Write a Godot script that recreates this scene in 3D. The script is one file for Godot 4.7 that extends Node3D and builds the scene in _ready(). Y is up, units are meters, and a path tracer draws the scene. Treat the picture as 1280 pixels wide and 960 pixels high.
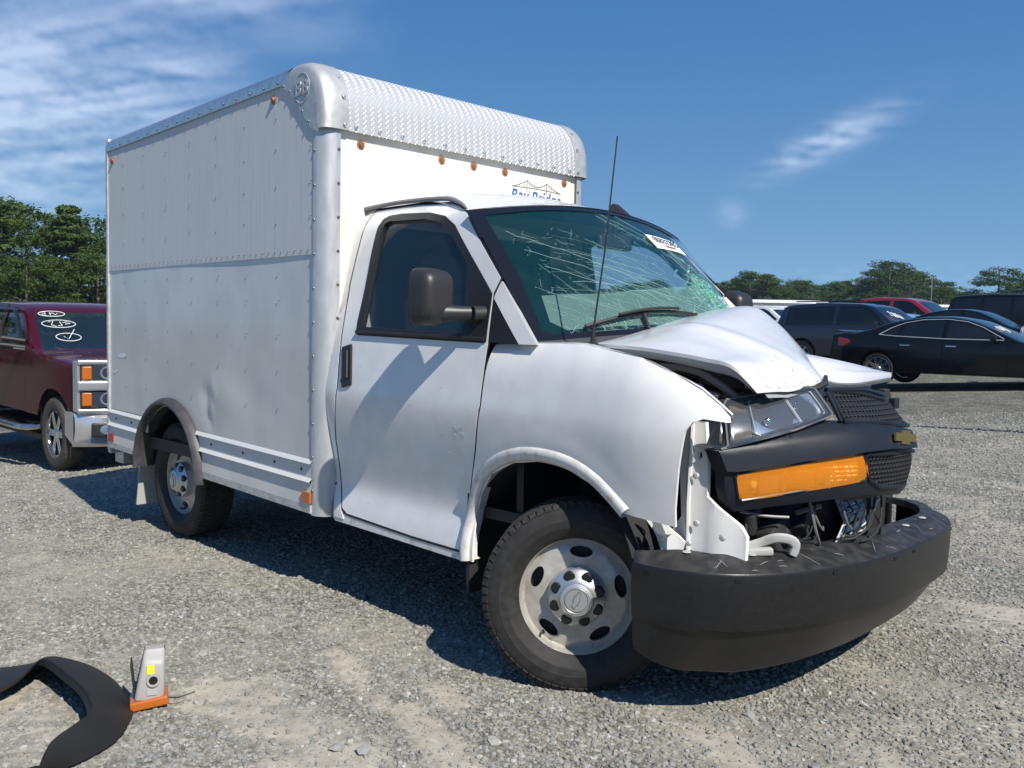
extends Node3D

# ---------------------------------------------------------------- mesh kit
class Geo:
	var p := PackedVector3Array()
	var c := PackedColorArray()
	var col := Color.WHITE
	var tinted := false
	func tri(a: Vector3, b: Vector3, d: Vector3) -> void:
		p.push_back(a); p.push_back(b); p.push_back(d)
		if tinted:
			c.push_back(col); c.push_back(col); c.push_back(col)
	func quad(a: Vector3, b: Vector3, d: Vector3, e: Vector3) -> void:
		tri(a, b, d); tri(a, d, e)
	func put(o: Geo, t: Transform3D) -> void:
		p.append_array(t * o.p)
		if tinted:
			for i in o.p.size(): c.push_back(col)
	func grid(f: Callable, nu: int, nv: int, flip := false) -> void:
		var rows := []
		for i in nu + 1:
			var r := PackedVector3Array()
			for j in nv + 1: r.push_back(f.call(float(i) / nu, float(j) / nv))
			rows.append(r)
		for i in nu:
			for j in nv:
				var a: Vector3 = rows[i][j]; var b: Vector3 = rows[i + 1][j]; var d: Vector3 = rows[i + 1][j + 1]; var e: Vector3 = rows[i][j + 1]
				if flip: quad(a, e, d, b)
				else: quad(a, b, d, e)
	func box(at: Vector3, size: Vector3, turn := Basis(), r := 0.0) -> void:
		# a box with rounded edges
		var h := size / 2.0
		r = minf(r, minf(h.x, minf(h.y, h.z)) * 0.98)
		for ax in 3:
			for sg in [-1.0, 1.0]:
				var u := (ax + 1) % 3
				var v := (ax + 2) % 3
				var us := [-h[u], h[u]] if r <= 0.0 else [-h[u], -h[u] + r * 0.35, -h[u] + r, h[u] - r, h[u] - r * 0.35, h[u]]
				var vs := [-h[v], h[v]] if r <= 0.0 else [-h[v], -h[v] + r * 0.35, -h[v] + r, h[v] - r, h[v] - r * 0.35, h[v]]
				for i in us.size() - 1:
					for j in vs.size() - 1:
						var q := []
						for k in [[0, 0], [1, 0], [1, 1], [0, 1]]:
							var w := Vector3()
							w[ax] = sg * h[ax]; w[u] = us[i + k[0]]; w[v] = vs[j + k[1]]
							if r > 0.0:
								var inn := w.clamp(-h + Vector3.ONE * r, h - Vector3.ONE * r)
								w = inn + (w - inn).normalized() * r
							q.append(at + turn * w)
						if sg > 0: quad(q[0], q[1], q[2], q[3])
						else: quad(q[3], q[2], q[1], q[0])
	func tube(pts: Array, rad, sides := 8, caps := true, flat := 1.0) -> void:
		var rings := []
		var n := pts.size()
		var side := Vector3()
		for i in n:
			var d: Vector3 = (pts[mini(i + 1, n - 1)] - pts[maxi(i - 1, 0)]).normalized()
			if side == Vector3(): side = d.cross(Vector3.UP if absf(d.y) < 0.9 else Vector3.RIGHT).normalized()
			side = (side - d * side.dot(d)).normalized()
			var up := side.cross(d)
			var rr: float = rad[i] if rad is Array else rad
			var ring := PackedVector3Array()
			for k in sides + 1:
				var a := TAU * (k % sides) / sides
				ring.push_back(pts[i] + (side * cos(a) + up * sin(a) * flat) * rr)
			rings.append(ring)
		for i in n - 1:
			for k in sides: quad(rings[i][k], rings[i][k + 1], rings[i + 1][k + 1], rings[i + 1][k])
		if caps:
			for k in sides:
				tri(pts[0], rings[0][k + 1], rings[0][k])
				tri(pts[n - 1], rings[n - 1][k], rings[n - 1][k + 1])
	func lathe(prof: Array, t: Transform3D, seg := 32, a0 := 0.0, a1 := TAU) -> void:
		# prof of (radius, height); turns about the local Y axis
		for i in prof.size() - 1:
			for k in seg:
				var q := []
				for m in [[i, k], [i + 1, k], [i + 1, k + 1], [i, k + 1]]:
					var kk: int = m[1] % seg if a1 - a0 >= TAU - 0.001 else m[1]
					var a: float = a0 + (a1 - a0) * kk / seg
					q.append(t * Vector3(prof[m[0]].x * cos(a), prof[m[0]].y, prof[m[0]].x * sin(a)))
				quad(q[0], q[1], q[2], q[3])
	func prism(poly: PackedVector2Array, f: Callable, thick: Vector3) -> void:
		# a flat shape with thickness; f carries (u, v) into space
		if Geometry2D.is_polygon_clockwise(poly):
			poly = poly.duplicate(); poly.reverse()
		var ids := Geometry2D.triangulate_polygon(poly)
		for i in range(0, ids.size(), 3):
			var a: Vector3 = f.call(poly[ids[i]].x, poly[ids[i]].y); var b: Vector3 = f.call(poly[ids[i + 1]].x, poly[ids[i + 1]].y); var d: Vector3 = f.call(poly[ids[i + 2]].x, poly[ids[i + 2]].y)
			if (b - a).cross(d - a).dot(thick) > 0:
				var s := b; b = d; d = s
			tri(a, b, d)
			tri(a + thick, d + thick, b + thick)
		for i in poly.size():
			var a: Vector3 = f.call(poly[i].x, poly[i].y); var b: Vector3 = f.call(poly[(i + 1) % poly.size()].x, poly[(i + 1) % poly.size()].y)
			quad(a, a + thick, b + thick, b)
	func sheet(outline: PackedVector2Array, f: Callable, cell: float, thick := Vector3(), holes := [], flip := false) -> void:
		# a curved panel: the outline is cut into cells and each corner is carried into space by f
		if Geometry2D.is_polygon_clockwise(outline):
			outline = outline.duplicate(); outline.reverse()
		var lo := outline[0]; var hi := outline[0]
		for q in outline:
			lo = lo.min(q); hi = hi.max(q)
		for i in range(floori(lo.x / cell), ceili(hi.x / cell)):
			for j in range(floori(lo.y / cell), ceili(hi.y / cell)):
				var sq := PackedVector2Array([Vector2(i, j) * cell, Vector2(i + 1, j) * cell, Vector2(i + 1, j + 1) * cell, Vector2(i, j + 1) * cell])
				var parts := Geometry2D.intersect_polygons(sq, outline)
				for h in holes:
					var left := []
					for q in parts: left.append_array(Geometry2D.clip_polygons(q, h))
					parts.assign(left)
				for q in parts:
					if Geometry2D.is_polygon_clockwise(q): continue
					var ids := Geometry2D.triangulate_polygon(q)
					for k in range(0, ids.size(), 3):
						var a := q[ids[k]]; var b := q[ids[k + 1]]; var d := q[ids[k + 2]]
						if ((b - a).cross(d - a) < 0) != flip:
							var s := b; b = d; d = s
						tri(f.call(a.x, a.y), f.call(b.x, b.y), f.call(d.x, d.y))
		if thick == Vector3(): return
		var loops := [[outline, flip]]
		for h in holes:
			var hh: PackedVector2Array = h
			if Geometry2D.is_polygon_clockwise(hh):
				hh = hh.duplicate(); hh.reverse()
			loops.append([hh, not flip])
		for l in loops:
			var o: PackedVector2Array = l[0]
			for i in o.size():
				var a := o[i]; var b := o[(i + 1) % o.size()]
				var n := maxi(1, ceili(a.distance_to(b) / cell))
				for k in n:
					var s: Vector2 = a.lerp(b, float(k) / n); var e: Vector2 = a.lerp(b, float(k + 1) / n)
					if o != outline and l != loops[0] and not Geometry2D.is_point_in_polygon((s + e) / 2, outline): continue
					if l == loops[0] and holes.any(func(h): return Geometry2D.is_point_in_polygon((s + e) / 2, h)): continue
					var A: Vector3 = f.call(s.x, s.y); var B: Vector3 = f.call(e.x, e.y)
					if l[1]: quad(A, B, B + thick, A + thick)
					else: quad(A, A + thick, B + thick, B)
	func mesh(angle := 38.0) -> ArrayMesh:
		var n := PackedVector3Array()
		var nf := p.size() / 3
		var fn := PackedVector3Array(); fn.resize(nf)
		for i in nf: fn[i] = (p[3 * i + 1] - p[3 * i]).cross(p[3 * i + 2] - p[3 * i])
		n.resize(p.size())
		if angle <= 0.0:
			for i in nf:
				var q := fn[i].normalized()
				n[3 * i] = q; n[3 * i + 1] = q; n[3 * i + 2] = q
		else:
			var at := {}
			for i in p.size():
				var k := Vector3i((p[i] * 4000.0).round())
				if at.has(k): at[k].append(i / 3)
				else: at[k] = [i / 3]
			var lim := cos(deg_to_rad(angle))
			var un := PackedVector3Array(); un.resize(nf)
			for i in nf: un[i] = fn[i].normalized()
			for i in p.size():
				var me := un[i / 3]
				var s := Vector3()
				for j in at[Vector3i((p[i] * 4000.0).round())]:
					if un[j].dot(me) >= lim: s += fn[j]
				n[i] = s.normalized() if s.length_squared() > 0.0 else (me if me != Vector3() else Vector3.UP)
		var arr := []
		arr.resize(Mesh.ARRAY_MAX)
		# Godot's front faces run clockwise
		var pp := p.duplicate()
		for i in nf:
			var s := pp[3 * i + 1]; pp[3 * i + 1] = pp[3 * i + 2]; pp[3 * i + 2] = s
			var m := n[3 * i + 1]; n[3 * i + 1] = n[3 * i + 2]; n[3 * i + 2] = m
		arr[Mesh.ARRAY_VERTEX] = pp
		arr[Mesh.ARRAY_NORMAL] = n
		if tinted: arr[Mesh.ARRAY_COLOR] = c
		var am := ArrayMesh.new()
		am.add_surface_from_arrays(Mesh.PRIMITIVE_TRIANGLES, arr)
		return am

var M := {}
var used := {}

func lin(r: float, g: float, b: float) -> Color:
	return Color(r, g, b).linear_to_srgb()

func mat(called: String, c: Color, rough := 0.6, metal := 0.0, coat := 0.0) -> StandardMaterial3D:
	var m := StandardMaterial3D.new()
	m.resource_name = called
	m.albedo_color = c
	m.roughness = rough
	m.metallic = metal
	if coat > 0.0:
		m.clearcoat_enabled = true
		m.clearcoat = coat
		m.clearcoat_roughness = 0.06
	M[called] = m
	return m

func noise_tex(freq: float, lo: Color, hi: Color, size := 512, octaves := 4, seed_ := 1, kind := FastNoiseLite.TYPE_SIMPLEX_SMOOTH, p0 := 0.25, p1 := 0.75) -> ImageTexture:
	var n := FastNoiseLite.new()
	n.seed = seed_; n.noise_type = kind; n.frequency = freq; n.fractal_octaves = octaves
	var im := n.get_seamless_image(size, size)
	im.convert(Image.FORMAT_L8)
	var d := im.get_data()
	var lut := PackedByteArray()
	for i in 256:
		var t := smoothstep(p0, p1, i / 255.0)
		var cc := lo.lerp(hi, t)
		lut.push_back(cc.r8); lut.push_back(cc.g8); lut.push_back(cc.b8)
	var out := PackedByteArray(); out.resize(d.size() * 3)
	for i in d.size():
		var k := d[i] * 3
		out[3 * i] = lut[k]; out[3 * i + 1] = lut[k + 1]; out[3 * i + 2] = lut[k + 2]
	return ImageTexture.create_from_image(Image.create_from_data(size, size, false, Image.FORMAT_RGB8, out))

func bump_tex(freq: float, strength: float, size := 512, octaves := 4, seed_ := 1, kind := FastNoiseLite.TYPE_SIMPLEX_SMOOTH) -> ImageTexture:
	var n := FastNoiseLite.new()
	n.seed = seed_; n.noise_type = kind; n.frequency = freq; n.fractal_octaves = octaves
	var im := n.get_seamless_image(size, size)
	im.convert(Image.FORMAT_RGB8)
	im.bump_map_to_normal_map(strength)
	return ImageTexture.create_from_image(im)

func tri3(m: StandardMaterial3D, tex: Texture2D, scale: Vector3, normal: Texture2D = null, strength := 1.0) -> void:
	m.uv1_triplanar = true
	m.uv1_world_triplanar = true
	m.uv1_scale = scale
	if tex: m.albedo_texture = tex
	if normal:
		m.normal_enabled = true
		m.normal_texture = normal
		m.normal_scale = strength

func pane(called: String, c: Color, alpha: float) -> StandardMaterial3D:
	var m := mat(called, Color(c, alpha), 0.02)
	m.transparency = BaseMaterial3D.TRANSPARENCY_ALPHA
	return m

func numbered(called: String, parent: Node) -> String:
	if not parent.has_node(called): return called
	var i := 1
	while parent.has_node("%s_%03d" % [called, i]): i += 1
	return "%s_%03d" % [called, i]

func obj(called: String, g, m: Material, parent: Node = self, angle := 38.0) -> MeshInstance3D:
	var o := MeshInstance3D.new()
	o.name = numbered(called, parent)
	o.mesh = g.mesh(angle) if g is Geo else g
	o.material_override = m
	parent.add_child(o, true)
	return o

func thing(called: String, label: String, category: String, at := Vector3.ZERO, group := "") -> Node3D:
	var o := Node3D.new()
	o.name = numbered(called, self)
	add_child(o, true)
	o.position = at
	o.set_meta("label", label); o.set_meta("category", category)
	if group: o.set_meta("group", group)
	return o

func kind(o: Node, k: String) -> Node:
	o.set_meta("kind", k)
	return o

func V2(a: Array) -> PackedVector2Array:
	var out := PackedVector2Array()
	for i in range(0, a.size(), 2): out.push_back(Vector2(a[i], a[i + 1]))
	return out

func V3(a: Array) -> Array:
	var out := []
	for i in range(0, a.size(), 3): out.append(Vector3(a[i], a[i + 1], a[i + 2]))
	return out

func curve(a: Array, t: float) -> float:
	# linear look-up in a flat list x0, y0, x1, y1 ...
	if t <= a[0]: return a[1]
	for i in range(2, a.size(), 2):
		if t <= a[i]: return lerpf(a[i - 1], a[i + 1], (t - a[i - 2]) / (a[i] - a[i - 2]))
	return a[a.size() - 1]

func soft(a: Array, t: float) -> float:
	# the same, smoothed (Catmull-Rom)
	var n := a.size() / 2
	if t <= a[0]: return a[1]
	if t >= a[2 * n - 2]: return a[2 * n - 1]
	var i := 0
	while t > a[2 * i + 2]: i += 1
	var x0: float = a[2 * i]; var x1: float = a[2 * i + 2]; var y0: float = a[2 * i + 1]; var y1: float = a[2 * i + 3]
	var h := x1 - x0
	var m0: float = (y1 - a[2 * i - 1]) / (x1 - a[2 * i - 2]) * h if i > 0 else y1 - y0
	var m1: float = (a[2 * i + 5] - y0) / (a[2 * i + 4] - x0) * h if i < n - 2 else y1 - y0
	var s := (t - x0) / h
	return (2 * s * s * s - 3 * s * s + 1) * y0 + (s * s * s - 2 * s * s + s) * m0 + (3 * s * s - 2 * s * s * s) * y1 + (s * s * s - s * s) * m1

func spline(pts: Array, n: int) -> Array:
	# n points along a smooth line through pts
	var out := []
	var m := pts.size()
	for k in n:
		var t := float(k) / (n - 1) * (m - 1)
		var i := mini(int(t), m - 2)
		out.append(pts[i].cubic_interpolate(pts[i + 1], pts[maxi(i - 1, 0)], pts[mini(i + 2, m - 1)], t - i))
	return out

func circle(c: Vector2, r: float, n := 32, ry := -1.0, turn := 0.0) -> PackedVector2Array:
	var out := PackedVector2Array()
	for i in n: out.push_back(c + Vector2(cos(TAU * i / n) * r, sin(TAU * i / n) * (ry if ry > 0 else r)).rotated(turn))
	return out

func softplus(x: float, k: float) -> float:
	return k * log(1.0 + exp(clampf(x / k, -30.0, 30.0)))

func lie(x: float, z: float) -> float:
	# the lie of the lot: level under the truck, falling away to one side and rising to the other
	var u := (x - 2.373) * 0.702 - (z - 3.635) * 0.712
	var up := softplus(u - 4.6, 0.8)
	var down := softplus(-u - 2.6, 0.3)
	return 0.1 * 25.0 * tanh(up / 25.0) - 0.1 * 8.0 * tanh(down / 8.0)

# ---------------------------------------------------------------- wheels
func axis_to(n: Vector3, at: Vector3) -> Transform3D:
	# local Y runs along n
	var y := n.normalized()
	var x := Vector3.UP.cross(y).normalized()
	return Transform3D(Basis(x, y, x.cross(y)), at)

func truck_wheel(parent: Node3D, at: Vector3, n: Vector3, R: float, rr: float, spin: float) -> Node3D:
	# at: the centre of the tyre, n: outward
	var w := Node3D.new()
	w.name = numbered("wheel", parent)
	parent.add_child(w, true)
	w.transform = axis_to(n, at)
	w.rotate_object_local(Vector3.UP, spin)
	var I := Transform3D()
	var g := Geo.new()
	var hw := 0.122
	g.lathe([Vector2(rr - 0.004, 0.082), Vector2(rr + 0.006, 0.093), Vector2(rr + 0.012, 0.1), Vector2(rr + 0.02, 0.104), Vector2(rr + 0.04, 0.117), Vector2(rr + 0.043, 0.118), Vector2(rr + 0.046, 0.12), Vector2(rr + 0.07, hw), Vector2(rr + 0.074, hw + 0.0015), Vector2(rr + 0.078, hw), Vector2(R - 0.045, 0.119), Vector2(R - 0.026, 0.112), Vector2(R - 0.013, 0.1), Vector2(R - 0.009, 0.088), Vector2(R - 0.008, 0.0), Vector2(R - 0.009, -0.088), Vector2(R - 0.026, -0.112), Vector2(R - 0.07, -hw), Vector2(rr + 0.02, -0.11), Vector2(rr - 0.03, -0.09)], I, 72)
	obj("tyre", g, M.rubber, w, 30)
	g = Geo.new()
	for k in 68:
		for row in 5:
			var a := TAU * (k + (0.5 if row % 2 else 0.0)) / 68
			var y := (row - 2) * 0.04
			var b := Basis(Vector3(cos(a), 0, sin(a)), Vector3.UP, Vector3(-sin(a), 0, cos(a))) * Basis(Vector3.RIGHT, 0.35 if row in [1, 3] else -0.15)
			g.box(Vector3(cos(a), 0, sin(a)) * (R - 0.0075) + Vector3(0, y, 0), Vector3(0.013, 0.033, 0.027), b)
		for s in [-1.0, 1.0]:
			var a := TAU * (k + 0.25) / 68
			var d := Vector3(cos(a), 0, sin(a))
			var b := Basis(d, Vector3.UP, Vector3(-sin(a), 0, cos(a))) * Basis(Vector3(0, 0, 1), -s * 0.65)
			g.box(d * (R - 0.0185) + Vector3(0, s * 0.1025, 0), Vector3(0.026, 0.013, 0.025), b)
	kind(obj("tread_lugs", g, M.tread, w, 0), "stuff")
	g = Geo.new()
	# steel disc with five oval hand holes
	var holes := []
	for k in 5:
		var a := TAU * k / 5 + 0.3
		holes.append(circle(Vector2(cos(a), sin(a)) * rr * 0.745, 0.047, 20, 0.023, a + PI / 2))
	var dish := [0.0, 0.056, 0.115, 0.056, 0.135, 0.055, 0.16, 0.053, 0.18, 0.05, 0.195, 0.045, 0.212, 0.036, 0.222, 0.046]
	var k0 := 0.222 / (rr - 0.006)
	g.sheet(circle(Vector2(), rr - 0.006, 64), func(x, z):
		var v := Vector2(x, z)
		var y := soft(dish, v.length() * k0)
		for h in 5:
			var a := TAU * h / 5 + 0.3
			var q := (v - Vector2(cos(a), sin(a)) * rr * 0.735).rotated(-a - PI / 2)
			y += 0.008 * clampf(1.6 - Vector2(q.x / 0.05, q.y / 0.036).length(), 0, 0.6)
		return Vector3(x, y, z), 0.0125, Vector3(0, -0.02, 0), holes, true)
	g.lathe([Vector2(rr - 0.03, -0.08), Vector2(rr - 0.03, 0.03), Vector2(rr - 0.012, 0.045), Vector2(rr - 0.008, 0.074), Vector2(rr - 0.002, 0.084), Vector2(rr + 0.004, 0.087), Vector2(rr + 0.01, 0.084), Vector2(rr + 0.012, 0.078)], I, 64)
	obj("rim", g, M.rim, w, 45)
	g = Geo.new()
	g.lathe([Vector2(0.02, 0.0), Vector2(rr - 0.035, 0.0), Vector2(rr - 0.035, -0.1)], I, 32)
	obj("brake_drum", g, M.black, w)
	g = Geo.new()
	# bright hub cap with a raised middle
	g.lathe([Vector2(0.001, 0.146), Vector2(0.046, 0.146), Vector2(0.049, 0.143), Vector2(0.052, 0.145), Vector2(0.064, 0.141), Vector2(0.075, 0.124), Vector2(0.104, 0.108), Vector2(0.114, 0.098), Vector2(0.118, 0.08), Vector2(0.119, 0.05)], I, 48)
	obj("hub_cap", g, M.hub, w, 30)
	for k in 8:
		var a := TAU * k / 8 + 0.2
		g = Geo.new()
		g.lathe([Vector2(0.0, 0.122), Vector2(0.018, 0.122), Vector2(0.0235, 0.117), Vector2(0.0235, 0.085)], Transform3D(Basis(), Vector3(cos(a), 0, sin(a)) * 0.09), 12)
		obj("lug_nut", g, M.gloss_black, w)
	# centre badge: a cross-shaped outline in a ring
	g = Geo.new()
	g.lathe([Vector2(0.044, 0.1462), Vector2(0.044, 0.1475), Vector2(0.047, 0.1475), Vector2(0.047, 0.144)], I, 40)
	g.prism(bowtie(0.07, 0.026), func(x, z): return Vector3(x, 0.1462, -z), Vector3(0, 0.0016, 0))
	var bt := obj("badge", g, M.badge_line, w)
	bt.rotation.y = 0.6
	g = Geo.new()
	g.prism(bowtie(0.06, 0.018), func(x, z): return Vector3(x, 0.148, -z), Vector3(0, 0.0008, 0))
	obj("badge_face", g, M.hub, w).rotation.y = 0.6
	# valve stem
	g = Geo.new()
	g.tube([Vector3(-rr * 0.83, 0.04, 0.06), Vector3(-rr * 0.8, 0.085, 0.06)], 0.006, 6)
	obj("valve", g, M.gloss_black, w)
	return w

func bowtie(w: float, h: float) -> PackedVector2Array:
	var a := w * 0.2; var s := h * 0.35
	return PackedVector2Array([Vector2(-w / 2 - s * 0.3, -h * 0.32), Vector2(-a - s * 0.3, -h * 0.32), Vector2(-a - s * 0.6, -h * 0.54), Vector2(a - s * 0.6, -h * 0.54), Vector2(a - s * 0.3, -h * 0.32), Vector2(w / 2 - s * 0.3, -h * 0.32), Vector2(w / 2 + s * 0.3, h * 0.32), Vector2(a + s * 0.3, h * 0.32), Vector2(a + s * 0.6, h * 0.54), Vector2(-a + s * 0.6, h * 0.54), Vector2(-a + s * 0.3, h * 0.32), Vector2(-w / 2 + s * 0.3, h * 0.32)])

# ---------------------------------------------------------------- the box truck
const SIDE := [0.38, 0.978, 0.46, 0.974, 0.53, 0.959, 0.60, 0.943, 0.66, 0.944, 0.8, 0.968, 0.95, 0.995, 1.06, 1.006, 1.14, 1.0, 1.38, 0.958, 1.6, 0.902, 1.95, 0.815, 2.05, 0.74, 2.12, 0.68]
func zs(x: float, y: float) -> float:
	return soft(SIDE, y) - 0.16 * pow(maxf(0.0, (x - 0.25) / 0.5), 2.0)
func skin(off := 0.0, s := 1.0) -> Callable:
	return func(x, y): return Vector3(x, y, s * (zs(x, y) + off))
func fend(x: float, y: float) -> Vector3:
	var top := curve([-0.5, 1.38, 0.02, 1.385, 0.1, 1.372, 0.31, 1.34, 0.46, 1.285, 0.56, 1.236, 0.63, 1.182, 0.67, 1.14], x)
	var t := clampf((y - top + 0.2) / 0.2, 0, 1)
	return Vector3(x, y, zs(x, y) - 0.045 * pow(t, 3.0))
func nose(z: float, y: float) -> float:
	return soft([-1.0, 0.27, -0.8, 0.46, -0.5, 0.665, -0.2, 0.84, 0.0, 0.915, 0.3, 0.87, 0.6, 0.72, 0.8, 0.585, 0.9, 0.5, 1.0, 0.4], z) + soft([0.72, -0.05, 0.80, -0.005, 0.87, 0.02, 0.95, 0.03, 1.08, 0.0, 1.25, -0.17], y)
func nosef(off := 0.0) -> Callable:
	return func(z, y): return Vector3(nose(z, y) + off, y, z)
func ws(u: float, v: float, off := 0.0) -> Vector3:
	# windscreen: u from -1 (far side) to 1 (near side), v from 0 (top) to 1 (bottom)
	var c := 1.0 - u * u
	var a := Vector3(-0.755 + 0.1 * c, 1.975 + 0.075 * c, 0.805 * u)
	var b := Vector3(-0.262 + 0.24 * c, 1.385 + 0.055 * c, 0.865 * u)
	return a.lerp(b, v) + Vector3(0.77, 0.64, 0.0) * (off + 0.03 * sin(PI * clampf(v, 0, 1)) * (0.4 + 0.6 * c))

func rivets(pts: Array, n: Vector3, r := 0.0045) -> Geo:
	var g := Geo.new()
	var t := axis_to(n, Vector3())
	for q in pts:
		t.origin = q
		g.lathe([Vector2(0.0, r * 0.75), Vector2(r * 0.7, r * 0.55), Vector2(r, 0.0)], t, 7)
	return g

func marker_lamp(parent: Node, called: String, at: Vector3, n: Vector3, m: Material) -> void:
	var g := Geo.new()
	var t := axis_to(n, at)
	g.lathe([Vector2(0.0, 0.016), Vector2(0.010, 0.015), Vector2(0.015, 0.010), Vector2(0.017, 0.0)], t, 18)
	var l := obj(called, g, m, parent)
	g = Geo.new()
	g.lathe([Vector2(0.017, 0.004), Vector2(0.024, 0.004), Vector2(0.026, 0.0)], t, 18)
	obj("lamp_base", g, M.rust, l)

const BX0 := -4.53
const BX1 := -1.755
const BZ := 1.025
func dip(x: float) -> float:
	return 0.065 * (BX1 - x) / 2.8

func cargo_box(T: Node3D) -> void:
	var g: Geo
	var flat := func(z): return func(x, y): return Vector3(x, y, z)
	var dent := func(x, y):
		# shallow dents behind the wheel flare and along the lower panel
		var d := 0.0
		d -= 0.011 * exp(-pow((x + 2.98) / 0.07, 2) - pow((y - 0.98) / 0.06, 2))
		d -= 0.009 * exp(-pow((x + 2.95) / 0.04, 2) - pow((y - 0.84) / 0.05, 2)) - 0.008 * exp(-pow((x + 2.9 - 0.3 * (y - 0.98)) / 0.02, 2) - pow((y - 0.95) / 0.12, 2))
		d += 0.007 * sin(x * 7.0 + y * 2.0) * exp(-pow((x + 2.6) / 0.5, 2) - pow((y - 0.98) / 0.12, 2))
		d += 0.0025 * sin(x * 2.3 + 0.6) * sin(y * 3.1)
		return Vector3(x, y, BZ - 0.003 + d)
	# side panels
	g = Geo.new()
	g.sheet(V2([BX0, 1.806, BX1, 1.806, BX1, 2.74, BX0, 2.69]), func(x, y): return Vector3(x, y, BZ + 0.002 + 0.0015 * sin(x * 3.1) * sin(y * 2.0)), 0.12, Vector3(0, 0, -0.006))
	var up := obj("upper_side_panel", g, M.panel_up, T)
	var arch := circle(Vector2(-3.5, 0.42), 0.46, 40)
	g = Geo.new()
	g.sheet(V2([BX0, 0.79, BX1, 0.72, BX1, 1.815, BX0, 1.815]), dent, 0.04, Vector3(), [arch])
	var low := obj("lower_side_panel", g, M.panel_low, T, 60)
	for s in [-1.0]:
		g = Geo.new()
		g.box(Vector3((BX0 + BX1) / 2, 1.62, -BZ + 0.02), Vector3(BX1 - BX0, 2.2, 0.04))
		obj("far_side_panel", g, M.panel_low, T)
	# rivet rows
	var pts := []
	for k in 40: pts.append(Vector3(BX0 + 0.07 + (BX1 - BX0 - 0.12) * k / 39.0, 1.835, BZ + 0.004))
	for k in 8:
		var x := BX0 + 0.28 + 0.352 * k
		if x > BX1 - 0.03: continue
		for y in [2.0, 2.19, 2.38, 2.56]: pts.append(Vector3(x, y + 0.012 * sin(k * 3.0 + y * 9.0), BZ + 0.004))
	kind(obj("rivets", rivets(pts, Vector3(0, 0, 1), 0.0052), M.rivet, up), "stuff")
	pts = []
	for k in 8:
		var x := BX0 + 0.28 + 0.352 * k
		if x > BX1 - 0.03: continue
		for y in [0.97, 1.18, 1.38, 1.57, 1.72]:
			if Vector2(x + 3.5, y - 0.42).length() > 0.6: pts.append(Vector3(x + 0.02, y, BZ - 0.001))
	kind(obj("rivets", rivets(pts, Vector3(0, 0, 1), 0.0052), M.rivet, low), "stuff")
	# small scuffs on the lower panel: bare tape marks
	for q in [[-4.30, 1.19, 0.2, 0.035, 0.05], [-4.42, 1.07, 0.12, 0.02, 0.2]]:
		g = Geo.new()
		var cen := Vector2(q[0], q[1])
		var poly := PackedVector2Array()
		for k in 16:
			var a := TAU * k / 16
			poly.push_back(cen + Vector2(cos(a) * q[2] / 2 * (0.85 + 0.15 * sin(k * 5.0)), sin(a) * q[3] / 2 * (0.85 + 0.2 * sin(k * 7.0))).rotated(q[4]))
		g.sheet(poly, func(x, y): return dent.call(x, y) + Vector3(0, 0, 0.0015), 0.05)
		obj("scuff", g, M.scuff, low)
	# skirt below: two bright ridges, a lower band and the bottom rail
	for s in [1.0, -1.0]:
		g = Geo.new()
		var band := func(y0, y1, z0, z1): return func(x, t): return Vector3(x, lerpf(y0, y1, t) + dip(x), s * lerpf(z0, z1, t))
		for seg in [[BX0, -3.5], [-3.5, BX1]]:
			g = Geo.new()
			for b in [[0.722, 0.70, BZ, BZ + 0.018], [0.70, 0.694, BZ + 0.018, BZ + 0.004], [0.694, 0.622, BZ + 0.004, BZ + 0.004], [0.622, 0.603, BZ + 0.004, BZ + 0.024], [0.603, 0.594, BZ + 0.024, BZ + 0.006]]:
				g.sheet(V2([seg[0], 0, seg[1], 0, seg[1], 1, seg[0], 1]), band.call(b[0], b[1], b[2], b[3]), 0.25, Vector3(), [arch_in_band(arch, b)], s > 0)
			obj("rub_rail", g, M.rail_paint, T, 20)
		g = Geo.new()
		g.sheet(V2([BX0, 0.478, BX1, 0.478, BX1, 0.594, BX0, 0.594]), func(x, y): return Vector3(x, y + dip(x), s * (BZ + 0.005 + 0.01 * (0.594 - y) / 0.11)), 0.05, Vector3(), [arch], s < 0)
		obj("skirt_panel", g, M.panel_low, T)
		for seg in [[BX0, -3.97], [-3.03, BX1]]:
			g = Geo.new()
			g.sheet(V2([seg[0], 0.436, seg[1], 0.436, seg[1], 0.478, seg[0], 0.478]), func(x, y): return Vector3(x, y + dip(x), s * (BZ + 0.016)), 0.3, Vector3(0, 0, -0.05 * s), [], s < 0)
			obj("bottom_rail", g, M.alu_dull, T)
	pts = []
	for x in [-1.86, -2.14, -2.5, -2.9]: pts.append(Vector3(x, 0.66 + dip(x), BZ + 0.004))
	for x in [-4.12, -4.4]: pts.append(Vector3(x, 0.66 + dip(x), BZ + 0.004))
	kind(obj("rail_bolts", rivets(pts, Vector3(0, 0, 1), 0.009), M.black, T), "stuff")
	# top rail along the roof edge
	var rail: MeshInstance3D
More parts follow.
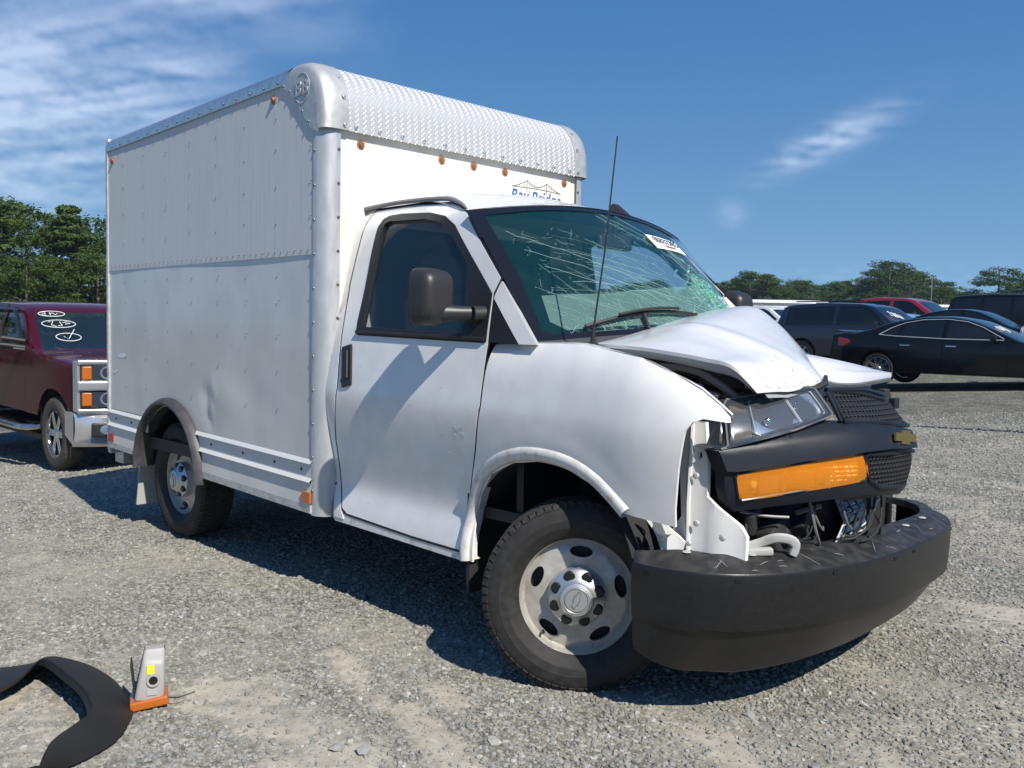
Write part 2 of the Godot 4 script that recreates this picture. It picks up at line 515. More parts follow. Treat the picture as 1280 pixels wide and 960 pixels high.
	for s in [-1.0, 1.0]:
		g = Geo.new()
		var pr := [Vector2(0.012, -0.012), Vector2(0.014, 0.03), Vector2(0.008, 0.055), Vector2(-0.01, 0.072), Vector2(-0.05, 0.078), Vector2(-0.06, 0.07)]
		for k in pr.size() - 1:
			var A := func(x, q): return Vector3(x, curve([BX0, 2.685, -2.0, 2.735], x) + q.y, s * (BZ + q.x))
			var a: Vector3 = A.call(BX0, pr[k]); var b: Vector3 = A.call(-2.0, pr[k]); var d: Vector3 = A.call(-2.0, pr[k + 1]); var e: Vector3 = A.call(BX0, pr[k + 1])
			if s > 0: g.quad(a, b, d, e)
			else: g.quad(a, e, d, b)
		rail = obj("top_rail", g, M.alu, T, 50)
	pts = []
	for k in 16: pts.append(Vector3(BX0 + 0.1 + k * 0.155, curve([BX0, 2.685, -2.0, 2.735], BX0 + 0.1 + k * 0.155) + 0.008, BZ + 0.014))
	kind(obj("rivets", rivets(pts, Vector3(0, 0, 1), 0.008), M.rivet, rail), "stuff")
	g = Geo.new()
	g.box(Vector3((BX0 - 1.9) / 2, 2.775, 0), Vector3(2.6, 0.02, 1.95), Basis(Vector3(0, 0, 1), 0.0198))
	obj("roof_sheet", g, M.panel_up, T)
	# rear frame
	g = Geo.new()
	for s in [1.0, -1.0]: g.box(Vector3(BX0 - 0.01, 1.6, s * (BZ - 0.03)), Vector3(0.04, 2.25, 0.085), Basis(), 0.012)
	g.box(Vector3(BX0 - 0.01, 2.72, 0), Vector3(0.04, 0.1, 2.06), Basis(), 0.012)
	g.box(Vector3(BX0 - 0.01, 0.5, 0), Vector3(0.05, 0.1, 2.06), Basis(), 0.012)
	obj("rear_frame", g, M.alu_dull, T)
	g = Geo.new()
	for k in 6: g.box(Vector3(BX0 - 0.002, 0.74 + k * 0.355, 0), Vector3(0.03, 0.345, 1.93), Basis(), 0.008)
	obj("rear_door", g, M.panel_up, T)
	g = Geo.new()
	g.box(Vector3(BX0 - 0.12, 0.42, 0), Vector3(0.12, 0.1, 1.7), Basis(), 0.015)
	for s in [1.0, -1.0]: g.box(Vector3(BX0 - 0.08, 0.42, s * 0.88), Vector3(0.16, 0.12, 0.1), Basis(), 0.01)
	obj("rear_bumper", g, M.alu_dull, T)
	# front wall, posts
	g = Geo.new()
	g.box(Vector3(-1.71, 1.48, 0), Vector3(0.04, 2.02, 1.9))
	obj("front_wall", g, M.cream, T)
	for s in [1.0, -1.0]:
		g = Geo.new()
		var pr := []
		pr.append(Vector2(BX1 - 0.008, BZ + 0.005))
		for k in 9:
			var a := PI / 2 * k / 8
			pr.append(Vector2(-1.755 + 0.088 * sin(a), BZ - 0.083 + 0.088 * cos(a)))
		pr.append(Vector2(-1.667, 0.925))
		for k in pr.size() - 1:
			for seg in 6:
				var y0 := lerpf(0.425, 2.47, seg / 6.0); var y1 := lerpf(0.425, 2.47, (seg + 1) / 6.0)
				var a := Vector3(pr[k].x, y0, s * pr[k].y); var b := Vector3(pr[k + 1].x, y0, s * pr[k + 1].y)
				var d := Vector3(pr[k + 1].x, y1, s * pr[k + 1].y); var e := Vector3(pr[k].x, y1, s * pr[k].y)
				if s > 0: g.quad(a, b, d, e)
				else: g.quad(a, e, d, b)
		var post := obj("corner_post", g, M.post, T, 50)
		pts = []
		for k in 11: pts.append(Vector3(-1.665, 0.6 + k * 0.175, s * 0.937))
		kind(obj("rivets", rivets(pts, Vector3(1, 0, 0), 0.009), M.rivet, post), "stuff")
		if s > 0:
			pts = []
			for k in 11: pts.append(Vector3(BX1 + 0.006, 0.56 + k * 0.178, BZ + 0.0055))
			kind(obj("rivets", rivets(pts, Vector3(0, 0, 1), 0.008), M.rivet, post), "stuff")
	# rounded front cap: checker plate between two cast corners
	var arc := spline([Vector2(-2.075, 2.785), Vector2(-1.96, 2.812), Vector2(-1.86, 2.812), Vector2(-1.775, 2.78), Vector2(-1.705, 2.705), Vector2(-1.665, 2.6), Vector2(-1.655, 2.45)], 25)
	g = Geo.new()
	for k in 24:
		for j in 8:
			var z0 := -0.9 + 1.8 * j / 8; var z1 := -0.9 + 1.8 * (j + 1) / 8
			g.quad(Vector3(arc[k].x, arc[k].y, z0), Vector3(arc[k].x, arc[k].y, z1), Vector3(arc[k + 1].x, arc[k + 1].y, z1), Vector3(arc[k + 1].x, arc[k + 1].y, z0))
	var plate := obj("checker_plate", g, M.plate, T, 60)
	g = Geo.new()
	var run := 0.0
	var row := 0
	for k in 24:
		var seg: float = arc[k].distance_to(arc[k + 1])
		var d2: Vector2 = (arc[k + 1] - arc[k]).normalized()
		var n2 := Vector2(-d2.y, d2.x)
		while run < seg:
			var q: Vector2 = arc[k] + d2 * run
			var cnt := 72
			for j in cnt:
				var z := -0.885 + 1.77 * (j + (0.5 if row % 2 else 0.0)) / cnt
				if absf(z) > 0.885: continue
				var sg := 1.0 if (j + row) % 2 else -1.0
				var b := Basis(Vector3(d2.x, d2.y, 0), Vector3(n2.x, n2.y, 0), Vector3(0, 0, 1)) * Basis(Vector3.UP, sg * 0.7)
				var c0 := Vector3(q.x, q.y, z)
				var L := 0.0095; var W := 0.003; var H := 0.0021
				var a1 := c0 + b * Vector3(-L, 0, 0); var a2 := c0 + b * Vector3(L, 0, 0); var s1 := c0 + b * Vector3(0, 0, W); var s2 := c0 + b * Vector3(0, 0, -W); var tp := c0 + b * Vector3(0, H, 0)
				g.tri(a1, s1, tp); g.tri(s1, a2, tp); g.tri(a2, s2, tp); g.tri(s2, a1, tp)
			row += 1
			run += 0.0135
		run -= seg
	kind(obj("raised_diamonds", g, M.plate, plate, 0), "stuff")
	pts = []
	for k in 12: pts.append(Vector3(-1.6535, 2.475, -0.84 + 1.68 * k / 11.0))
	kind(obj("rivets", rivets(pts, Vector3(1, 0, 0), 0.013), M.alu, plate), "stuff")
	for s in [1.0, -1.0]:
		g = Geo.new()
		# cross-section along z: proud of the plate, then rounding into the side face
		var cs := [Vector2(0.885, 0.0), Vector2(0.886, 0.007), Vector2(0.945, 0.007), Vector2(0.985, 0.004), Vector2(1.02, -0.008), Vector2(1.032, -0.03), Vector2(1.037, -0.06)]
		var n2s := []
		for k in 25:
			var d2: Vector2 = (arc[mini(k + 1, 24)] - arc[maxi(k - 1, 0)]).normalized()
			n2s.append(Vector2(-d2.y, d2.x))
		var P := func(k, j): return Vector3(arc[k].x + n2s[k].x * cs[j].y, arc[k].y + n2s[k].y * cs[j].y, s * cs[j].x)
		for k in 24:
			for j in cs.size() - 1:
				if s > 0: g.quad(P.call(k, j), P.call(k, j + 1), P.call(k + 1, j + 1), P.call(k + 1, j))
				else: g.quad(P.call(k, j), P.call(k + 1, j), P.call(k + 1, j + 1), P.call(k, j + 1))
		# the flat side face with its slanted lower edge
		var side := PackedVector2Array()
		for k in 25: side.push_back(arc[k] + n2s[k] * -0.06)
		side.push_back(Vector2(-1.72, 2.435)); side.push_back(Vector2(-1.775, 2.455)); side.push_back(Vector2(-1.9, 2.58)); side.push_back(Vector2(-2.0, 2.68)); side.push_back(Vector2(-2.075, 2.71))
		g.sheet(side, func(x, y): return Vector3(x, y, s * 1.037), 0.06, Vector3(0, 0, -0.03 * s), [], s < 0)
		var cap := obj("cap_corner", g, M.cast, T, 50)
		if s > 0:
			pts = []
			for q in [[-1.80, 2.495], [-1.86, 2.555], [-1.92, 2.615], [-1.985, 2.678], [-2.05, 2.715]]: pts.append(Vector3(q[0], q[1], 1.037))
			kind(obj("rivets", rivets(pts, Vector3(0, 0, 1), 0.008), M.rivet, cap), "stuff")
			# embossed oval with two letters
			g = Geo.new()
			var ring := []
			for k in 33: ring.append(Vector3(-1.865 + 0.072 * cos(TAU * k / 32), 2.675 + 0.078 * sin(TAU * k / 32), 1.036))
			g.tube(ring, 0.004, 6, false)
			obj("emblem_ring", g, M.cast, cap)
			var lt := obj("emblem_letters", letters("BB", 0.105, 0.012, 0.1), M.cast, cap)
			lt.transform = Transform3D(Basis(), Vector3(-1.865, 2.675, 1.037))
		pts = []
		for q in [[-1.652, 2.475], [-1.664, 2.62], [-1.72, 2.73]]: pts.append(Vector3(q[0] + 0.006, q[1], s * 0.915))
		kind(obj("rivets", rivets(pts, Vector3(1, 0.2, 0), 0.012), M.alu, cap), "stuff")
	# marker lamps
	for z in [0.785, 0.223, -0.025, -0.284, -0.826]: marker_lamp(T, "marker_lamp", Vector3(-1.69, 2.397, z), Vector3(1, 0, 0), M.rusty_amber)
	marker_lamp(T, "marker_lamp", Vector3(-2.165, 2.665, BZ + 0.004), Vector3(0, 0, 1), M.rusty_amber)
	marker_lamp(T, "marker_lamp", Vector3(-4.44, 2.6, BZ + 0.004), Vector3(0, 0, 1), M.red_lamp)
	g = Geo.new()
	g.box(Vector3(-1.79, 0.52, BZ + 0.018), Vector3(0.08, 0.06, 0.01), Basis(), 0.003)
	obj("side_reflector", g, M.amber_lamp, T)
	g = Geo.new()
	g.box(Vector3(-4.47, 0.575 , BZ + 0.016), Vector3(0.09, 0.06, 0.01), Basis(), 0.003)
	obj("side_reflector", g, M.red_lamp, T)
	# lettering on the front wall with a small bridge above it
	var txt := obj("lettering", letters("Bay Bridge", 0.105, 0.001, 0.28), M.blue_ink, T)
	txt.transform = Transform3D(Basis(Vector3(0, 0, -0.86), Vector3.UP * 1.05, Vector3(1, 0, 0)), Vector3(-1.6888, 2.268, -0.57))
	g = Geo.new()
	var W := func(t, y): return Vector3(-1.6885, y, -0.345 - 0.45 * t)
	var deck := []; var cable := []
	for k in 41:
		var t := k / 40.0
		deck.append(W.call(t, 2.322 + 0.006 * sin(PI * t)))
		var cy := 2.322 + 0.006 * sin(PI * t)
		var h := 0.0
		if t < 0.3: h = pow(t / 0.3, 1.4)
		elif t < 0.7: h = 0.25 + 0.75 * pow(absf(t - 0.5) / 0.2, 1.7)
		else: h = pow((1.0 - t) / 0.3, 1.4)
		cable.append(W.call(t, cy + 0.045 * h))
		if k % 2 == 0: g.tube([deck[k], cable[k]], 0.0011, 4, false)
	g.tube(deck, 0.0016, 4, false); g.tube(cable, 0.0016, 4, false)
	for t in [0.3, 0.7]: g.tube([W.call(t, 2.298), W.call(t, 2.372)], 0.002, 4, false)
	obj("bridge_drawing", g, M.ink, T)
	# wheel flare, mud flap, underside
	g = Geo.new()
	var fl := [[0.505, BZ - 0.0], [0.505, BZ + 0.018], [0.492, BZ + 0.045], [0.474, BZ + 0.058], [0.460, BZ + 0.054], [0.453, BZ + 0.035], [0.453, BZ - 0.08]]
	for k in 40:
		for j in fl.size() - 1:
			var q := []
			for m in [[j, k], [j + 1, k], [j + 1, k + 1], [j, k + 1]]:
				var a: float = lerpf(-0.02, PI + 0.02, m[1] / 40.0)
				q.append(Vector3(-3.5 + fl[m[0]][0] * cos(a), 0.43 + fl[m[0]][0] * sin(a), fl[m[0]][1]))
			g.quad(q[0], q[1], q[2], q[3])
	obj("wheel_flare", g, M.flare, T, 50)
	g = Geo.new()
	g.lathe([Vector2(0.447, -0.5), Vector2(0.447, 0.0)], Transform3D(Basis(Vector3(1, 0, 0), Vector3(0, 0, 1), Vector3(0, 1, 0)), Vector3(-3.5, 0.43, 0.95)), 24, 0.0, PI)
	g.box(Vector3(-3.5, 0.7, 0.48), Vector3(0.9, 0.7, 0.02))
	obj("wheel_housing", g, M.black, T)
	g = Geo.new()
	g.sheet(V2([0.82, 0.12, 1.0, 0.12, 0.985, 0.43, 0.95, 0.43, 0.82, 0.43]), func(z, y): return Vector3(-4.08 + (0.43 - y) * -0.1, y, z), 0.1, Vector3(-0.012, 0, 0), [], true)
	obj("mud_flap", g, M.flap, T)
	g = Geo.new()
	g.box(Vector3(-3.2, 0.6, 0), Vector3(2.7, 0.08, 2.0))
	for s in [1.0, -1.0]: g.box(Vector3(-2.2, 0.52, s * 0.42), Vector3(4.6, 0.16, 0.07))
	for x in [-4.4, -2.8, -2.4, -2.0]: g.box(Vector3(x, 0.53, 0), Vector3(0.06, 0.1, 1.9))
	obj("chassis", g, M.black, T)
	g = Geo.new()
	g.tube([Vector3(-3.5, 0.38, -0.8), Vector3(-3.5, 0.38, 0.8)], 0.06, 12)
	g.box(Vector3(-3.5, 0.38, 0.05), Vector3(0.3, 0.3, 0.32), Basis(), 0.12)
	g.tube([Vector3(-3.4, 0.42, 0.05), Vector3(-0.8, 0.5, 0.0)], 0.045, 10)
	obj("rear_axle", g, M.black, T)

func arch_in_band(arch: PackedVector2Array, b: Array) -> PackedVector2Array:
	# where the wheel opening crosses a band, in the band's own (x, 0..1) frame
	var half0 := sqrt(maxf(0.0, 0.2116 - pow(b[0] + 0.04 - 0.42, 2)))
	return V2([-3.5 - half0, -0.1, -3.5 + half0, -0.1, -3.5 + half0, 1.1, -3.5 - half0, 1.1])

func letters(s: String, h: float, depth: float, slant: float) -> ArrayMesh:
	var f := SystemFont.new()
	f.font_names = PackedStringArray(["Droid Sans", "Droid Serif"])
	f.font_weight = 700
	var t := TextMesh.new()
	t.text = s; t.font = f; t.font_size = 64; t.pixel_size = h / 64.0; t.depth = depth
	var a := t.get_mesh_arrays()
	var v: PackedVector3Array = a[Mesh.ARRAY_VERTEX]
	for i in v.size(): v[i].x += v[i].y * slant
	a[Mesh.ARRAY_VERTEX] = v
	var m := ArrayMesh.new()
	m.add_surface_from_arrays(Mesh.PRIMITIVE_TRIANGLES, a)
	return m

func cab(T: Node3D) -> void:
	var g: Geo
	var pts: Array
	# ---- door
	var door_edge := V2([-1.600, 2.046, -1.606, 1.849, -1.62, 1.656, -1.590, 1.369, -1.560, 1.123, -1.610, 0.839, -1.612, 0.627, -1.563, 0.490, -1.515, 0.468, -1.401, 0.464, -0.971, 0.447, -0.635, 0.444, -0.616, 0.643, -0.525, 0.916, -0.485, 1.104, -0.486, 1.369, -0.515, 1.59, -0.486, 1.655, -0.817, 1.975, -0.9, 2.012, -0.966, 2.03, -1.270, 2.05])
	var seal := V2([-1.465, 1.41, -1.472, 1.466, -1.475, 1.94, -1.462, 1.985, -1.43, 2.0, -1.333, 2.003, -1.099, 1.99, -0.963, 1.962, -0.87, 1.912, -0.525, 1.585, -0.503, 1.378, -1.452, 1.395])
	var glass := V2([-1.435, 1.432, -1.44, 1.93, -1.428, 1.962, -1.40, 1.972, -1.1, 1.962, -0.98, 1.936, -0.89, 1.888, -0.72, 1.725, -0.66, 1.41])
	for s in [1.0, -1.0]:
		g = Geo.new()
		g.sheet(door_edge, skin(0.0, s), 0.035, Vector3(0, 0, -0.012 * s), [seal], s < 0)
		var door := obj("door", g, M.white, T, 60)
		g = Geo.new()
		var grown: PackedVector2Array = Geometry2D.offset_polygon(seal, 0.006, Geometry2D.JOIN_ROUND)[0]
		g.sheet(grown, skin(0.004, s), 0.05, Vector3(0, 0, -0.03 * s), [glass], s < 0)
		obj("window_seal", g, M.seal, door, 60)
		g = Geo.new()
		g.sheet(Geometry2D.offset_polygon(door_edge, 0.012, Geometry2D.JOIN_ROUND)[0], skin(-0.0015, s), 0.06, Vector3(), [Geometry2D.offset_polygon(door_edge, -0.012, Geometry2D.JOIN_ROUND)[0]], s < 0)
		obj("door_gap_shade", g, M.seal, T, 60)  # dark strip laid in the door gap in place of its shade
		g = Geo.new()
		g.sheet(Geometry2D.offset_polygon(glass, 0.012)[0], skin(-0.014, s), 0.08, Vector3(), [], s < 0)
		obj("window_pane", g, M.side_glass, door, 60)
		g = Geo.new()
		pts = []
		for k in 12: pts.append(skin(0.008, s).call(lerpf(-1.462, -0.505, k / 11.0), lerpf(1.405, 1.39, k / 11.0)))
		g.tube(pts, 0.011, 6)
		obj("belt_strip", g, M.seal, door)
		g = Geo.new()
		var hc: Vector3 = skin(0.003, s).call(-1.503, 1.232)
		var hb := Basis(Vector3(0, 0, 1), 0.22) * Basis(Vector3(1, 0, 0), -0.15 * s)
		g.box(hc, Vector3(0.086, 0.215, 0.016), hb, 0.04)
		var hd := obj("handle", g, M.gloss_black, door)
		g = Geo.new()
		g.box(hc + Vector3(0.006, 0.005, 0.010 * s), Vector3(0.034, 0.15, 0.018), hb, 0.009)
		g.lathe([Vector2(0, 0.008), Vector2(0.014, 0.006), Vector2(0.016, 0)], axis_to(Vector3(0, 0, s), hc + Vector3(-0.018, -0.078, 0.011 * s)), 14)
		obj("handle_grip", g, M.black, hd)
		# light scratches in the door paint
		if s > 0:
			g = Geo.new()
			var dr := RandomNumberGenerator.new()
			dr.seed = 8
			for k in 26:
				var cx := dr.randf_range(-0.66, -0.6) if k < 8 else dr.randf_range(-1.45, -0.7)
				var cy := dr.randf_range(0.96, 1.0) if k < 8 else dr.randf_range(0.5, 1.3)
				if k > 20: cx = dr.randf_range(-1.46, -1.36); cy = dr.randf_range(0.6, 0.72)
				var le := dr.randf_range(0.008, 0.035)
				var an := dr.randf_range(-0.4, 0.4) if k <= 20 else dr.randf_range(0.6, 1.3)
				var f1 := skin(0.0004)
				g.tube([f1.call(cx, cy), f1.call(cx + le * cos(an), cy + le * sin(an))], 0.0007, 4, false)
			kind(obj("scratches", g, M.scratch, door, 0), "stuff")
		# inner door skin
		g = Geo.new()
		g.sheet(V2([-1.55, 0.5, -0.66, 0.5, -0.52, 1.1, -0.53, 1.36, -1.46, 1.38, -1.55, 1.1]), skin(-0.07, s), 0.15)
		obj("door_lining", g, M.dash, door)
		# ---- cab side behind the door
		g = Geo.new()
		var bp := V2([-1.70, 2.05, -1.711, 1.906, -1.735, 1.728, -1.728, 1.562, -1.665, 1.272, -1.69, 1.002, -1.70, 0.830, -1.67, 0.565, -1.63, 0.435, -1.54, 0.435, -1.575, 0.486, -1.624, 0.627, -1.622, 0.839, -1.572, 1.123, -1.602, 1.369, -1.632, 1.656, -1.618, 1.849, -1.612, 2.058])
		g.sheet(bp, func(x, y): return Vector3(x, y, s * (zs(x, y) - 0.25 * pow(maxf(0.0, -1.60 - x), 1.6) * 2.0)), 0.025, Vector3(0, 0, -0.012 * s), [], s < 0)
		obj("cab_side", g, M.white, T, 60)
		g = Geo.new()
		g.sheet(V2([-1.62, 0.415, -0.62, 0.398, -0.56, 0.41, -0.64, 0.436, -0.971, 0.439, -1.401, 0.456, -1.60, 0.46, -1.64, 0.43]), skin(-0.004, s), 0.05, Vector3(0, 0, -0.06 * s), [], s < 0)
		obj("rocker_panel", g, M.white_dusty, T, 60)
		# lower windscreen pillar and the black corner trim
		g = Geo.new()
		g.sheet(V2([-0.478, 1.642, -0.245, 1.42, -0.195, 1.372, -0.297, 1.372, -0.508, 1.57]), skin(0.0, s), 0.03, Vector3(-0.03, 0, -0.05 * s), [], s < 0)
		obj("windscreen_pillar", g, M.white, T, 60)
		g = Geo.new()
		g.sheet(V2([-0.507, 1.556, -0.302, 1.376, -0.488, 1.376]), skin(-0.001, s), 0.03, Vector3(0, 0, -0.03 * s), [], s < 0)
		obj("corner_trim", g, M.seal, T, 60)
		# drip rail over the door
		g = Geo.new()
		pts = spline([Vector3(-1.715, 2.062, s * 0.752), Vector3(-1.40, 2.075, s * 0.742), Vector3(-1.045, 2.062, s * 0.752), Vector3(-0.9, 2.03, s * 0.775), Vector3(-0.815, 1.99, s * 0.8)], 20)
		g.tube(pts, [0.010, 0.012, 0.012, 0.012, 0.012, 0.012, 0.012, 0.012, 0.012, 0.012, 0.012, 0.012, 0.012, 0.012, 0.011, 0.01, 0.009, 0.007, 0.005, 0.003], 8)
		obj("drip_rail", g, M.drip, T)
	# ---- fender with its arch (near side), plain mirror on the far side
	var fd := V2([-0.474, 1.369, -0.222, 1.377, -0.11, 1.38, 0.018, 1.38, 0.102, 1.369, 0.31, 1.337, 0.458, 1.281, 0.555, 1.229, 0.622, 1.176, 0.655, 1.139, 0.66, 1.122, 0.63, 1.126, 0.587, 1.132, 0.558, 1.119, 0.536, 1.089, 0.513, 0.961, 0.488, 0.798, 0.484, 0.729, 0.299, 0.751, 0.246, 0.758, 0.137, 0.841, 0.008, 0.891, -0.127, 0.903, -0.293, 0.877, -0.435, 0.811, -0.515, 0.712, -0.562, 0.604, -0.541, 0.407, -0.622, 0.415, -0.605, 0.643, -0.514, 0.916, -0.474, 1.104])
	for s in [1.0, -1.0]:
		g = Geo.new()
		# the far wing is crushed back behind the bonnet
		var shape := fd if s > 0 else Geometry2D.clip_polygons(fd, V2([0.05, 0.0, 2.0, 0.0, 2.0, 2.0, -0.1, 2.0]))[0]
		g.sheet(shape, func(x, y):
			var v := fend(x, y)
			# crease over the arch, and the pressed-in nose
			var r := Vector2(x + 0.14, y - 0.45).length()
			v.z += 0.004 * exp(-pow((r - 0.53) / 0.05, 2))
			return Vector3(v.x, v.y, v.z * s), 0.022, Vector3(0, 0, -0.01 * s), [], s < 0)
		# upper edge rolling inwards to the bonnet gap
		var top := []
		for k in 22:
			var x := lerpf(-0.474, 0.66 if s > 0 else -0.05, k / 21.0)
			top.append(fend(x, soft([-0.474, 1.369, -0.11, 1.38, 0.018, 1.38, 0.102, 1.369, 0.31, 1.337, 0.458, 1.281, 0.561, 1.231, 0.67, 1.139], x)))
		for k in 21:
			for j in 3:
				var q := []
				for m in [[k, j], [k + 1, j], [k + 1, j + 1], [k, j + 1]]:
					var t: float = m[1] / 3.0
					var v: Vector3 = top[m[0]]
					var inn := lerpf(0.06, 0.1, m[0] / 21.0) * (1.0 - 0.9 * smoothstep(0.38, 0.62, v.x))
					q.append(Vector3(v.x, v.y + 0.008 * sin(t * PI) - lerpf(0.015, 0.10, smoothstep(0.02, 0.3, v.x)) * (1.0 - 0.85 * smoothstep(0.40, 0.62, v.x)) * t * t, s * (v.z - inn * t)))
				if s > 0: g.quad(q[0], q[1], q[2], q[3])
				else: g.quad(q[3], q[2], q[1], q[0])
		var fender := obj("fender", g, M.white, T, 60)
		# rolled lip round the wheel opening
		g = Geo.new()
		if s < 0:
			continue
		var lip := spline(V3([-0.59, 0.405, 0, -0.6, 0.52, 0, -0.575, 0.66, 0, -0.5, 0.79, 0, -0.4, 0.868, 0, -0.26, 0.918, 0, -0.11, 0.93, 0, 0.03, 0.914, 0, 0.145, 0.868, 0, 0.235, 0.8, 0, 0.285, 0.755, 0]), 34)
		var rings := []
		for i in 34:
			var d: Vector3 = (lip[mini(i + 1, 33)] - lip[maxi(i - 1, 0)]).normalized()
			var out := Vector3(-d.y, d.x, 0)
			var r := []
			for c in [[0.03, 0.0], [0.026, 0.009], [0.014, 0.018], [-0.004, 0.02], [-0.022, 0.014], [-0.03, 0.002], [-0.028, -0.05]]:
				var v: Vector3 = lip[i] + out * c[0]
				r.append(Vector3(v.x, v.y, s * (zs(v.x, v.y) + c[1])))
			rings.append(r)
		for i in 33:
			for j in 6:
				if s > 0: g.quad(rings[i][j], rings[i + 1][j], rings[i + 1][j + 1], rings[i][j + 1])
				else: g.quad(rings[i][j], rings[i][j + 1], rings[i + 1][j + 1], rings[i + 1][j])
		obj("arch_lip", g, M.white_dusty, fender, 55)
	for s in [1.0, -1.0]:
		g = Geo.new()
		var tt := Transform3D(Basis(Vector3(1, 0, 0), Vector3(0, 0, 1), Vector3(0, 1, 0)), Vector3(-0.14, 0.44, s * 0.94))
		g.lathe([Vector2(0.47, -0.55 * s), Vector2(0.47, 0.0)], tt, 28, 0.0, PI)
		g.box(Vector3(-0.14, 0.62, s * 0.4), Vector3(0.94, 0.7, 0.03))
		g.box(Vector3(-0.6, 0.5, s * 0.7), Vector3(0.02, 0.5, 0.5))
		obj("wheel_housing", g, M.liner, T)
	# ---- roof
	g = Geo.new()
	g.grid(func(a, b):
		var u := lerpf(1.0, -1.0, b)
		var c := 1.0 - u * u
		var x1 := ws(u, 0).x
		var x := lerpf(-1.73, x1, a)
		var y := lerpf(2.058, 1.98, smoothstep(0.55, 1.0, a)) + 0.062 * pow(c, 0.8) * lerpf(1.0, 1.2, a) + 0.028 * sin(PI * a) * minf(1.0, c * 3.0)
		var z := u * lerpf(0.745, 0.808, smoothstep(0.6, 1.0, a))
		if a >= 0.999: return ws(u, 0, 0.006)
		return Vector3(x, y, z), 20, 28, false)
	obj("roof", g, M.white, T, 60)
	g = Geo.new()
	g.grid(func(a, b):
		var u := lerpf(0.95, -0.95, b)
		return Vector3(lerpf(-1.68, -0.85, a), 2.02 + 0.05 * (1.0 - u * u) - 0.07 * smoothstep(0.5, 1.0, a), u * 0.74), 6, 8, true)
	obj("headlining", g, M.dash_light, T, 60)
	# small black fin aerial on the far side of the roof
	g = Geo.new()
	g.prism(V2([-1.055, 2.085, -1.05, 2.17, -1.03, 2.178, -0.94, 2.11, -0.92, 2.075]), func(x, y): return Vector3(x, y, -0.53), Vector3(0, 0, -0.05))
	obj("roof_fin", g, M.black, T)
	# ---- windscreen
	g = Geo.new()
	var fr := func(x, y): return ws(x, y, 0.003)
	g.sheet(V2([-1.0, -0.01, 1.045, -0.01, 1.03, 1.02, -1.0, 1.02]), fr, 0.05, Vector3(), [V2([-0.965, 0.06, -0.6, 0.04, 0, 0.035, 0.6, 0.04, 0.965, 0.05, 0.957, 0.5, 0.978, 0.86, 0.972, 0.935, 0.93, 0.965, 0.6, 0.965, 0, 0.96, -0.9, 0.96, -0.965, 0.9])], true)
	var border := obj("windscreen_border", g, M.frit, T, 60)
	g = Geo.new()
	var rng := RandomNumberGenerator.new()
	rng.seed = 11
	g.grid(func(a, b):
		var u := lerpf(0.97, -0.97, a)
		var v := lerpf(0.02, 0.98, b)
		# the broken corner on the far side sags inwards
		var h := exp(-pow((u + 0.45) / 0.22, 2) - pow((v - 0.8) / 0.25, 2))
		return ws(u, v, -0.002 - 0.03 * h + 0.002 * sin(u * 14.0 + v * 6.0) * (0.3 + h)), 60, 30, true)
	var screen := obj("windscreen_pane", g, M.screen_glass, T, 60)
	# cracks: fine raised lines, fans of long splits and a net of short ones
	g = Geo.new()
	var fine := func(a: Vector2, b: Vector2, w: float, wob: float):
		var n := maxi(3, int(a.distance_to(b) * 16))
		var line := []
		var perp := (b - a).orthogonal().normalized()
		for k in n + 1:
			var q := a.lerp(b, float(k) / n) + perp * rng.randfn(0, wob)
			line.append(ws(clampf(q.x, -0.95, 0.95), clampf(q.y, 0.03, 0.97), 0.0035))
		g.tube(line, w, 3, false)
	for k in 46:
		# the fan rising from lower left to the top middle
		var a := Vector2(rng.randf_range(0.2, 0.92), rng.randf_range(0.25, 0.95))
		var b := a + Vector2(-rng.randf_range(0.15, 0.6), rng.randf_range(0.05, 0.35))
		fine.call(a, b, rng.randf_range(0.0003, 0.00065), 0.004)
	for q in [[0.1, 0.06, -0.42, 0.42], [-0.05, 0.05, -0.5, 0.5], [-0.42, 0.42, -0.68, 0.75], [-0.28, 0.3, -0.36, 0.48], [-0.3, 0.36, -0.62, 0.55], [0.85, 0.35, 0.1, 0.86], [0.8, 0.5, 0.05, 0.92], [0.9, 0.2, 0.2, 0.7], [0.16, 0.08, -0.15, 0.32], [-0.36, 0.47, -0.3, 0.62], [0.55, 0.6, -0.3, 0.9], [0.7, 0.62, -0.5, 0.9]]:
		fine.call(Vector2(q[0], q[1]), Vector2(q[2], q[3]), 0.001, 0.007)
	# an impact star with rings round it, and forks along the long splits
	for k in 26:
		var an := TAU * k / 26 + rng.randf_range(-0.1, 0.1)
		var c1 := Vector2(-0.40, 0.70)
		var le := rng.randf_range(0.12, 0.42)
		fine.call(c1, c1 + Vector2(cos(an) * le, sin(an) * le * 0.8), rng.randf_range(0.0005, 0.0011), 0.005)
	for ring in 4:
		for k in 16:
			if rng.randf() < 0.35: continue
			var a0 := TAU * k / 16; var a1 := TAU * (k + 1) / 16
			var rr := 0.05 + 0.055 * ring
			fine.call(Vector2(-0.40 + cos(a0) * rr, 0.70 + sin(a0) * rr * 0.8), Vector2(-0.40 + cos(a1) * rr, 0.70 + sin(a1) * rr * 0.8), 0.0007, 0.004)
	for k in 240:
		var st := Vector2(rng.randf_range(-0.65, 0.88), 0.95 - 0.75 * pow(rng.randf(), 1.7))
		fine.call(st, st + Vector2(rng.randf_range(-0.09, 0.03), rng.randf_range(-0.03, 0.08)), 0.0005, 0.004)
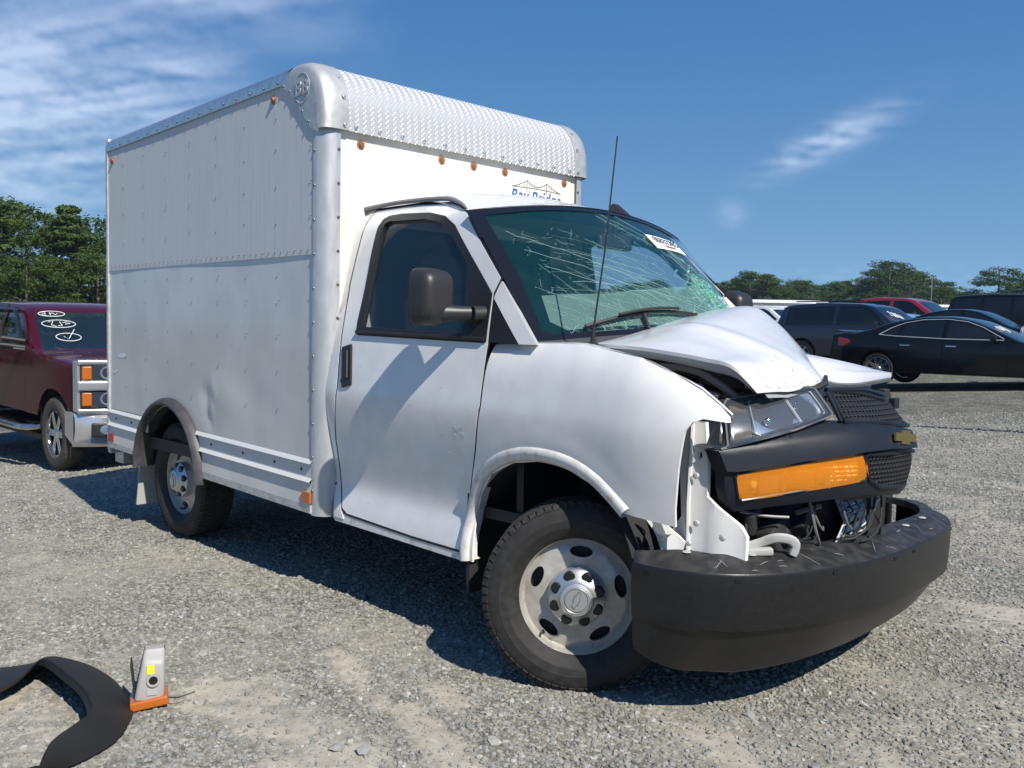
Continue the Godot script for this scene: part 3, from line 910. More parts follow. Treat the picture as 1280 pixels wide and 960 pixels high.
	for k in 90:
		# the crushed corner and a line of chips along the bottom
		var c0 := Vector2(-0.45, 0.70) + Vector2(rng.randfn(0, 0.12), rng.randfn(0, 0.13)) if k < 60 else Vector2(rng.randf_range(-0.6, 0.85), rng.randf_range(0.88, 0.95))
		fine.call(c0, c0 + Vector2(rng.randfn(0, 0.04), rng.randfn(0, 0.06)), 0.001, 0.004)
	kind(obj("cracks", g, M.crack, screen, 0), "stuff")
	# pale veil over the lower third, the bright haze put into its colour
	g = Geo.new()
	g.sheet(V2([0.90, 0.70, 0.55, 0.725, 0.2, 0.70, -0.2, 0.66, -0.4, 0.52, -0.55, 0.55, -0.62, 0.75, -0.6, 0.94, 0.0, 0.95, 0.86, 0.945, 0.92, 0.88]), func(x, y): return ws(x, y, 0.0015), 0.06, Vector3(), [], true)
	obj("haze_layer", g, M.glass_haze, screen, 60)
	# glittering loose chips of glass
	g = Geo.new()
	for k in 900:
		var c0 := Vector2(-0.42, 0.72) + Vector2(rng.randfn(0, 0.10), rng.randfn(0, 0.12))
		if k > 560: c0 = Vector2(rng.randf_range(-0.7, 0.88), rng.randf_range(0.86, 0.95))
		if k > 740: c0 = Vector2(0.15, 0.1).lerp(Vector2(-0.45, 0.45), rng.randf()) + Vector2(rng.randfn(0, 0.03), rng.randfn(0, 0.03)) if k % 2 else Vector2(rng.randf_range(0.1, 0.9), rng.randf_range(0.3, 0.9))
		if c0.x < -0.93 or c0.x > 0.92 or c0.y > 0.95: continue
		var p0 := ws(c0.x, c0.y, 0.004)
		var sz := rng.randf_range(0.003, 0.012) * (1.0 if k < 560 else 0.5)
		var b := Basis.from_euler(Vector3(rng.randf() * TAU, rng.randf() * TAU, rng.randf() * TAU))
		g.tri(p0 + b * Vector3(sz, 0, 0), p0 + b * Vector3(-sz * 0.6, sz * 0.8, 0), p0 + b * Vector3(-sz * 0.4, -sz * 0.7, 0))
	kind(obj("glass_chips", g, M.chip, screen, 0), "stuff")
	# paper label with a lot number
	g = Geo.new()
	g.sheet(V2([-0.645, 0.178, -0.2, 0.2, -0.19, 0.335, -0.645, 0.30]), func(x, y): return ws(x, y, 0.005), 0.05, Vector3(), [], true)
	var label := obj("lot_label", g, M.paper, screen, 60)
	for row in 2:
		var lt := obj("label_print", letters("65332765" if row == 0 else "65332765", 0.066 if row == 0 else 0.03, 0.0006, 0.0), M.ink, label)
		var o := ws(-0.42, 0.232 if row == 0 else 0.285, 0.0062)
		var ex := (ws(-0.62, 0.235) - ws(-0.22, 0.255)).normalized()
		var ey := (ws(-0.42, 0.2) - ws(-0.42, 0.3)).normalized()
		lt.transform = Transform3D(Basis(ex, ey, ex.cross(ey)), o)
	# mirror stem and inside mirror
	g = Geo.new()
	g.box(ws(0.0, 0.2, -0.09), Vector3(0.04, 0.07, 0.26), Basis(Vector3(0, 0, 1), 0.2), 0.018)
	g.tube([ws(0, 0.12, -0.01), ws(0, 0.18, -0.08)], 0.012, 8)
	obj("inside_mirror", g, M.black, T)
	# ---- cowl and wipers
	g = Geo.new()
	g.grid(func(a, b):
		var u := lerpf(1.02, -1.02, a)
		var p0 := ws(clampf(u, -1, 1), 0.985, 0.004)
		p0.z = 0.87 * u
		return p0 + Vector3(0.26 * b, -0.012 - 0.045 * b, 0.0), 24, 6, true)
	obj("cowl", g, M.cowl, T, 60)
	for q in [[0.78, 0.945, 0.02, 0.9], [-0.05, 0.945, -0.7, 0.86]]:
		g = Geo.new()
		var wl := []
		for k in 14:
			var t := k / 13.0
			wl.append(ws(lerpf(q[0], q[2], t), lerpf(q[1], q[3], t) - 0.035 * sin(PI * t), 0.018 + 0.008 * sin(PI * t)))
		g.tube(wl, 0.009, 6)
		var w2 := []
		for k in 8: w2.append(wl[3 + k] + Vector3(0.018, 0.016, 0))
		g.tube(w2, 0.007, 6)
		var pv: Vector3 = ws(q[0] * 0.5 + 0.05, 1.0, 0.01)
		g.tube([pv, wl[6]], 0.011, 6)
		obj("wiper", g, M.black, T)
	# ---- cabin
	g = Geo.new()
	g.box(Vector3(-0.9, 0.62, 0), Vector3(1.6, 0.05, 1.8))
	g.box(Vector3(-1.675, 1.30, 0), Vector3(0.02, 1.36, 1.36))
	g.box(Vector3(-0.35, 0.9, 0), Vector3(0.04, 0.6, 1.76))
	obj("cab_shell", g, M.black, T)
	g = Geo.new()
	g.grid(func(a, b):
		var z := lerpf(0.83, -0.83, b)
		var c := 1.0 - pow(z / 0.83, 2)
		var t: float = a
		var pr := [Vector2(-0.36, 0.95), Vector2(-0.47, 1.12), Vector2(-0.46, 1.24), Vector2(-0.40, 1.295), Vector2(-0.25, 1.315), Vector2(-0.1, 1.33), Vector2(0.05, 1.335)]
		var i := mini(int(t * 6), 5)
		var q: Vector2 = pr[i].lerp(pr[i + 1], t * 6 - i)
		if q.x > -0.3: q.x = minf(q.x, -0.3 + 0.25 * c + (q.x + 0.3) * 0.4)
		return Vector3(q.x, q.y + 0.06 * exp(-pow((z + 0.42) / 0.25, 2)) * smoothstep(1.2, 1.3, q.y) + 0.012 * sin(z * 9.0), z), 24, 24, true)
	obj("dashboard", g, M.dash_light, T, 60)
	for z in [0.42, -0.42]:
		var seat := Node3D.new()
		seat.name = numbered("seat", T)
		T.add_child(seat, true)
		g = Geo.new(); g.box(Vector3(-1.08, 0.95, z), Vector3(0.55, 0.18, 0.54), Basis(), 0.07)
		obj("cushion", g, M.cloth, seat)
		g = Geo.new(); g.box(Vector3(-1.36, 1.3, z), Vector3(0.17, 0.66, 0.52), Basis(Vector3(0, 0, 1), 0.16), 0.08)
		obj("backrest", g, M.cloth, seat)
		g = Geo.new(); g.box(Vector3(-1.42, 1.73, z), Vector3(0.11, 0.2, 0.3), Basis(Vector3(0, 0, 1), 0.12), 0.05)
		obj("headrest", g, M.cloth, seat)
	g = Geo.new()
	var wheel_ring := []
	var wb := Basis(Vector3(0, 0, 1), -1.05)
	for k in 33: wheel_ring.append(Vector3(-0.62, 1.27, -0.42) + wb * Vector3(0.185 * cos(TAU * k / 32), 0, 0.185 * sin(TAU * k / 32)))
	g.tube(wheel_ring, 0.014, 8, false)
	g.box(Vector3(-0.61, 1.27, -0.42), Vector3(0.14, 0.05, 0.12), wb, 0.02)
	for z in [-0.58, -0.27]: g.tube([Vector3(-0.61, 1.27, -0.42), Vector3(-0.62, 1.27, z)], 0.014, 6)
	g.tube([Vector3(-0.6, 1.26, -0.42), Vector3(-0.35, 1.1, -0.42)], 0.035, 8)
	obj("steering_wheel", g, M.black, T)
	# ---- door mirrors
	for s in [1.0, -1.0]:
		# the far arm stands folded a little further out
		var mx := 0.0 if s > 0 else 0.085
		g = Geo.new()
		g.grid(func(a, b):
			# a domed shell, open to the rear
			var u := lerpf(-1.0, 1.0, a); var v := lerpf(-1.0, 1.0, b)
			var rr := pow(pow(absf(u), 4.0) + pow(absf(v), 4.0), 0.25)
			var e := maxf(absf(u), absf(v))
			var k := (e / rr) if rr > 0.001 else 1.0
			var d := 0.1 * pow(maxf(0.0, 1.0 - pow(e, 5.0)), 0.55)
			return Vector3(-0.703 + mx + d, 1.567 + v * k * 0.126, s * (1.119 + mx + u * k * 0.1)), 22, 22, s < 0)
		var mr := obj("door_mirror", g, M.mirror_black, T, 60)
		g = Geo.new()
		var rim := PackedVector2Array()
		for k in 40:
			var cu := cos(TAU * k / 40); var su := sin(TAU * k / 40)
			rim.push_back(Vector2(signf(cu) * pow(absf(cu), 0.5) * 0.102, signf(su) * pow(absf(su), 0.5) * 0.126))
		g.prism(rim, func(x, y): return Vector3(-0.713 + mx, 1.567 + y, s * (1.119 + mx + x)), Vector3(0.016, 0, 0))
		obj("mirror_rim", g, M.mirror_black, mr)
		g = Geo.new()
		g.box(Vector3(-0.715 + mx, 1.567, s * (1.119 + mx)), Vector3(0.006, 0.215, 0.16), Basis(), 0.003)
		obj("mirror_glass", g, M.chrome, mr)
		g = Geo.new()
		g.tube([Vector3(-0.65 + mx, 1.50, s * (1.10 + mx)), Vector3(-0.6, 1.498, s * 1.03), Vector3(-0.575, 1.498, s * 0.985)], [0.045, 0.034, 0.033], 14, true, 1.0)
		g.tube([Vector3(-0.573, 1.498, s * 0.98), Vector3(-0.562, 1.496, s * 0.92)], [0.036, 0.04], 14)
		obj("mirror_arm", g, M.mirror_black, mr)
	# ---- whip aerial
	g = Geo.new()
	var q0 := Vector3(0.017, 1.372, 0.855)
	g.lathe([Vector2(0.0, 0.075), Vector2(0.008, 0.072), Vector2(0.011, 0.02), Vector2(0.022, 0.012), Vector2(0.024, 0.0)], Transform3D(Basis(), q0), 14)
	var ant := obj("aerial", g, M.black, T)
	g = Geo.new()
	g.tube([q0 + Vector3(0, 0.06, 0), Vector3(0.02, 1.75, 0.80), Vector3(0.005, 2.225, 0.72)], [0.0042, 0.0036, 0.003], 6)
	obj("aerial_rod", g, M.black, ant)

func bonnet_point(a: float, b: float) -> Vector3:
	# rows from the windscreen forward, columns from the near side across
	var rows := [
		V3([-0.01, 1.382, 0.82, -0.06, 1.415, 0.55, -0.09, 1.475, 0.22, -0.12, 1.53, -0.1, -0.17, 1.56, -0.4, -0.3, 1.54, -0.8]),
		V3([0.19, 1.377, 0.81, 0.17, 1.43, 0.55, 0.13, 1.495, 0.22, 0.07, 1.543, -0.1, -0.01, 1.57, -0.4, -0.2, 1.55, -0.8]),
		V3([0.36, 1.361, 0.80, 0.345, 1.408, 0.55, 0.31, 1.452, 0.22, 0.24, 1.478, -0.1, 0.125, 1.49, -0.4, -0.09, 1.48, -0.8]),
		V3([0.50, 1.342, 0.785, 0.50, 1.365, 0.55, 0.47, 1.392, 0.22, 0.375, 1.395, -0.1, 0.235, 1.39, -0.4, 0.03, 1.38, -0.8]),
		V3([0.60, 1.318, 0.76, 0.615, 1.318, 0.55, 0.59, 1.33, 0.22, 0.452, 1.325, -0.1, 0.30, 1.315, -0.4, 0.10, 1.30, -0.8]),
		V3([0.655, 1.232, 0.68, 0.685, 1.24, 0.5, 0.665, 1.256, 0.2, 0.51, 1.243, -0.1, 0.36, 1.228, -0.4, 0.165, 1.21, -0.75])]
	var t := a * 5.0
	var i := mini(int(t), 4)
	var cols := []
	for k in [maxi(i - 1, 0), i, i + 1, mini(i + 2, 5)]:
		var r: Array = rows[k]
		var s := b * 5.0
		var j := mini(int(s), 4)
		cols.append(r[j].cubic_interpolate(r[j + 1], r[maxi(j - 1, 0)], r[mini(j + 2, 5)], s - j))
	return cols[1].cubic_interpolate(cols[2], cols[0], cols[3], t - i)

func front_end(T: Node3D) -> void:
	var g: Geo
	# ---- bonnet, buckled and pushed up
	g = Geo.new()
	var hood := func(a, b):
		var v := bonnet_point(a, b)
		# a pressed ridge running forward
		v.y += 0.012 * exp(-pow((b - 0.30 - 0.03 * a) / 0.022, 2)) * smoothstep(0.0, 0.25, a) * smoothstep(1.05, 0.6, a)
		v.y -= 0.006 * exp(-pow((b - 0.21) / 0.05, 2)) * smoothstep(0.1, 0.4, a)
		v.y += 0.004 * sin(a * 9.0 + b * 3.0) * sin(b * 8.0) * a
		return v
	g.grid(hood, 44, 44, false)
	for edge in [[0, 1], [1, 0], [1, 1]]:
		for k in 44:
			var t0 := k / 44.0; var t1 := (k + 1) / 44.0
			var a: Vector3 = hood.call(t0, 0.0) if edge == [0, 1] else hood.call(1.0, t0) if edge == [1, 0] else hood.call(0.0, t0)
			var b: Vector3 = hood.call(t1, 0.0) if edge == [0, 1] else hood.call(1.0, t1) if edge == [1, 0] else hood.call(0.0, t1)
			var dn := Vector3(0, -0.014, -0.003)
			g.quad(a, a + dn, b + dn, b)
	var bon := obj("bonnet", g, M.white, T, 50)
	# squashed flies and chips along the front edge
	var fr := RandomNumberGenerator.new()
	fr.seed = 3
	g = Geo.new()
	for k in 80:
		var a0 := 1.0 - 0.28 * pow(fr.randf(), 1.6); var b0 := fr.randf_range(0.06, 0.5)
		var c0: Vector3 = hood.call(a0, b0)
		var tu: Vector3 = (hood.call(a0 - 0.01, b0) - c0).normalized(); var tv: Vector3 = (hood.call(a0, b0 + 0.01) - c0).normalized()
		var up := tv.cross(tu).normalized()
		if up.dot(Vector3(0.5, 1, 0)) < 0: up = -up
		var rr := fr.randf_range(0.0012, 0.0034)
		var pp := []
		for m in 6: pp.append(c0 + up * 0.0012 + (tu * cos(TAU * m / 6) * fr.randf_range(0.8, 1.8) + tv * sin(TAU * m / 6)) * rr)
		for m in 4: g.tri(pp[0], pp[m + 1], pp[m + 2])
	kind(obj("specks", g, M.speck, bon, 0), "stuff")
	g = Geo.new()
	g.grid(func(a, b):
		var v: Vector3 = hood.call(lerpf(0.02, 0.90, a), lerpf(0.008, 0.16, b * b))
		return v + Vector3(0, -0.016 - 0.028 * smoothstep(0.0, 0.5, b) - 0.02 * b, -0.012), 24, 6, true)
	g.grid(func(a, b): return hood.call(lerpf(0.02, 0.97, a), lerpf(0.1, 0.97, b)) + Vector3(0, -0.045, 0), 16, 16, true)
	obj("bonnet_frame", g, M.under_hood, bon, 50)
	# ---- dark engine bay with a few pipes and hoses
	g = Geo.new()
	g.box(Vector3(-0.05, 0.8, 0.0), Vector3(0.5, 0.7, 1.1))
	g.box(Vector3(0.1, 1.0, 0.5), Vector3(0.4, 0.45, 0.3), Basis(), 0.05)
	g.box(Vector3(0.12, 1.2, 0.5), Vector3(0.24, 0.1, 0.2), Basis(), 0.03)
	g.box(Vector3(0.34, 0.85, 0.1), Vector3(0.06, 0.6, 1.1))
	obj("engine", g, M.black, T)
	for q in [[V3([0.1, 1.27, 0.72, 0.25, 1.30, 0.72, 0.4, 1.29, 0.7, 0.5, 1.24, 0.68, 0.55, 1.19, 0.64]), 0.016], [V3([-0.05, 1.29, 0.7, 0.1, 1.305, 0.66, 0.2, 1.28, 0.6]), 0.01], [V3([0.45, 1.1, 0.68, 0.44, 1.22, 0.7, 0.41, 1.235, 0.7]), 0.008], [V3([0.0, 1.24, 0.74, 0.3, 1.24, 0.76, 0.52, 1.2, 0.72]), 0.012]]:
		g = Geo.new()
		g.tube(spline(q[0], 14), q[1], 8)
		obj("hose", g, M.hose, T)
	g = Geo.new()
	g.box(Vector3(0.24, 1.305, 0.7), Vector3(0.09, 0.012, 0.05), Basis(Vector3(0, 0, 1), -0.1), 0.004)
	obj("latch_plate", g, M.alu_dull, T)
	# ---- bare inner wing (white) with bolts
	g = Geo.new()
	g.sheet(V2([0.435, 1.11, 0.519, 1.108, 0.535, 0.95, 0.536, 0.835, 0.59, 0.79, 0.652, 0.738, 0.675, 0.70, 0.672, 0.60, 0.395, 0.58, 0.398, 0.69, 0.44, 0.75, 0.425, 0.95]), func(x, y): return Vector3(x, y, 0.80 + 0.02 * smoothstep(0.52, 0.46, x) - 0.05 * smoothstep(0.55, 0.68, x)), 0.03, Vector3(0.005, 0, -0.012), [circle(Vector2(0.492, 1.07), 0.009, 10), circle(Vector2(0.502, 0.985), 0.009, 10, 0.016)])
	for q in [[0.478, 0.6, 1.1]]:
		g.tube([Vector3(0.475, 0.6, 0.822), Vector3(0.47, 0.8, 0.824), Vector3(0.478, 1.1, 0.822)], 0.008, 6)
	g.sheet(V2([0.3, 0.74, 0.4, 0.735, 0.47, 0.66, 0.45, 0.58, 0.36, 0.63]), func(x, y): return Vector3(x, y, 0.86 + 0.02 * sin(x * 50.0)), 0.03, Vector3(0, 0, -0.01))
	var sup := obj("inner_wing", g, M.white, T, 40)
	var pts := []
	for q in [[0.50, 0.91], [0.508, 0.735], [0.475, 0.655], [0.62, 0.7]]: pts.append(Vector3(q[0], q[1], 0.822))
	kind(obj("bolts", rivets(pts, Vector3(0.2, 0, 1), 0.014), M.alu_dull, sup), "stuff")
	g = Geo.new()
	g.prism(V2([0.36, 0.735, 0.4, 0.74, 0.43, 0.69, 0.40, 0.66]), func(x, y): return Vector3(x, y, 0.9), Vector3(0.01, 0, -0.02))
	obj("torn_bracket", g, M.flap, T)
	# ---- grille surround
	var low_mesh := V2([0.30, 0.99, 0.15, 0.988, -0.085, 0.975, -0.3, 0.95, -0.3, 0.83, -0.2, 0.835, 0.077, 0.85, 0.2, 0.858, 0.27, 0.89])
	var up_mesh := V2([0.285, 1.222, 0.106, 1.205, -0.02, 1.18, -0.2, 1.17, -0.35, 1.15, -0.35, 1.06, -0.1, 1.075, 0.02, 1.085, 0.135, 1.1, 0.345, 1.108])
	var lens := V2([0.775, 0.918, 0.765, 0.93, 0.56, 0.965, 0.322, 0.992, 0.308, 0.985, 0.288, 0.905, 0.298, 0.893, 0.56, 0.858, 0.735, 0.829, 0.748, 0.836])
	g = Geo.new()
	var lower := V2([0.81, 0.95, 0.783, 0.95, 0.553, 0.985, 0.310, 1.01, 0.187, 1.015, 0.03, 1.008, -0.129, 0.995, -0.4, 0.97, -0.8, 0.93, -0.8, 0.80, -0.31, 0.80, -0.166, 0.798, 0.088, 0.812, 0.228, 0.832, 0.399, 0.822, 0.625, 0.798, 0.735, 0.78, 0.765, 0.8, 0.80, 0.88])
	g.sheet(lower, func(z, y): return Vector3(nose(z, y) - 0.012 * smoothstep(0.83, 0.79, y), y, z), 0.025, Vector3(-0.04, 0, 0), [lens, low_mesh], true)
	var sur := obj("grille_surround", g, M.bumper_plastic, T, 50)
	g = Geo.new()
	var bar := V2([0.828, 1.012, 0.708, 1.034, 0.584, 1.066, 0.395, 1.112, 0.318, 1.11, 0.143, 1.096, 0.019, 1.076, -0.126, 1.05, -0.4, 1.03, -0.8, 0.99, -0.8, 0.915, -0.4, 0.955, -0.129, 0.99, 0.03, 1.0, 0.187, 1.008, 0.310, 1.003, 0.553, 0.975, 0.783, 0.938, 0.815, 0.94])
	g.sheet(bar, func(z, y):
		var mid := curve([-0.8, 0.955, -0.13, 1.02, 0.03, 1.038, 0.31, 1.056, 0.56, 1.02, 0.8, 0.975], z)
		return Vector3(nose(z, y) + 0.016 - 0.16 * (y - mid) - 0.5 * maxf(0.0, y - mid - 0.034), y, z), 0.012, Vector3(-0.06, 0, 0), [], true)
	obj("grille_bar", g, M.bumper_plastic, sur, 50)
	g = Geo.new()
	var e0 := nose(0.075, 1.045); var e1 := (nose(0.13, 1.045) - nose(0.02, 1.045)) / 0.11
	g.prism(bowtie(0.17, 0.05), func(x, y): return Vector3(e0 + 0.019 - e1 * x - 0.16 * y, 1.045 + y - 0.1 * x, 0.075 - x), Vector3(0.008, 0, 0))
	obj("emblem", g, M.gold, sur)
	# honeycomb mesh in both openings
	for k in 2:
		g = Geo.new()
		var region := up_mesh if k == 0 else low_mesh
		var s := 0.0118
		for i in range(-22, 26):
			for j in range(0, 30):
				var c := Vector2(i * s * 1.75 + (s * 0.875 if j % 2 else 0.0), 0.8 + j * s * 1.5)
				if not Geometry2D.is_point_in_polygon(c, region): continue
				var ring := []
				for m in 6:
					var a := TAU * (m + 0.5) / 6
					var o := c + Vector2(cos(a), sin(a)) * s * 0.98
					var n := c + Vector2(cos(a), sin(a)) * s * 0.72
					ring.append([Vector3(nose(o.x, o.y) - 0.004, o.y, o.x), Vector3(nose(n.x, n.y) - 0.014, n.y, n.x)])
				for m in 6: g.quad(ring[m][0], ring[m][1], ring[(m + 1) % 6][1], ring[(m + 1) % 6][0])
		kind(obj("grille_mesh", g, M.mesh_black, sur, 0), "stuff")
	g = Geo.new()
	g.sheet(V2([0.3, 0.8, -0.75, 0.8, -0.75, 1.08, -0.3, 1.13, 0.1, 1.18, 0.28, 1.2]), nosef(-0.05), 0.08, Vector3(), [], true)
	obj("grille_back", g, M.black, sur)
	for region in [up_mesh, low_mesh]:
		g = Geo.new()
		var ring := []
		for q in region: ring.append(Vector3(nose(q.x, q.y) + 0.002, q.y, q.x))
		ring.append(ring[0])
		g.tube(ring, 0.009, 6, false)
		obj("mesh_frame", g, M.bumper_plastic, sur)
	# upper brace beside the lamp
	g = Geo.new()
	g.tube([Vector3(nose(0.37, 1.11) + 0.01, 1.11, 0.365), Vector3(nose(0.295, 1.215), 1.215, 0.30)], 0.009, 6)
	g.tube([Vector3(nose(0.295, 1.22), 1.222, 0.30), Vector3(nose(0.1, 1.21) + 0.005, 1.222, 0.106), Vector3(nose(-0.3, 1.17), 1.18, -0.3)], 0.012, 6)
	g.sheet(V2([0.40, 1.12, 0.372, 1.12, 0.32, 1.235, 0.36, 1.24]), nosef(-0.03), 0.03, Vector3(-0.01, 0, 0), [], true)
	obj("grille_brace", g, M.bumper_plastic, sur)
	g = Geo.new()
	g.sheet(V2([0.40, 1.135, 0.386, 1.132, 0.356, 1.2, 0.372, 1.205]), nosef(-0.02), 0.03, Vector3(-0.006, 0, 0), [], true)
	obj("lamp_tab", g, M.flap, sur)
	# crumpled black catch at the tip of the bonnet
	g = Geo.new()
	g.tube(V3([0.66, 1.222, 0.34, 0.685, 1.228, 0.28, 0.69, 1.245, 0.22, 0.675, 1.27, 0.19]), [0.012, 0.014, 0.013, 0.009], 7)
	g.box(Vector3(0.66, 1.215, 0.27), Vector3(0.05, 0.03, 0.06), Basis.from_euler(Vector3(0.4, 0.3, 0.5)), 0.008)
	obj("bonnet_catch", g, M.liner, T)
	# ---- the far wing, torn loose and folded over beside the grille
	g = Geo.new()
	var far_edge := V3([-0.024, 1.338, -0.92, 0.158, 1.312, -0.92, 0.311, 1.285, -0.92, 0.416, 1.260, -0.92, 0.478, 1.238, -0.92])
	var near_edge := V3([0.12, 1.275, -0.66, 0.277, 1.209, -0.66, 0.404, 1.205, -0.66, 0.51, 1.226, -0.66, 0.582, 1.243, -0.66])
	var fa := spline(far_edge, 21); var na := spline(near_edge, 21)
	var wing := func(a, b):
		var i := int(round(a * 20))
		var v: Vector3 = fa[i].lerp(na[i], b)
		v.y += 0.02 * sin(PI * b) + 0.012 * exp(-pow((b - 0.72) / 0.1, 2)) * sin(PI * a)
		return v
	g.grid(wing, 20, 12, true)
	g.grid(func(a, b): return wing.call(a, b) + Vector3(0, -0.006, 0), 20, 12, false)
	for i in 20:
		g.quad(na[i], na[i + 1], na[i + 1] + Vector3(-0.004, -0.02, -0.01), na[i] + Vector3(-0.004, -0.02, -0.01))
	obj("torn_wing", g, M.white, T, 40)
	g = Geo.new()
	g.box(Vector3(0.43, 1.10, -0.74), Vector3(0.22, 0.12, 0.06), Basis(Vector3.UP, 0.1))
	g.box(Vector3(0.45, 1.12, -0.68), Vector3(0.07, 0.14, 0.04), Basis(), 0.01)
	g.box(Vector3(0.53, 1.13, -0.70), Vector3(0.05, 0.11, 0.06), Basis(), 0.01)
	obj("far_lamp_carrier", g, M.liner, T)
	g = Geo.new()
	g.box(Vector3(0.46, 1.14, -0.65), Vector3(0.03, 0.06, 0.012), Basis(), 0.004)
	obj("carrier_plate", g, M.alu_dull, T)
	g = Geo.new()
	g.box(Vector3(0.60, 1.125, -0.56), Vector3(0.09, 0.03, 0.05), Basis(Vector3(0, 0, 1), -0.2), 0.008)
	g.box(Vector3(0.645, 1.128, -0.555), Vector3(0.03, 0.05, 0.06), Basis(), 0.006)
	obj("grille_bracket", g, M.bumper_plastic, T)
	# ---- headlamp
	var hl := V2([0.822, 1.018, 0.80, 1.03, 0.735, 1.175, 0.715, 1.19, 0.37, 1.236, 0.352, 1.228, 0.376, 1.14, 0.39, 1.131, 0.56, 1.085])
	g = Geo.new()
	g.sheet(hl, nosef(-0.03), 0.03, Vector3(-0.08, 0, 0), [], true)
	g.sheet(hl, nosef(0.012), 0.03, Vector3(-0.03, 0, 0), [Geometry2D.offset_polygon(hl, -0.010)[0]], true)
	var lamp := obj("headlamp", g, M.lamp_body, T, 50)
	g = Geo.new()
	# ribbed outer end
	for k in 26:
		var t := k / 26.0
		var a := Vector2(0.80, 1.035).lerp(Vector2(0.69, 1.062), t); var b := Vector2(0.722, 1.178).lerp(Vector2(0.63, 1.195), t)
		var A := Vector3(nose(a.x, a.y) - 0.022, a.y, a.x); var B := Vector3(nose(b.x, b.y) - 0.022, b.y, b.x)
		g.tube([A, A.lerp(B, 0.33), A.lerp(B, 0.66), B], 0.0017, 4, false)
	kind(obj("lamp_ribs", g, M.lamp_rib, lamp, 0), "stuff")
	var refl := V2([0.688, 1.075, 0.672, 1.063, 0.56, 1.092, 0.40, 1.136, 0.383, 1.146, 0.368, 1.214, 0.382, 1.227, 0.605, 1.203, 0.628, 1.19])
	g = Geo.new()
	g.sheet(refl, func(z, y):
		var q := Vector2((z - 0.58) / 0.075, (y - 1.14) / 0.06)
		var q2 := Vector2((z - 0.46) / 0.07, (y - 1.165) / 0.055)
		var d := maxf(0.0, 1.0 - q.length_squared()) + maxf(0.0, 1.0 - q2.length_squared())
		return Vector3(nose(z, y) - 0.02 - 0.06 * sqrt(minf(d, 1.0)), y, z), 0.012, Vector3(), [], true)
	obj("reflector", g, M.reflector, lamp, 40)
	g = Geo.new()
	var rim := []
	for q in refl: rim.append(Vector3(nose(q.x, q.y) - 0.008, q.y, q.x))
	rim.append(rim[0])
	g.tube(rim, 0.002, 6, false)
	g.tube([Vector3(nose(0.52, 1.1) - 0.012, 1.108, 0.50), Vector3(nose(0.51, 1.2) - 0.012, 1.205, 0.475)], 0.006, 6)
	obj("reflector_rim", g, M.alu_dull, lamp)
	g = Geo.new()
	g.lathe([Vector2(0.0, 0.016), Vector2(0.008, 0.014), Vector2(0.014, 0.006), Vector2(0.016, 0.0)], axis_to(Vector3(0.8, 0.3, 0.5), Vector3(nose(0.625, 1.105) - 0.016, 1.112, 0.622)), 14)  # chrome beads added to give the lamp a sun glint
	for k in 3: g.lathe([Vector2(0.0, 0.01), Vector2(0.004, 0.008), Vector2(0.006, 0.0)], axis_to(Vector3(0.8, 0.3, 0.5), Vector3(nose(0.5, 1.15) - 0.012, 1.135 + 0.022 * k, 0.49 - 0.008 * k)), 8)
	obj("glint_beads", g, M.chrome, lamp)
	g = Geo.new()
	var edge := []
	for q in hl: edge.append(Vector3(nose(q.x, q.y) + 0.010, q.y, q.x))
	edge.append(edge[0])
	g.tube(edge, 0.0045, 6, false)
	obj("lamp_bezel", g, M.hose, lamp)
	g = Geo.new()
	g.sheet(Geometry2D.offset_polygon(hl, -0.008)[0], nosef(0.008), 0.04, Vector3(), [], true)
	obj("lamp_lens", g, M.clear, lamp, 60)
	# ---- indicator
	g = Geo.new()
	g.sheet(Geometry2D.offset_polygon(lens, 0.006)[0], nosef(-0.028), 0.03, Vector3(), [], true)
	for z in [0.675, 0.60, 0.44]: g.box(Vector3(nose(z, 0.91) - 0.016, 0.905, z), Vector3(0.02, 0.08, 0.004), Basis(Vector3.UP, 0.4))
	for i in 60:
		for j in 9:
			# small reflecting pyramids, tipped differently in each chamber
			var z := 0.30 + i * 0.0078; var y := 0.838 + j * 0.0165 
			if not Geometry2D.is_point_in_polygon(Vector2(z, y), lens): continue
			var tip := (0.007 if z > 0.675 else (0.003 if z > 0.6 else (0.010 if z > 0.44 else 0.005))) * (0.7 + 0.6 * absf(sin(i * 12.9 + j * 78.2)))
			var c0 := Vector3(nose(z, y) - 0.026, y, z)
			var q := [c0 + Vector3(0.002, -0.008, -0.0038), c0 + Vector3(-0.002, -0.008, 0.0038), c0 + Vector3(-0.002, 0.008, 0.0038), c0 + Vector3(0.002, 0.008, -0.0038)]
			var pk := c0 + Vector3(tip, 0.002, 0.0015)
			for k in 4: g.tri(q[k], q[(k + 1) % 4], pk)
	var ind := obj("indicator", g, M.amber_back, T, 60)
	g = Geo.new()
	g.lathe([Vector2(0.0, 0.02), Vector2(0.012, 0.016), Vector2(0.018, 0.0)], axis_to(Vector3(0.8, 0, 0.5), Vector3(nose(0.7, 0.885) - 0.026, 0.885, 0.69)), 12)
	obj("bulb", g, M.bulb, ind)
	g = Geo.new()
	g.sheet(Geometry2D.offset_polygon(lens, 0.004, Geometry2D.JOIN_ROUND)[0], func(z, y):
		var rib := 0.0012 * absf(fmod(absf(z) * 260.0, 2.0) - 1.0)
		return Vector3(nose(z, y) + 0.004 + rib, y, z), 0.004, Vector3(), [], true)
	obj("indicator_lens", g, M.amber_lens, ind, 20)
	g = Geo.new()
	var ring0 := []
	for q in lens: ring0.append(Vector3(nose(q.x, q.y) + 0.002, q.y, q.x))
	ring0.append(ring0[0])
	g.tube(ring0, 0.006, 6, false)
	obj("indicator_rim", g, M.gloss_black, ind)
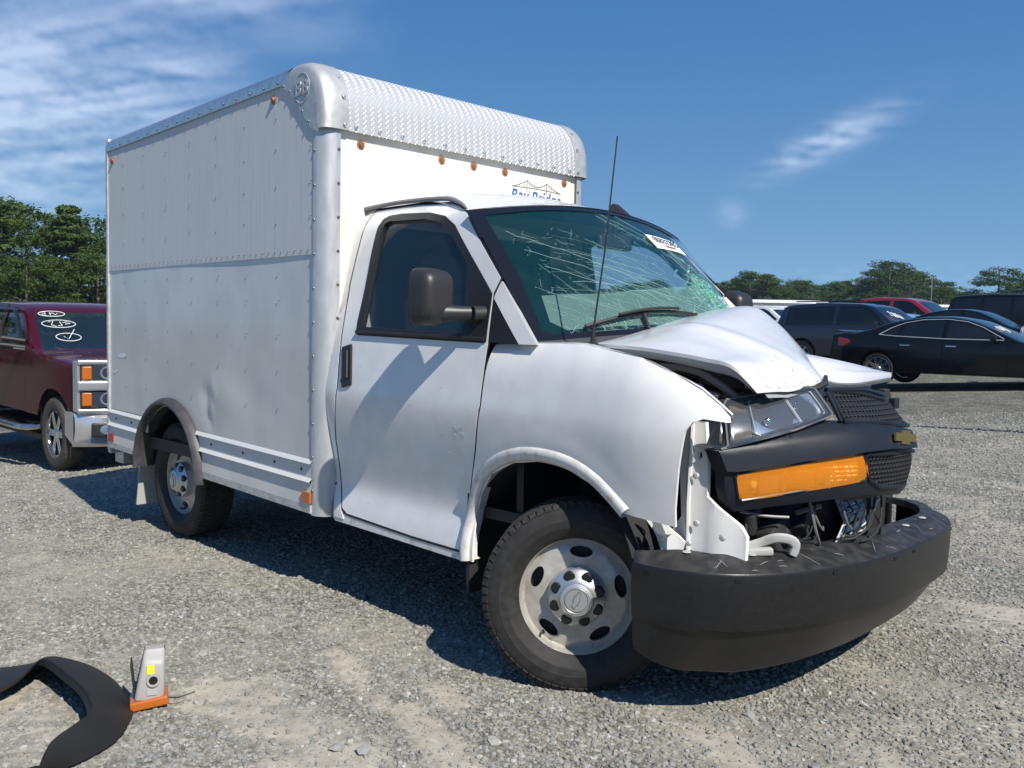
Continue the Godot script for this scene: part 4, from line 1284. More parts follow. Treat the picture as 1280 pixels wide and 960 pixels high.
	# ---- bumper, hanging and twisted
	var plan := [Vector2(0.352, 1.0), Vector2(0.43, 0.998), Vector2(0.52, 0.978), Vector2(0.62, 0.925), Vector2(0.72, 0.83), Vector2(0.80, 0.68), Vector2(0.87, 0.48), Vector2(0.915, 0.24), Vector2(0.932, 0.0), Vector2(0.93, -0.25), Vector2(0.915, -0.48), Vector2(0.885, -0.66), Vector2(0.80, -0.84), Vector2(0.66, -0.95), Vector2(0.5, -0.99)]
	var dense := spline(plan, 90)
	# profile: (inward, height); the bottom edge lifts towards the ends
	var sect := func(t: float, k: int) -> Vector3:
		var lo := curve([0.0, 0.262, 0.08, 0.225, 0.16, 0.2, 0.3, 0.187, 0.6, 0.205, 1.0, 0.235], t)
		var endt := smoothstep(0.12, 0.0, t)
		var nar := lerpf(1.0, 0.7, smoothstep(0.55, 0.8, t))
		var tuck := lerpf(0.1, 1.2, smoothstep(0.02, 0.28, t)) + 0.3 * smoothstep(0.34, 0.62, t)
		var pr := [Vector2((0.2 - 0.17 * endt) * nar, 0.60), Vector2((0.19 - 0.16 * endt) * nar, 0.628), Vector2((0.12 - 0.10 * endt) * nar, 0.628 - 0.004 * sin(t * 40.0)), Vector2(0.018 - 0.010 * endt, 0.593), Vector2(0.006, 0.588), Vector2(0.0, 0.578), Vector2(0.0, 0.52), Vector2(0.004, 0.44), Vector2(0.008, 0.392), Vector2(0.012, 0.378), Vector2(0.012 + 0.02 * tuck, 0.366), Vector2(0.012 + 0.045 * tuck, lerpf(0.366, lo, 0.45)), Vector2(0.014 + 0.075 * tuck, lerpf(0.366, lo, 0.92)), Vector2(0.018 + 0.09 * tuck, lo), Vector2(0.05 + 0.09 * tuck, lo + 0.004)]
		var q: Vector2 = pr[k]
		var top := curve([0.0, 0.0, 0.25, 0.0, 0.5, -0.01, 0.75, 0.0, 1.0, 0.01], t)
		var i := t * 89.0
		var a: int = clampi(int(i), 0, 88)
		var pos: Vector2 = dense[a].lerp(dense[a + 1], i - a)
		var d: Vector2 = (dense[mini(a + 2, 89)] - dense[maxi(a - 1, 0)]).normalized()
		var inn := Vector2(d.y, -d.x)
		if inn.dot(Vector2(0.2, 0.0) - pos) < 0: inn = -inn
		pos += inn * q.x
		return Vector3(pos.x, q.y + (top if q.y > 0.5 else 0.0), pos.y)
	g = Geo.new()
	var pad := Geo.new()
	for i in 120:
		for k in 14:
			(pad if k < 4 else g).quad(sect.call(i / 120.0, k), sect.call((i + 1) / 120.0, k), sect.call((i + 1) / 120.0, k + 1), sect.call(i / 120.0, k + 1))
	# returned edge at the near end
	for k in 14: g.quad(sect.call(0.0, k), sect.call(0.0, k + 1), sect.call(0.0, k + 1) + Vector3(0.0, 0, -0.04), sect.call(0.0, k) + Vector3(0, 0, -0.04))
	var bump := obj("bumper", g, M.bumper, T, 40)
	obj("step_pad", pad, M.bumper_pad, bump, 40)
	g = Geo.new()
	for t in [0.06, 0.27, 0.43, 0.55, 0.60, 0.78, 0.85]:
		var a: Vector3 = sect.call(t, 5); var b: Vector3 = sect.call(t + 0.012, 5)
		var out := (b - a).cross(Vector3.UP).normalized()
		if out.dot(Vector3(1, 0, 0.7)) < 0: out = -out
		var bs := Basis((b - a).normalized(), Vector3.UP, (b - a).normalized().cross(Vector3.UP))
		g.box((a + b) / 2 + Vector3(0, -0.012, 0), Vector3(0.026, 0.011, 0.006), bs)
	kind(obj("clip_slots", g, M.pit, bump), "stuff")
	g = Geo.new()
	for t in [0.16, 0.33, 0.66, 0.72]:
		var a: Vector3 = sect.call(t, 2) + Vector3(0, 0.003, 0)
		g.lathe([Vector2(0, 0.004), Vector2(0.014, 0.003), Vector2(0.017, 0)], Transform3D(Basis(), a), 10)
	kind(obj("clips", g, M.flap, bump), "stuff")
	# torn scrapes on the top pad
	g = Geo.new()
	var rng := RandomNumberGenerator.new()
	rng.seed = 5
	for k in 18:
		var t := rng.randf_range(0.05, 0.9)
		var a: Vector3 = sect.call(t, 2).lerp(sect.call(t, 3), rng.randf()) + Vector3(0, 0.0025, 0)
		var b: Vector3 = sect.call(t + rng.randf_range(0.005, 0.03), 2).lerp(sect.call(t + 0.01, 3), rng.randf()) + Vector3(0, 0.0025, 0)
		g.tube([a, a.lerp(b, 0.5) + Vector3(0, 0.001, 0), b], [0.0005, rng.randf_range(0.0006, 0.0016), 0.0005], 4, false)
	kind(obj("scrapes", g, M.scrape, bump, 0), "stuff")
	# ---- what shows in the gap between grille and bumper
	g = Geo.new()
	g.box(Vector3(0.5, 0.55, 0), Vector3(0.06, 0.55, 1.5))  # dark plates added to stand for the deep shade in the gap
	g.box(Vector3(0.36, 0.56, -0.35), Vector3(0.04, 0.6, 1.3))
	g.box(Vector3(0.52, 0.56, -0.62), Vector3(0.06, 0.5, 0.8), Basis(Vector3.UP, 0.2))
	g.box(Vector3(0.62, 0.66, 0.42), Vector3(0.1, 0.16, 0.3), Basis.from_euler(Vector3(0.3, 0.2, 0.2)), 0.03)
	g.box(Vector3(0.66, 0.60, 0.3), Vector3(0.12, 0.06, 0.35), Basis.from_euler(Vector3(0.0, 0.4, 0.1)), 0.02)
	g.box(Vector3(0.58, 0.74, 0.55), Vector3(0.05, 0.1, 0.22), Basis.from_euler(Vector3(0.2, 0.4, 0.0)), 0.02)
	obj("dark_gap_fill", g, M.liner, T)
	g = Geo.new()
	g.tube(spline(V3([0.60, 0.775, 0.68, 0.66, 0.757, 0.6, 0.72, 0.752, 0.53]), 8), 0.006, 6)
	g.tube(spline(V3([0.74, 0.77, 0.32, 0.72, 0.765, 0.36, 0.69, 0.75, 0.42]), 8), 0.01, 6)
	obj("pipe", g, M.hose, T)
	g = Geo.new()
	g.tube(spline(V3([0.60, 0.632, 0.72, 0.66, 0.66, 0.64, 0.715, 0.685, 0.61, 0.752, 0.678, 0.57, 0.765, 0.655, 0.555, 0.757, 0.62, 0.56]), 18), [0.008, 0.009, 0.010, 0.010, 0.010, 0.011, 0.011, 0.011, 0.011, 0.011, 0.011, 0.011, 0.011, 0.011, 0.01, 0.01, 0.01, 0.009], 8, true, 1.7)
	g.box(Vector3(0.64, 0.63, 0.66), Vector3(0.16, 0.03, 0.06), Basis.from_euler(Vector3(0, 0.75, 0.05)), 0.01)
	obj("tow_hook", g, M.flap, T)
	# loose wires and hoses hanging in the gap
	var wr := RandomNumberGenerator.new()
	wr.seed = 91
	for k in 11:
		g = Geo.new()
		var z := wr.randf_range(-0.15, 0.66)
		var x := nose(z, 0.8) - wr.randf_range(0.07, 0.13)
		var a := Vector3(x, 0.80, z)
		var b := Vector3(x - 0.02 + wr.randf_range(-0.03, 0.03), wr.randf_range(0.60, 0.70), z + wr.randf_range(-0.22, 0.22))
		g.tube(spline([a, a.lerp(b, 0.35) + Vector3(0.03, -0.05, wr.randf_range(-0.05, 0.05)), a.lerp(b, 0.7) + Vector3(0.02, -0.04, 0.0), b], 12), wr.randf_range(0.003, 0.007), 6)
		obj("wire", g, M.hose if k % 3 == 0 else M.liner, T)
	for q in [[0.66, 0.70, 0.36, 0.10, 0.05, 0.12, 0.5], [0.62, 0.73, 0.12, 0.06, 0.07, 0.1, -0.4], [0.67, 0.66, 0.5, 0.07, 0.04, 0.07, 0.9]]:
		g = Geo.new()
		g.box(Vector3(q[0], q[1], q[2]), Vector3(q[3], q[4], q[5]), Basis.from_euler(Vector3(q[6], q[6] * 0.7, 0.3)), 0.008)
		obj("broken_bracket", g, M.liner, T)
	# bent condenser core: rows of bright fins folded forward
	var fold := func(u, v):
		# u along the tubes, v across them
		var base := V3([0.70, 0.535, 0.10, 0.75, 0.60, 0.03, 0.755, 0.69, -0.04, 0.69, 0.765, -0.09])
		var i := mini(int(v * 3), 2)
		var c: Vector3 = base[i].lerp(base[i + 1], v * 3 - i)
		return c + Vector3(-0.02 * sin(u * 5.0) - 0.05 * u, 0.035 * u - 0.03 * sin(v * 9.0) * u, -0.4 * u + 0.19)
	g = Geo.new()
	for i in 7:
		for j in 9:
			if i > 4 and j in [0, 1]: continue
			var u0 := i / 7.0 + 0.012; var u1 := (i + 0.82) / 7.0
			var v0 := j / 9.0 + 0.01; var v1 := (j + 0.8) / 9.0
			var k := 0.006 * sin(i * 2.7 + j * 4.1)
			var a: Vector3 = fold.call(u0, v0); var b: Vector3 = fold.call(u1, v0 + k); var c: Vector3 = fold.call(u1, v1); var d: Vector3 = fold.call(u0, v1 + k)
			var m := Vector3(0.012 + k, 0, 0)
			var cc := (a + b + c + d) / 4 + m
			g.tri(a, b, cc); g.tri(b, c, cc); g.tri(c, d, cc); g.tri(d, a, cc)
	var cond := obj("condenser_core", g, M.fins, T, 20)
	g = Geo.new()
	for i in 8:
		var line := []
		for j in 10: line.append(fold.call(i / 7.0, j / 9.0) + Vector3(0.004, 0, 0))
		g.tube(line, 0.004, 5, false)
	obj("condenser_tubes", g, M.alu_dull, cond)

# ---------------------------------------------------------------- other vehicles
func car(called: String, label: String, category: String, at: Vector3, s: Dictionary, group := "") -> Node3D:
	# nose towards +X, origin on the ground in the middle
	var T := thing(called, label, category, at, group)
	var prof: PackedVector2Array = s.prof
	var H := 0.0
	var L0 := 9.0; var L1 := -9.0
	for q in prof:
		H = maxf(H, q.y); L0 = minf(L0, q.x); L1 = maxf(L1, q.x)
	var W: float = s.W / 2.0
	var belt: float = s.belt
	var tum: float = s.get("tumble", 0.2)
	var zw := func(x: float, y: float) -> float:
		var w := W
		if y > belt: w -= tum * (y - belt) / (H - belt) * 1.0 + 0.01
		w -= 0.012 * pow((y - belt * 0.72) / (belt * 0.4), 2.0) * (1.0 if y < belt else 0.4)
		var e := maxf(0.0, maxf((x - L1 + 0.9) / 0.9, (L0 + 0.7 - x) / 0.7))
		return w - s.get("taper", 0.14) * e * e
	# smooth the outline, then step inwards for the rounded shoulder
	var sm: Array = []
	for i in prof.size() - 1:
		var a := prof[i]; var b := prof[i + 1]
		var n := maxi(2, ceili(a.distance_to(b) / 0.09))
		for k in n: sm.append(a.lerp(b, float(k) / n))
	sm.append(prof[prof.size() - 1])
	for it in 2:
		var c: Array = sm.duplicate()
		for i in range(1, sm.size() - 1): c[i] = sm[i] * 0.5 + (sm[i - 1] + sm[i + 1]) * 0.25
		sm = c
	var nn := []
	for i in sm.size():
		var d: Vector2 = (sm[mini(i + 1, sm.size() - 1)] - sm[maxi(i - 1, 0)]).normalized()
		nn.append(Vector2(d.y, -d.x))      # outwards for a line that runs nose - roof - tail
	var R: float = s.get("round", 0.06)
	var inset := PackedVector2Array()
	for i in sm.size(): inset.push_back(sm[i] - nn[i] * R)
	var body := Geo.new()
	var SS := [-1.0, -0.985, -0.955, -0.9, -0.8, -0.5, 0.0, 0.5, 0.8, 0.9, 0.955, 0.985, 1.0]
	var P := func(i: int, k: float) -> Vector3:
		var q: Vector2 = sm[i] - nn[i] * R * (1.0 - pow(maxf(0.0, 1.0 - pow(absf(k), 8.0)), 0.125))
		q -= nn[i] * s.get("crown", 0.025) * k * k
		return Vector3(q.x, q.y, zw.call(sm[i].x - nn[i].x * R, sm[i].y - nn[i].y * R) * k)
	for i in sm.size(): inset[i] = Vector2(P.call(i, 1.0).x, P.call(i, 1.0).y)
	var screens := [Geo.new(), Geo.new()]
	for i in sm.size() - 1:
		var mid: Vector2 = (sm[i] + sm[i + 1]) / 2
		var which := -1
		for w in 2:
			var lim: Array = [s.ws, s.rs][w]
			if mid.y > lim[0].y and mid.y < lim[1].y and mid.x > minf(lim[0].x, lim[1].x) and mid.x < maxf(lim[0].x, lim[1].x): which = w
		for k in SS.size() - 1:
			var g: Geo = screens[which] if which >= 0 and absf(SS[k] + SS[k + 1]) < 1.8 else body
			g.quad(P.call(i, SS[k]), P.call(i, SS[k + 1]), P.call(i + 1, SS[k + 1]), P.call(i + 1, SS[k]))
	var arches := []
	for w in s.wheels: arches.append(circle(Vector2(w, s.R), s.R + s.get("gap", 0.06), 28))
	var wins := []
	for w in s.windows: wins.append(V2(w))
	var shut := []
	for d in s.get("doors", []): shut.append(V2(d))
	for sg in [1.0, -1.0]:
		var f := func(x, y): return Vector3(x, y, sg * zw.call(x, y))
		body.sheet(inset, f, 0.14, Vector3(0, 0, -0.03 * sg), arches + wins + (shut if sg > 0 else []), sg < 0)
		for w in wins:
			var g := Geo.new()
			g.sheet(Geometry2D.offset_polygon(w, 0.008)[0], func(x, y): return Vector3(x, y, sg * (zw.call(x, y) - 0.012)), 0.3, Vector3(), [], sg < 0)
			obj("window", g, s.glass, T, 60)
	var bd := obj("body", body, s.paint, T, 50)
	for w in 2: obj(["windscreen", "rear_window"][w], screens[w], s.get("screen", s.glass), T, 60)
	for d in shut:
		var g := Geo.new()
		var parts := Geometry2D.intersect_polygons(d, inset)
		for q in parts:
			var shr := Geometry2D.offset_polygon(q, -0.005)
			if shr.size() and not Geometry2D.is_polygon_clockwise(shr[0]): g.sheet(shr[0], func(x, y): return Vector3(x, y, zw.call(x, y) + 0.001), 0.14, Vector3(0, 0, -0.04), arches + wins)
		var dr := obj("door", g, s.paint, T, 50)
		if s.has("handles"):
			var c: Vector2 = d[0]
			for q in d: c = Vector2(minf(c.x, q.x), 0)
			var h := Geo.new()
			h.box(Vector3(c.x + 0.17, s.handles, zw.call(c.x + 0.17, s.handles) + 0.018), Vector3(0.2, 0.032, 0.03), Basis(), 0.012)
			obj("handle", h, s.get("handle_mat", s.paint), dr)
	if s.has("trim"):
		# bright line round the side glass
		var g := Geo.new()
		for w in s.trim:
			var line := []
			for i in range(0, w.size(), 2): line.append(Vector3(w[i], w[i + 1], zw.call(w[i], w[i + 1]) + 0.004))
			g.tube(line, 0.009, 5)
		obj("window_trim", g, M.alu_dull, T)
	# wheels
	for sg in [1.0, -1.0]:
		for w in s.wheels:
			var wh := Node3D.new()
			wh.name = numbered("wheel", T)
			T.add_child(wh, true)
			wh.transform = axis_to(Vector3(0, 0, sg), Vector3(w, s.R, sg * (W - 0.12)))
			var r: float = s.R; var rr: float = s.get("rim", 0.68) * r
			var g := Geo.new()
			g.lathe([Vector2(rr, 0.07), Vector2(rr + 0.012, 0.095), Vector2((r + rr) / 2, 0.108), Vector2(r - 0.03, 0.1), Vector2(r - 0.008, 0.08), Vector2(r, 0.04), Vector2(r, -0.06), Vector2(r - 0.03, -0.1), Vector2(rr, -0.1)], Transform3D(), 40)
			obj("tyre", g, s.get("tyre", M.rubber), wh)
			g = Geo.new()
			g.lathe([Vector2(rr + 0.004, 0.075), Vector2(rr - 0.012, 0.08), Vector2(rr - 0.02, 0.05), Vector2(rr - 0.025, -0.08)], Transform3D(), 36)
			var sp: int = s.get("spokes", 10)
			for k in sp:
				var a := TAU * k / sp
				var b := Basis(Vector3(cos(a), 0, sin(a)), Vector3.UP, Vector3(-sin(a), 0, cos(a)))
				for off in ([-0.018, 0.018] if s.get("split", false) else [0.0]):
					g.box(b * Vector3(rr * 0.55, 0.055, off), Vector3(rr * 0.9, 0.03, s.get("spoke_w", 0.03)), b, 0.006)
			g.lathe([Vector2(0.0, 0.085), Vector2(0.045, 0.083), Vector2(0.065, 0.06), Vector2(0.09, 0.04)], Transform3D(), 20)
			obj("rim", g, s.get("rim_mat", M.rim), wh)
			g = Geo.new()
			g.lathe([Vector2(0.02, 0.0), Vector2(rr - 0.03, 0.0)], Transform3D(), 20)
			obj("brake_disc", g, M.liner, wh)
	# lamps on the side faces
	for q in s.get("lamps", []):
		var g := Geo.new()
		for sg in [1.0, -1.0]: g.sheet(V2(q[1]), func(x, y): return Vector3(x, y, sg * (zw.call(x, y) + 0.006)), 0.1, Vector3(0, 0, -0.02 * sg), [], sg < 0)
		obj(q[0], g, q[2], T, 50)
	# door mirrors
	var mv: Array = s.get("mirror", [0.75, belt + 0.07])
	for sg in [1.0, -1.0]:
		var g := Geo.new()
		var z: float = sg * (zw.call(mv[0], mv[1]) + 0.13)
		g.box(Vector3(mv[0], mv[1], z), Vector3(0.1, 0.13, 0.2) * s.get("mirror_size", 1.0), Basis(Vector3.UP, 0.15 * sg), 0.04)
		g.tube([Vector3(mv[0] + 0.02, mv[1] - 0.05, z), Vector3(mv[0] + 0.06, mv[1] - 0.08, z - 0.2 * sg)], 0.022, 6)
		obj("door_mirror", g, s.get("mirror_mat", s.paint), T)
	# a dark cabin: floor, seats, dash, liner of the arches
	var g := Geo.new()
	g.box(Vector3((L0 + L1) / 2, 0.3, 0), Vector3((L1 - L0) * 0.9, 0.06, W * 1.75))
	for w in s.wheels: g.lathe([Vector2(s.R + s.get("gap", 0.06), -W * 0.96), Vector2(s.R + s.get("gap", 0.06), W * 0.96)], Transform3D(Basis(Vector3(1, 0, 0), Vector3(0, 0, 1), Vector3(0, 1, 0)), Vector3(w, s.R, 0)), 20, 0.0, PI)
	obj("floor_pan", g, M.black, T)
	if s.has("seats"):
		for x in s.seats:
			for z in [-0.38, 0.38]:
				g = Geo.new()
				g.box(Vector3(x + 0.25, belt - 0.35, z), Vector3(0.5, 0.2, 0.5), Basis(), 0.07)
				g.box(Vector3(x, belt - 0.02, z), Vector3(0.16, 0.65, 0.5), Basis(Vector3(0, 0, 1), 0.2), 0.07)
				g.box(Vector3(x - 0.1, belt + 0.36, z), Vector3(0.1, 0.18, 0.27), Basis(), 0.045)
				obj("seat", g, M.cloth, T)
	g = Geo.new()
	g.box(Vector3(s.ws[0].x - 0.3, belt - 0.08, 0), Vector3(0.5, 0.2, W * 1.7), Basis(), 0.07)
	obj("dashboard", g, M.dash, T)
	return T

func chalk(T: Node3D, called: String, lines: Array, f: Callable, r := 0.006) -> void:
	# hand-drawn strokes lying on glass
	var g := Geo.new()
	for l in lines:
		var pts := []
		for q in l: pts.append(f.call(q.x, q.y))
		g.tube(pts, r, 5)
	obj(called, g, M.chalk, T)

func ring2(cx: float, cy: float, rx: float, ry: float) -> Array:
	var out := []
	for k in 21: out.append(Vector2(cx + rx * cos(TAU * k / 20 + 0.3), cy + ry * sin(TAU * k / 20 + 0.3)))
	return out

func sedan_spec(paint: Material, glass: Material) -> Dictionary:
	return {"W": 1.81, "belt": 0.93, "tumble": 0.24, "paint": paint, "glass": glass, "R": 0.335, "rim": 0.74, "wheels": [1.40, -1.40], "spokes": 10, "split": true, "spoke_w": 0.014,
		"prof": V2([2.1, 0.2, 2.28, 0.26, 2.34, 0.45, 2.31, 0.62, 2.17, 0.74, 1.7, 0.86, 1.12, 0.96, 0.7, 1.17, 0.28, 1.36, -0.1, 1.43, -0.6, 1.42, -1.1, 1.335, -1.6, 1.14, -1.85, 1.085, -2.22, 1.07, -2.30, 1.02, -2.31, 0.8, -2.36, 0.55, -2.32, 0.32, -2.15, 0.22]),
		"ws": [Vector2(1.1, 0.98), Vector2(0.3, 1.345)], "rs": [Vector2(-1.62, 1.14), Vector2(-0.98, 1.36)],
		"windows": [[0.80, 0.975, 0.86, 1.0, 0.5, 1.19, 0.22, 1.3, -0.10, 1.345, -0.14, 0.985], [-0.22, 0.987, -0.17, 1.347, -0.6, 1.335, -0.93, 1.27, -1.02, 1.02], [-1.09, 1.025, -1.0, 1.25, -1.2, 1.17, -1.42, 1.045]],
		"doors": [[0.98, 0.3, 1.0, 0.7, 0.93, 0.99, 0.5, 1.23, 0.2, 1.34, -0.18, 1.375, -0.19, 0.3], [-0.19, 0.3, -0.18, 1.375, -0.62, 1.365, -0.98, 1.29, -1.06, 1.0, -1.02, 0.75, -0.88, 0.3]],
		"handles": 0.83, "taper": 0.17}

func suv_spec(paint: Material, glass: Material) -> Dictionary:
	return {"W": 1.95, "belt": 1.16, "tumble": 0.17, "paint": paint, "glass": glass, "R": 0.39, "rim": 0.62, "wheels": [1.45, -1.42], "spokes": 6, "spoke_w": 0.06,
		"prof": V2([2.2, 0.3, 2.36, 0.4, 2.40, 0.7, 2.36, 0.98, 2.2, 1.08, 1.6, 1.16, 1.28, 1.2, 0.95, 1.46, 0.6, 1.74, 0.2, 1.82, -0.8, 1.85, -1.8, 1.80, -2.1, 1.74, -2.22, 1.4, -2.32, 1.15, -2.36, 0.7, -2.34, 0.42, -2.2, 0.3]),
		"ws": [Vector2(1.26, 1.22), Vector2(0.62, 1.72)], "rs": [Vector2(-2.3, 1.17), Vector2(-2.08, 1.70)],
		"windows": [[0.88, 1.21, 0.95, 1.25, 0.55, 1.60, 0.35, 1.70, -0.10, 1.725, -0.13, 1.2], [-0.24, 1.2, -0.21, 1.727, -1.0, 1.725, -1.05, 1.2], [-1.17, 1.2, -1.14, 1.722, -1.95, 1.68, -2.03, 1.22]],
		"doors": [[1.02, 0.45, 1.05, 1.2, 0.55, 1.68, 0.3, 1.77, -0.17, 1.79, -0.18, 0.45], [-0.18, 0.45, -0.17, 1.79, -1.09, 1.785, -1.11, 1.0, -0.95, 0.45]],
		"handles": 1.06, "mirror_size": 1.3}

func pickup_spec(paint: Material, glass: Material) -> Dictionary:
	return {"W": 2.03, "belt": 1.28, "tumble": 0.17, "paint": paint, "glass": glass, "R": 0.415, "rim": 0.62, "wheels": [1.92, -1.98], "spokes": 6, "spoke_w": 0.075, "gap": 0.09, "round": 0.05,
		"prof": V2([2.78, 0.55, 2.86, 0.7, 2.88, 0.95, 2.84, 1.15, 2.72, 1.22, 2.1, 1.29, 1.4, 1.33, 1.05, 1.55, 0.66, 1.82, 0.3, 1.90, -0.6, 1.93, -1.25, 1.88, -1.36, 1.6, -1.38, 1.36, -1.5, 1.33, -2.9, 1.33, -2.98, 1.3, -3.0, 0.9, -2.98, 0.6, -2.8, 0.55]),
		"ws": [Vector2(1.38, 1.36), Vector2(0.68, 1.79)], "rs": [Vector2(-1.39, 1.4), Vector2(-1.26, 1.84)],
		"windows": [[0.98, 1.32, 1.04, 1.37, 0.62, 1.69, 0.40, 1.78, -0.03, 1.80, -0.06, 1.30], [-0.17, 1.30, -0.14, 1.80, -0.95, 1.79, -1.08, 1.30]],
		"doors": [[1.1, 0.52, 1.14, 1.3, 0.62, 1.76, 0.35, 1.85, -0.1, 1.87, -0.11, 0.52], [-0.11, 0.52, -0.1, 1.87, -1.0, 1.86, -1.14, 1.3, -1.14, 0.75, -0.95, 0.52]],
		"handles": 1.16, "taper": 0.11}

func maroon_pickup() -> void:
	var s := pickup_spec(M.maroon, M.cabin_glass)
	s.wheels = [2.0, -1.95]
	for i in s.prof.size():
		if s.prof[i].x > 2.0: s.prof[i].x = 2.0 + (s.prof[i].x - 2.0) * 0.84
	s.merge({"seats": [-0.2, -1.0], "rim_mat": M.chrome, "tyre": M.rubber_dusty, "mirror": [0.98, 1.38], "mirror_size": 0.01, "mirror_mat": M.black, "lamps": []}, true)
	var at := Vector3(-10.3, -0.235, -0.78)
	var T := car("pickup_truck", "maroon crew cab pickup with chrome bumper and white scribbles on its windscreen", "pickup truck", at, s)
	var g: Geo
	# nose: bright frame, stacked lamps, chrome bumper
	var fx := 2.74
	g = Geo.new()
	g.box(Vector3(fx - 0.02, 0.96, 0), Vector3(0.12, 0.56, 1.56), Basis(), 0.03)
	obj("grille_back", g, M.black, T)
	for sg in [1.0, -1.0]:
		g = Geo.new()
		for y in [1.235, 0.985, 0.72]: g.box(Vector3(fx + 0.02 - 0.03 * absf(y - 0.98), y, sg * 0.775), Vector3(0.15, 0.05 if y != 0.985 else 0.1, 0.42), Basis(Vector3.UP, sg * -0.3), 0.018)
		for z in [0.975, 0.58]: g.box(Vector3(fx + 0.02 - (0.09 if z > 0.9 else -0.05), 0.975, sg * z), Vector3(0.14, 0.54, 0.035), Basis(), 0.012)
		var fr := obj("lamp_frame", g, M.chrome_soft, T)
		for y in [1.122, 0.845]:
			g = Geo.new()
			g.box(Vector3(fx + 0.02, y, sg * 0.775), Vector3(0.1, 0.17, 0.36), Basis(Vector3.UP, sg * -0.3), 0.01)
			var hl := obj("headlight", g, M.lamp_body, T)
			g = Geo.new()
			g.lathe([Vector2(0.0, 0.0), Vector2(0.05, 0.012), Vector2(0.062, 0.025), Vector2(0.07, 0.02)], axis_to(Vector3(1, 0, sg * 0.3), Vector3(fx + 0.078, y, sg * 0.715)), 20)
			obj("projector", g, M.reflector, hl)
			g = Geo.new()
			g.box(Vector3(fx - 0.002, y, sg * 0.895), Vector3(0.11, 0.14, 0.095), Basis(Vector3.UP, sg * -0.32), 0.012)
			obj("turn_lamp", g, M.old_amber, hl)
	g = Geo.new()
	for y in [1.2, 1.0, 0.76]: g.box(Vector3(fx + 0.05, y, 0), Vector3(0.06, 0.07, 1.14), Basis(), 0.02)
	obj("grille_bar", g, M.chrome, T)
	g = Geo.new()
	g.grid(func(a, b):
		var z := lerpf(1.0, -1.0, b)
		var pr := [Vector2(-0.06, 0.70), Vector2(0.1, 0.69), Vector2(0.14, 0.65), Vector2(0.145, 0.52), Vector2(0.12, 0.42), Vector2(0.09, 0.36), Vector2(0.04, 0.33)]
		var q: Vector2 = pr[mini(int(a * 6 + 0.001), 6)]
		return Vector3(fx + 0.02 + q.x - 0.22 * pow(absf(z), 4.0), q.y, z * 1.0), 6, 24, false)
	g.grid(func(a, b): return Vector3(lerpf(fx - 0.36, fx - 0.10, b), lerpf(0.34, 0.70, a) + 0.1 * (1.0 - b) * (1.0 - a), 1.0), 4, 4, true)
	g.grid(func(a, b): return Vector3(lerpf(fx - 0.36, fx - 0.10, b), lerpf(0.34, 0.70, a), -1.0), 4, 4)
	var bm := obj("bumper", g, M.chrome_soft, T, 40)
	for sg in [1.0, -1.0]:
		g = Geo.new()
		g.box(Vector3(fx + 0.09, 0.52, sg * 0.74), Vector3(0.12, 0.15, 0.27), Basis(Vector3.UP, sg * -0.28), 0.02)
		var fp := obj("fog_lamp_pocket", g, M.black, bm)
		g = Geo.new()
		g.lathe([Vector2(0, 0.02), Vector2(0.04, 0.016), Vector2(0.055, 0.0)], axis_to(Vector3(1, 0, sg * 0.3), Vector3(fx + 0.15, 0.52, sg * 0.76)), 18)
		obj("fog_lamp", g, M.reflector, T)
		# side step and towing mirrors
		g = Geo.new()
		g.tube(spline([Vector3(1.35, 0.44, sg * 0.9), Vector3(1.2, 0.42, sg * 1.04), Vector3(0.6, 0.42, sg * 1.06), Vector3(-1.0, 0.42, sg * 1.06), Vector3(-1.3, 0.44, sg * 0.95)], 24), 0.06, 10, true, 0.7)
		obj("side_step", g, M.chrome_dusty, T)
		g = Geo.new()
		g.box(Vector3(0.93, 1.52, sg * 1.3), Vector3(0.12, 0.3, 0.22), Basis(), 0.04)
		g.tube([Vector3(0.96, 1.46, sg * 1.25), Vector3(1.0, 1.42, sg * 0.98)], 0.03, 8)
		g.tube([Vector3(0.96, 1.38, sg * 1.25), Vector3(1.0, 1.34, sg * 0.98)], 0.03, 8)
		var tm := obj("towing_mirror", g, M.black, T)
		g = Geo.new()
		g.box(Vector3(0.995, 1.42, sg * 1.32), Vector3(0.02, 0.04, 0.1), Basis(), 0.008)
		obj("mirror_lamp", g, M.amber_lens_far, tm)
		g = Geo.new()
		# rain guards over the side windows
		g.tube([Vector3(1.0, 1.42, sg * 1.005), Vector3(0.62, 1.72, sg * 0.945), Vector3(0.38, 1.81, sg * 0.915), Vector3(-0.95, 1.82, sg * 0.91)], 0.02, 6)
		obj("rain_guard", g, M.gloss_black, T)
	# handwriting: two ringed notes and a ringed tick
	var f := func(x, y):
		# x across (metres from the middle, + to the near side), y 0..1 up the screen
		var p0 := Vector2(1.38, 1.355).lerp(Vector2(0.68, 1.80), y)
		return Vector3(p0.x + 0.02 - 0.03 * x * x, p0.y + 0.035 - 0.015 * x * x, x)
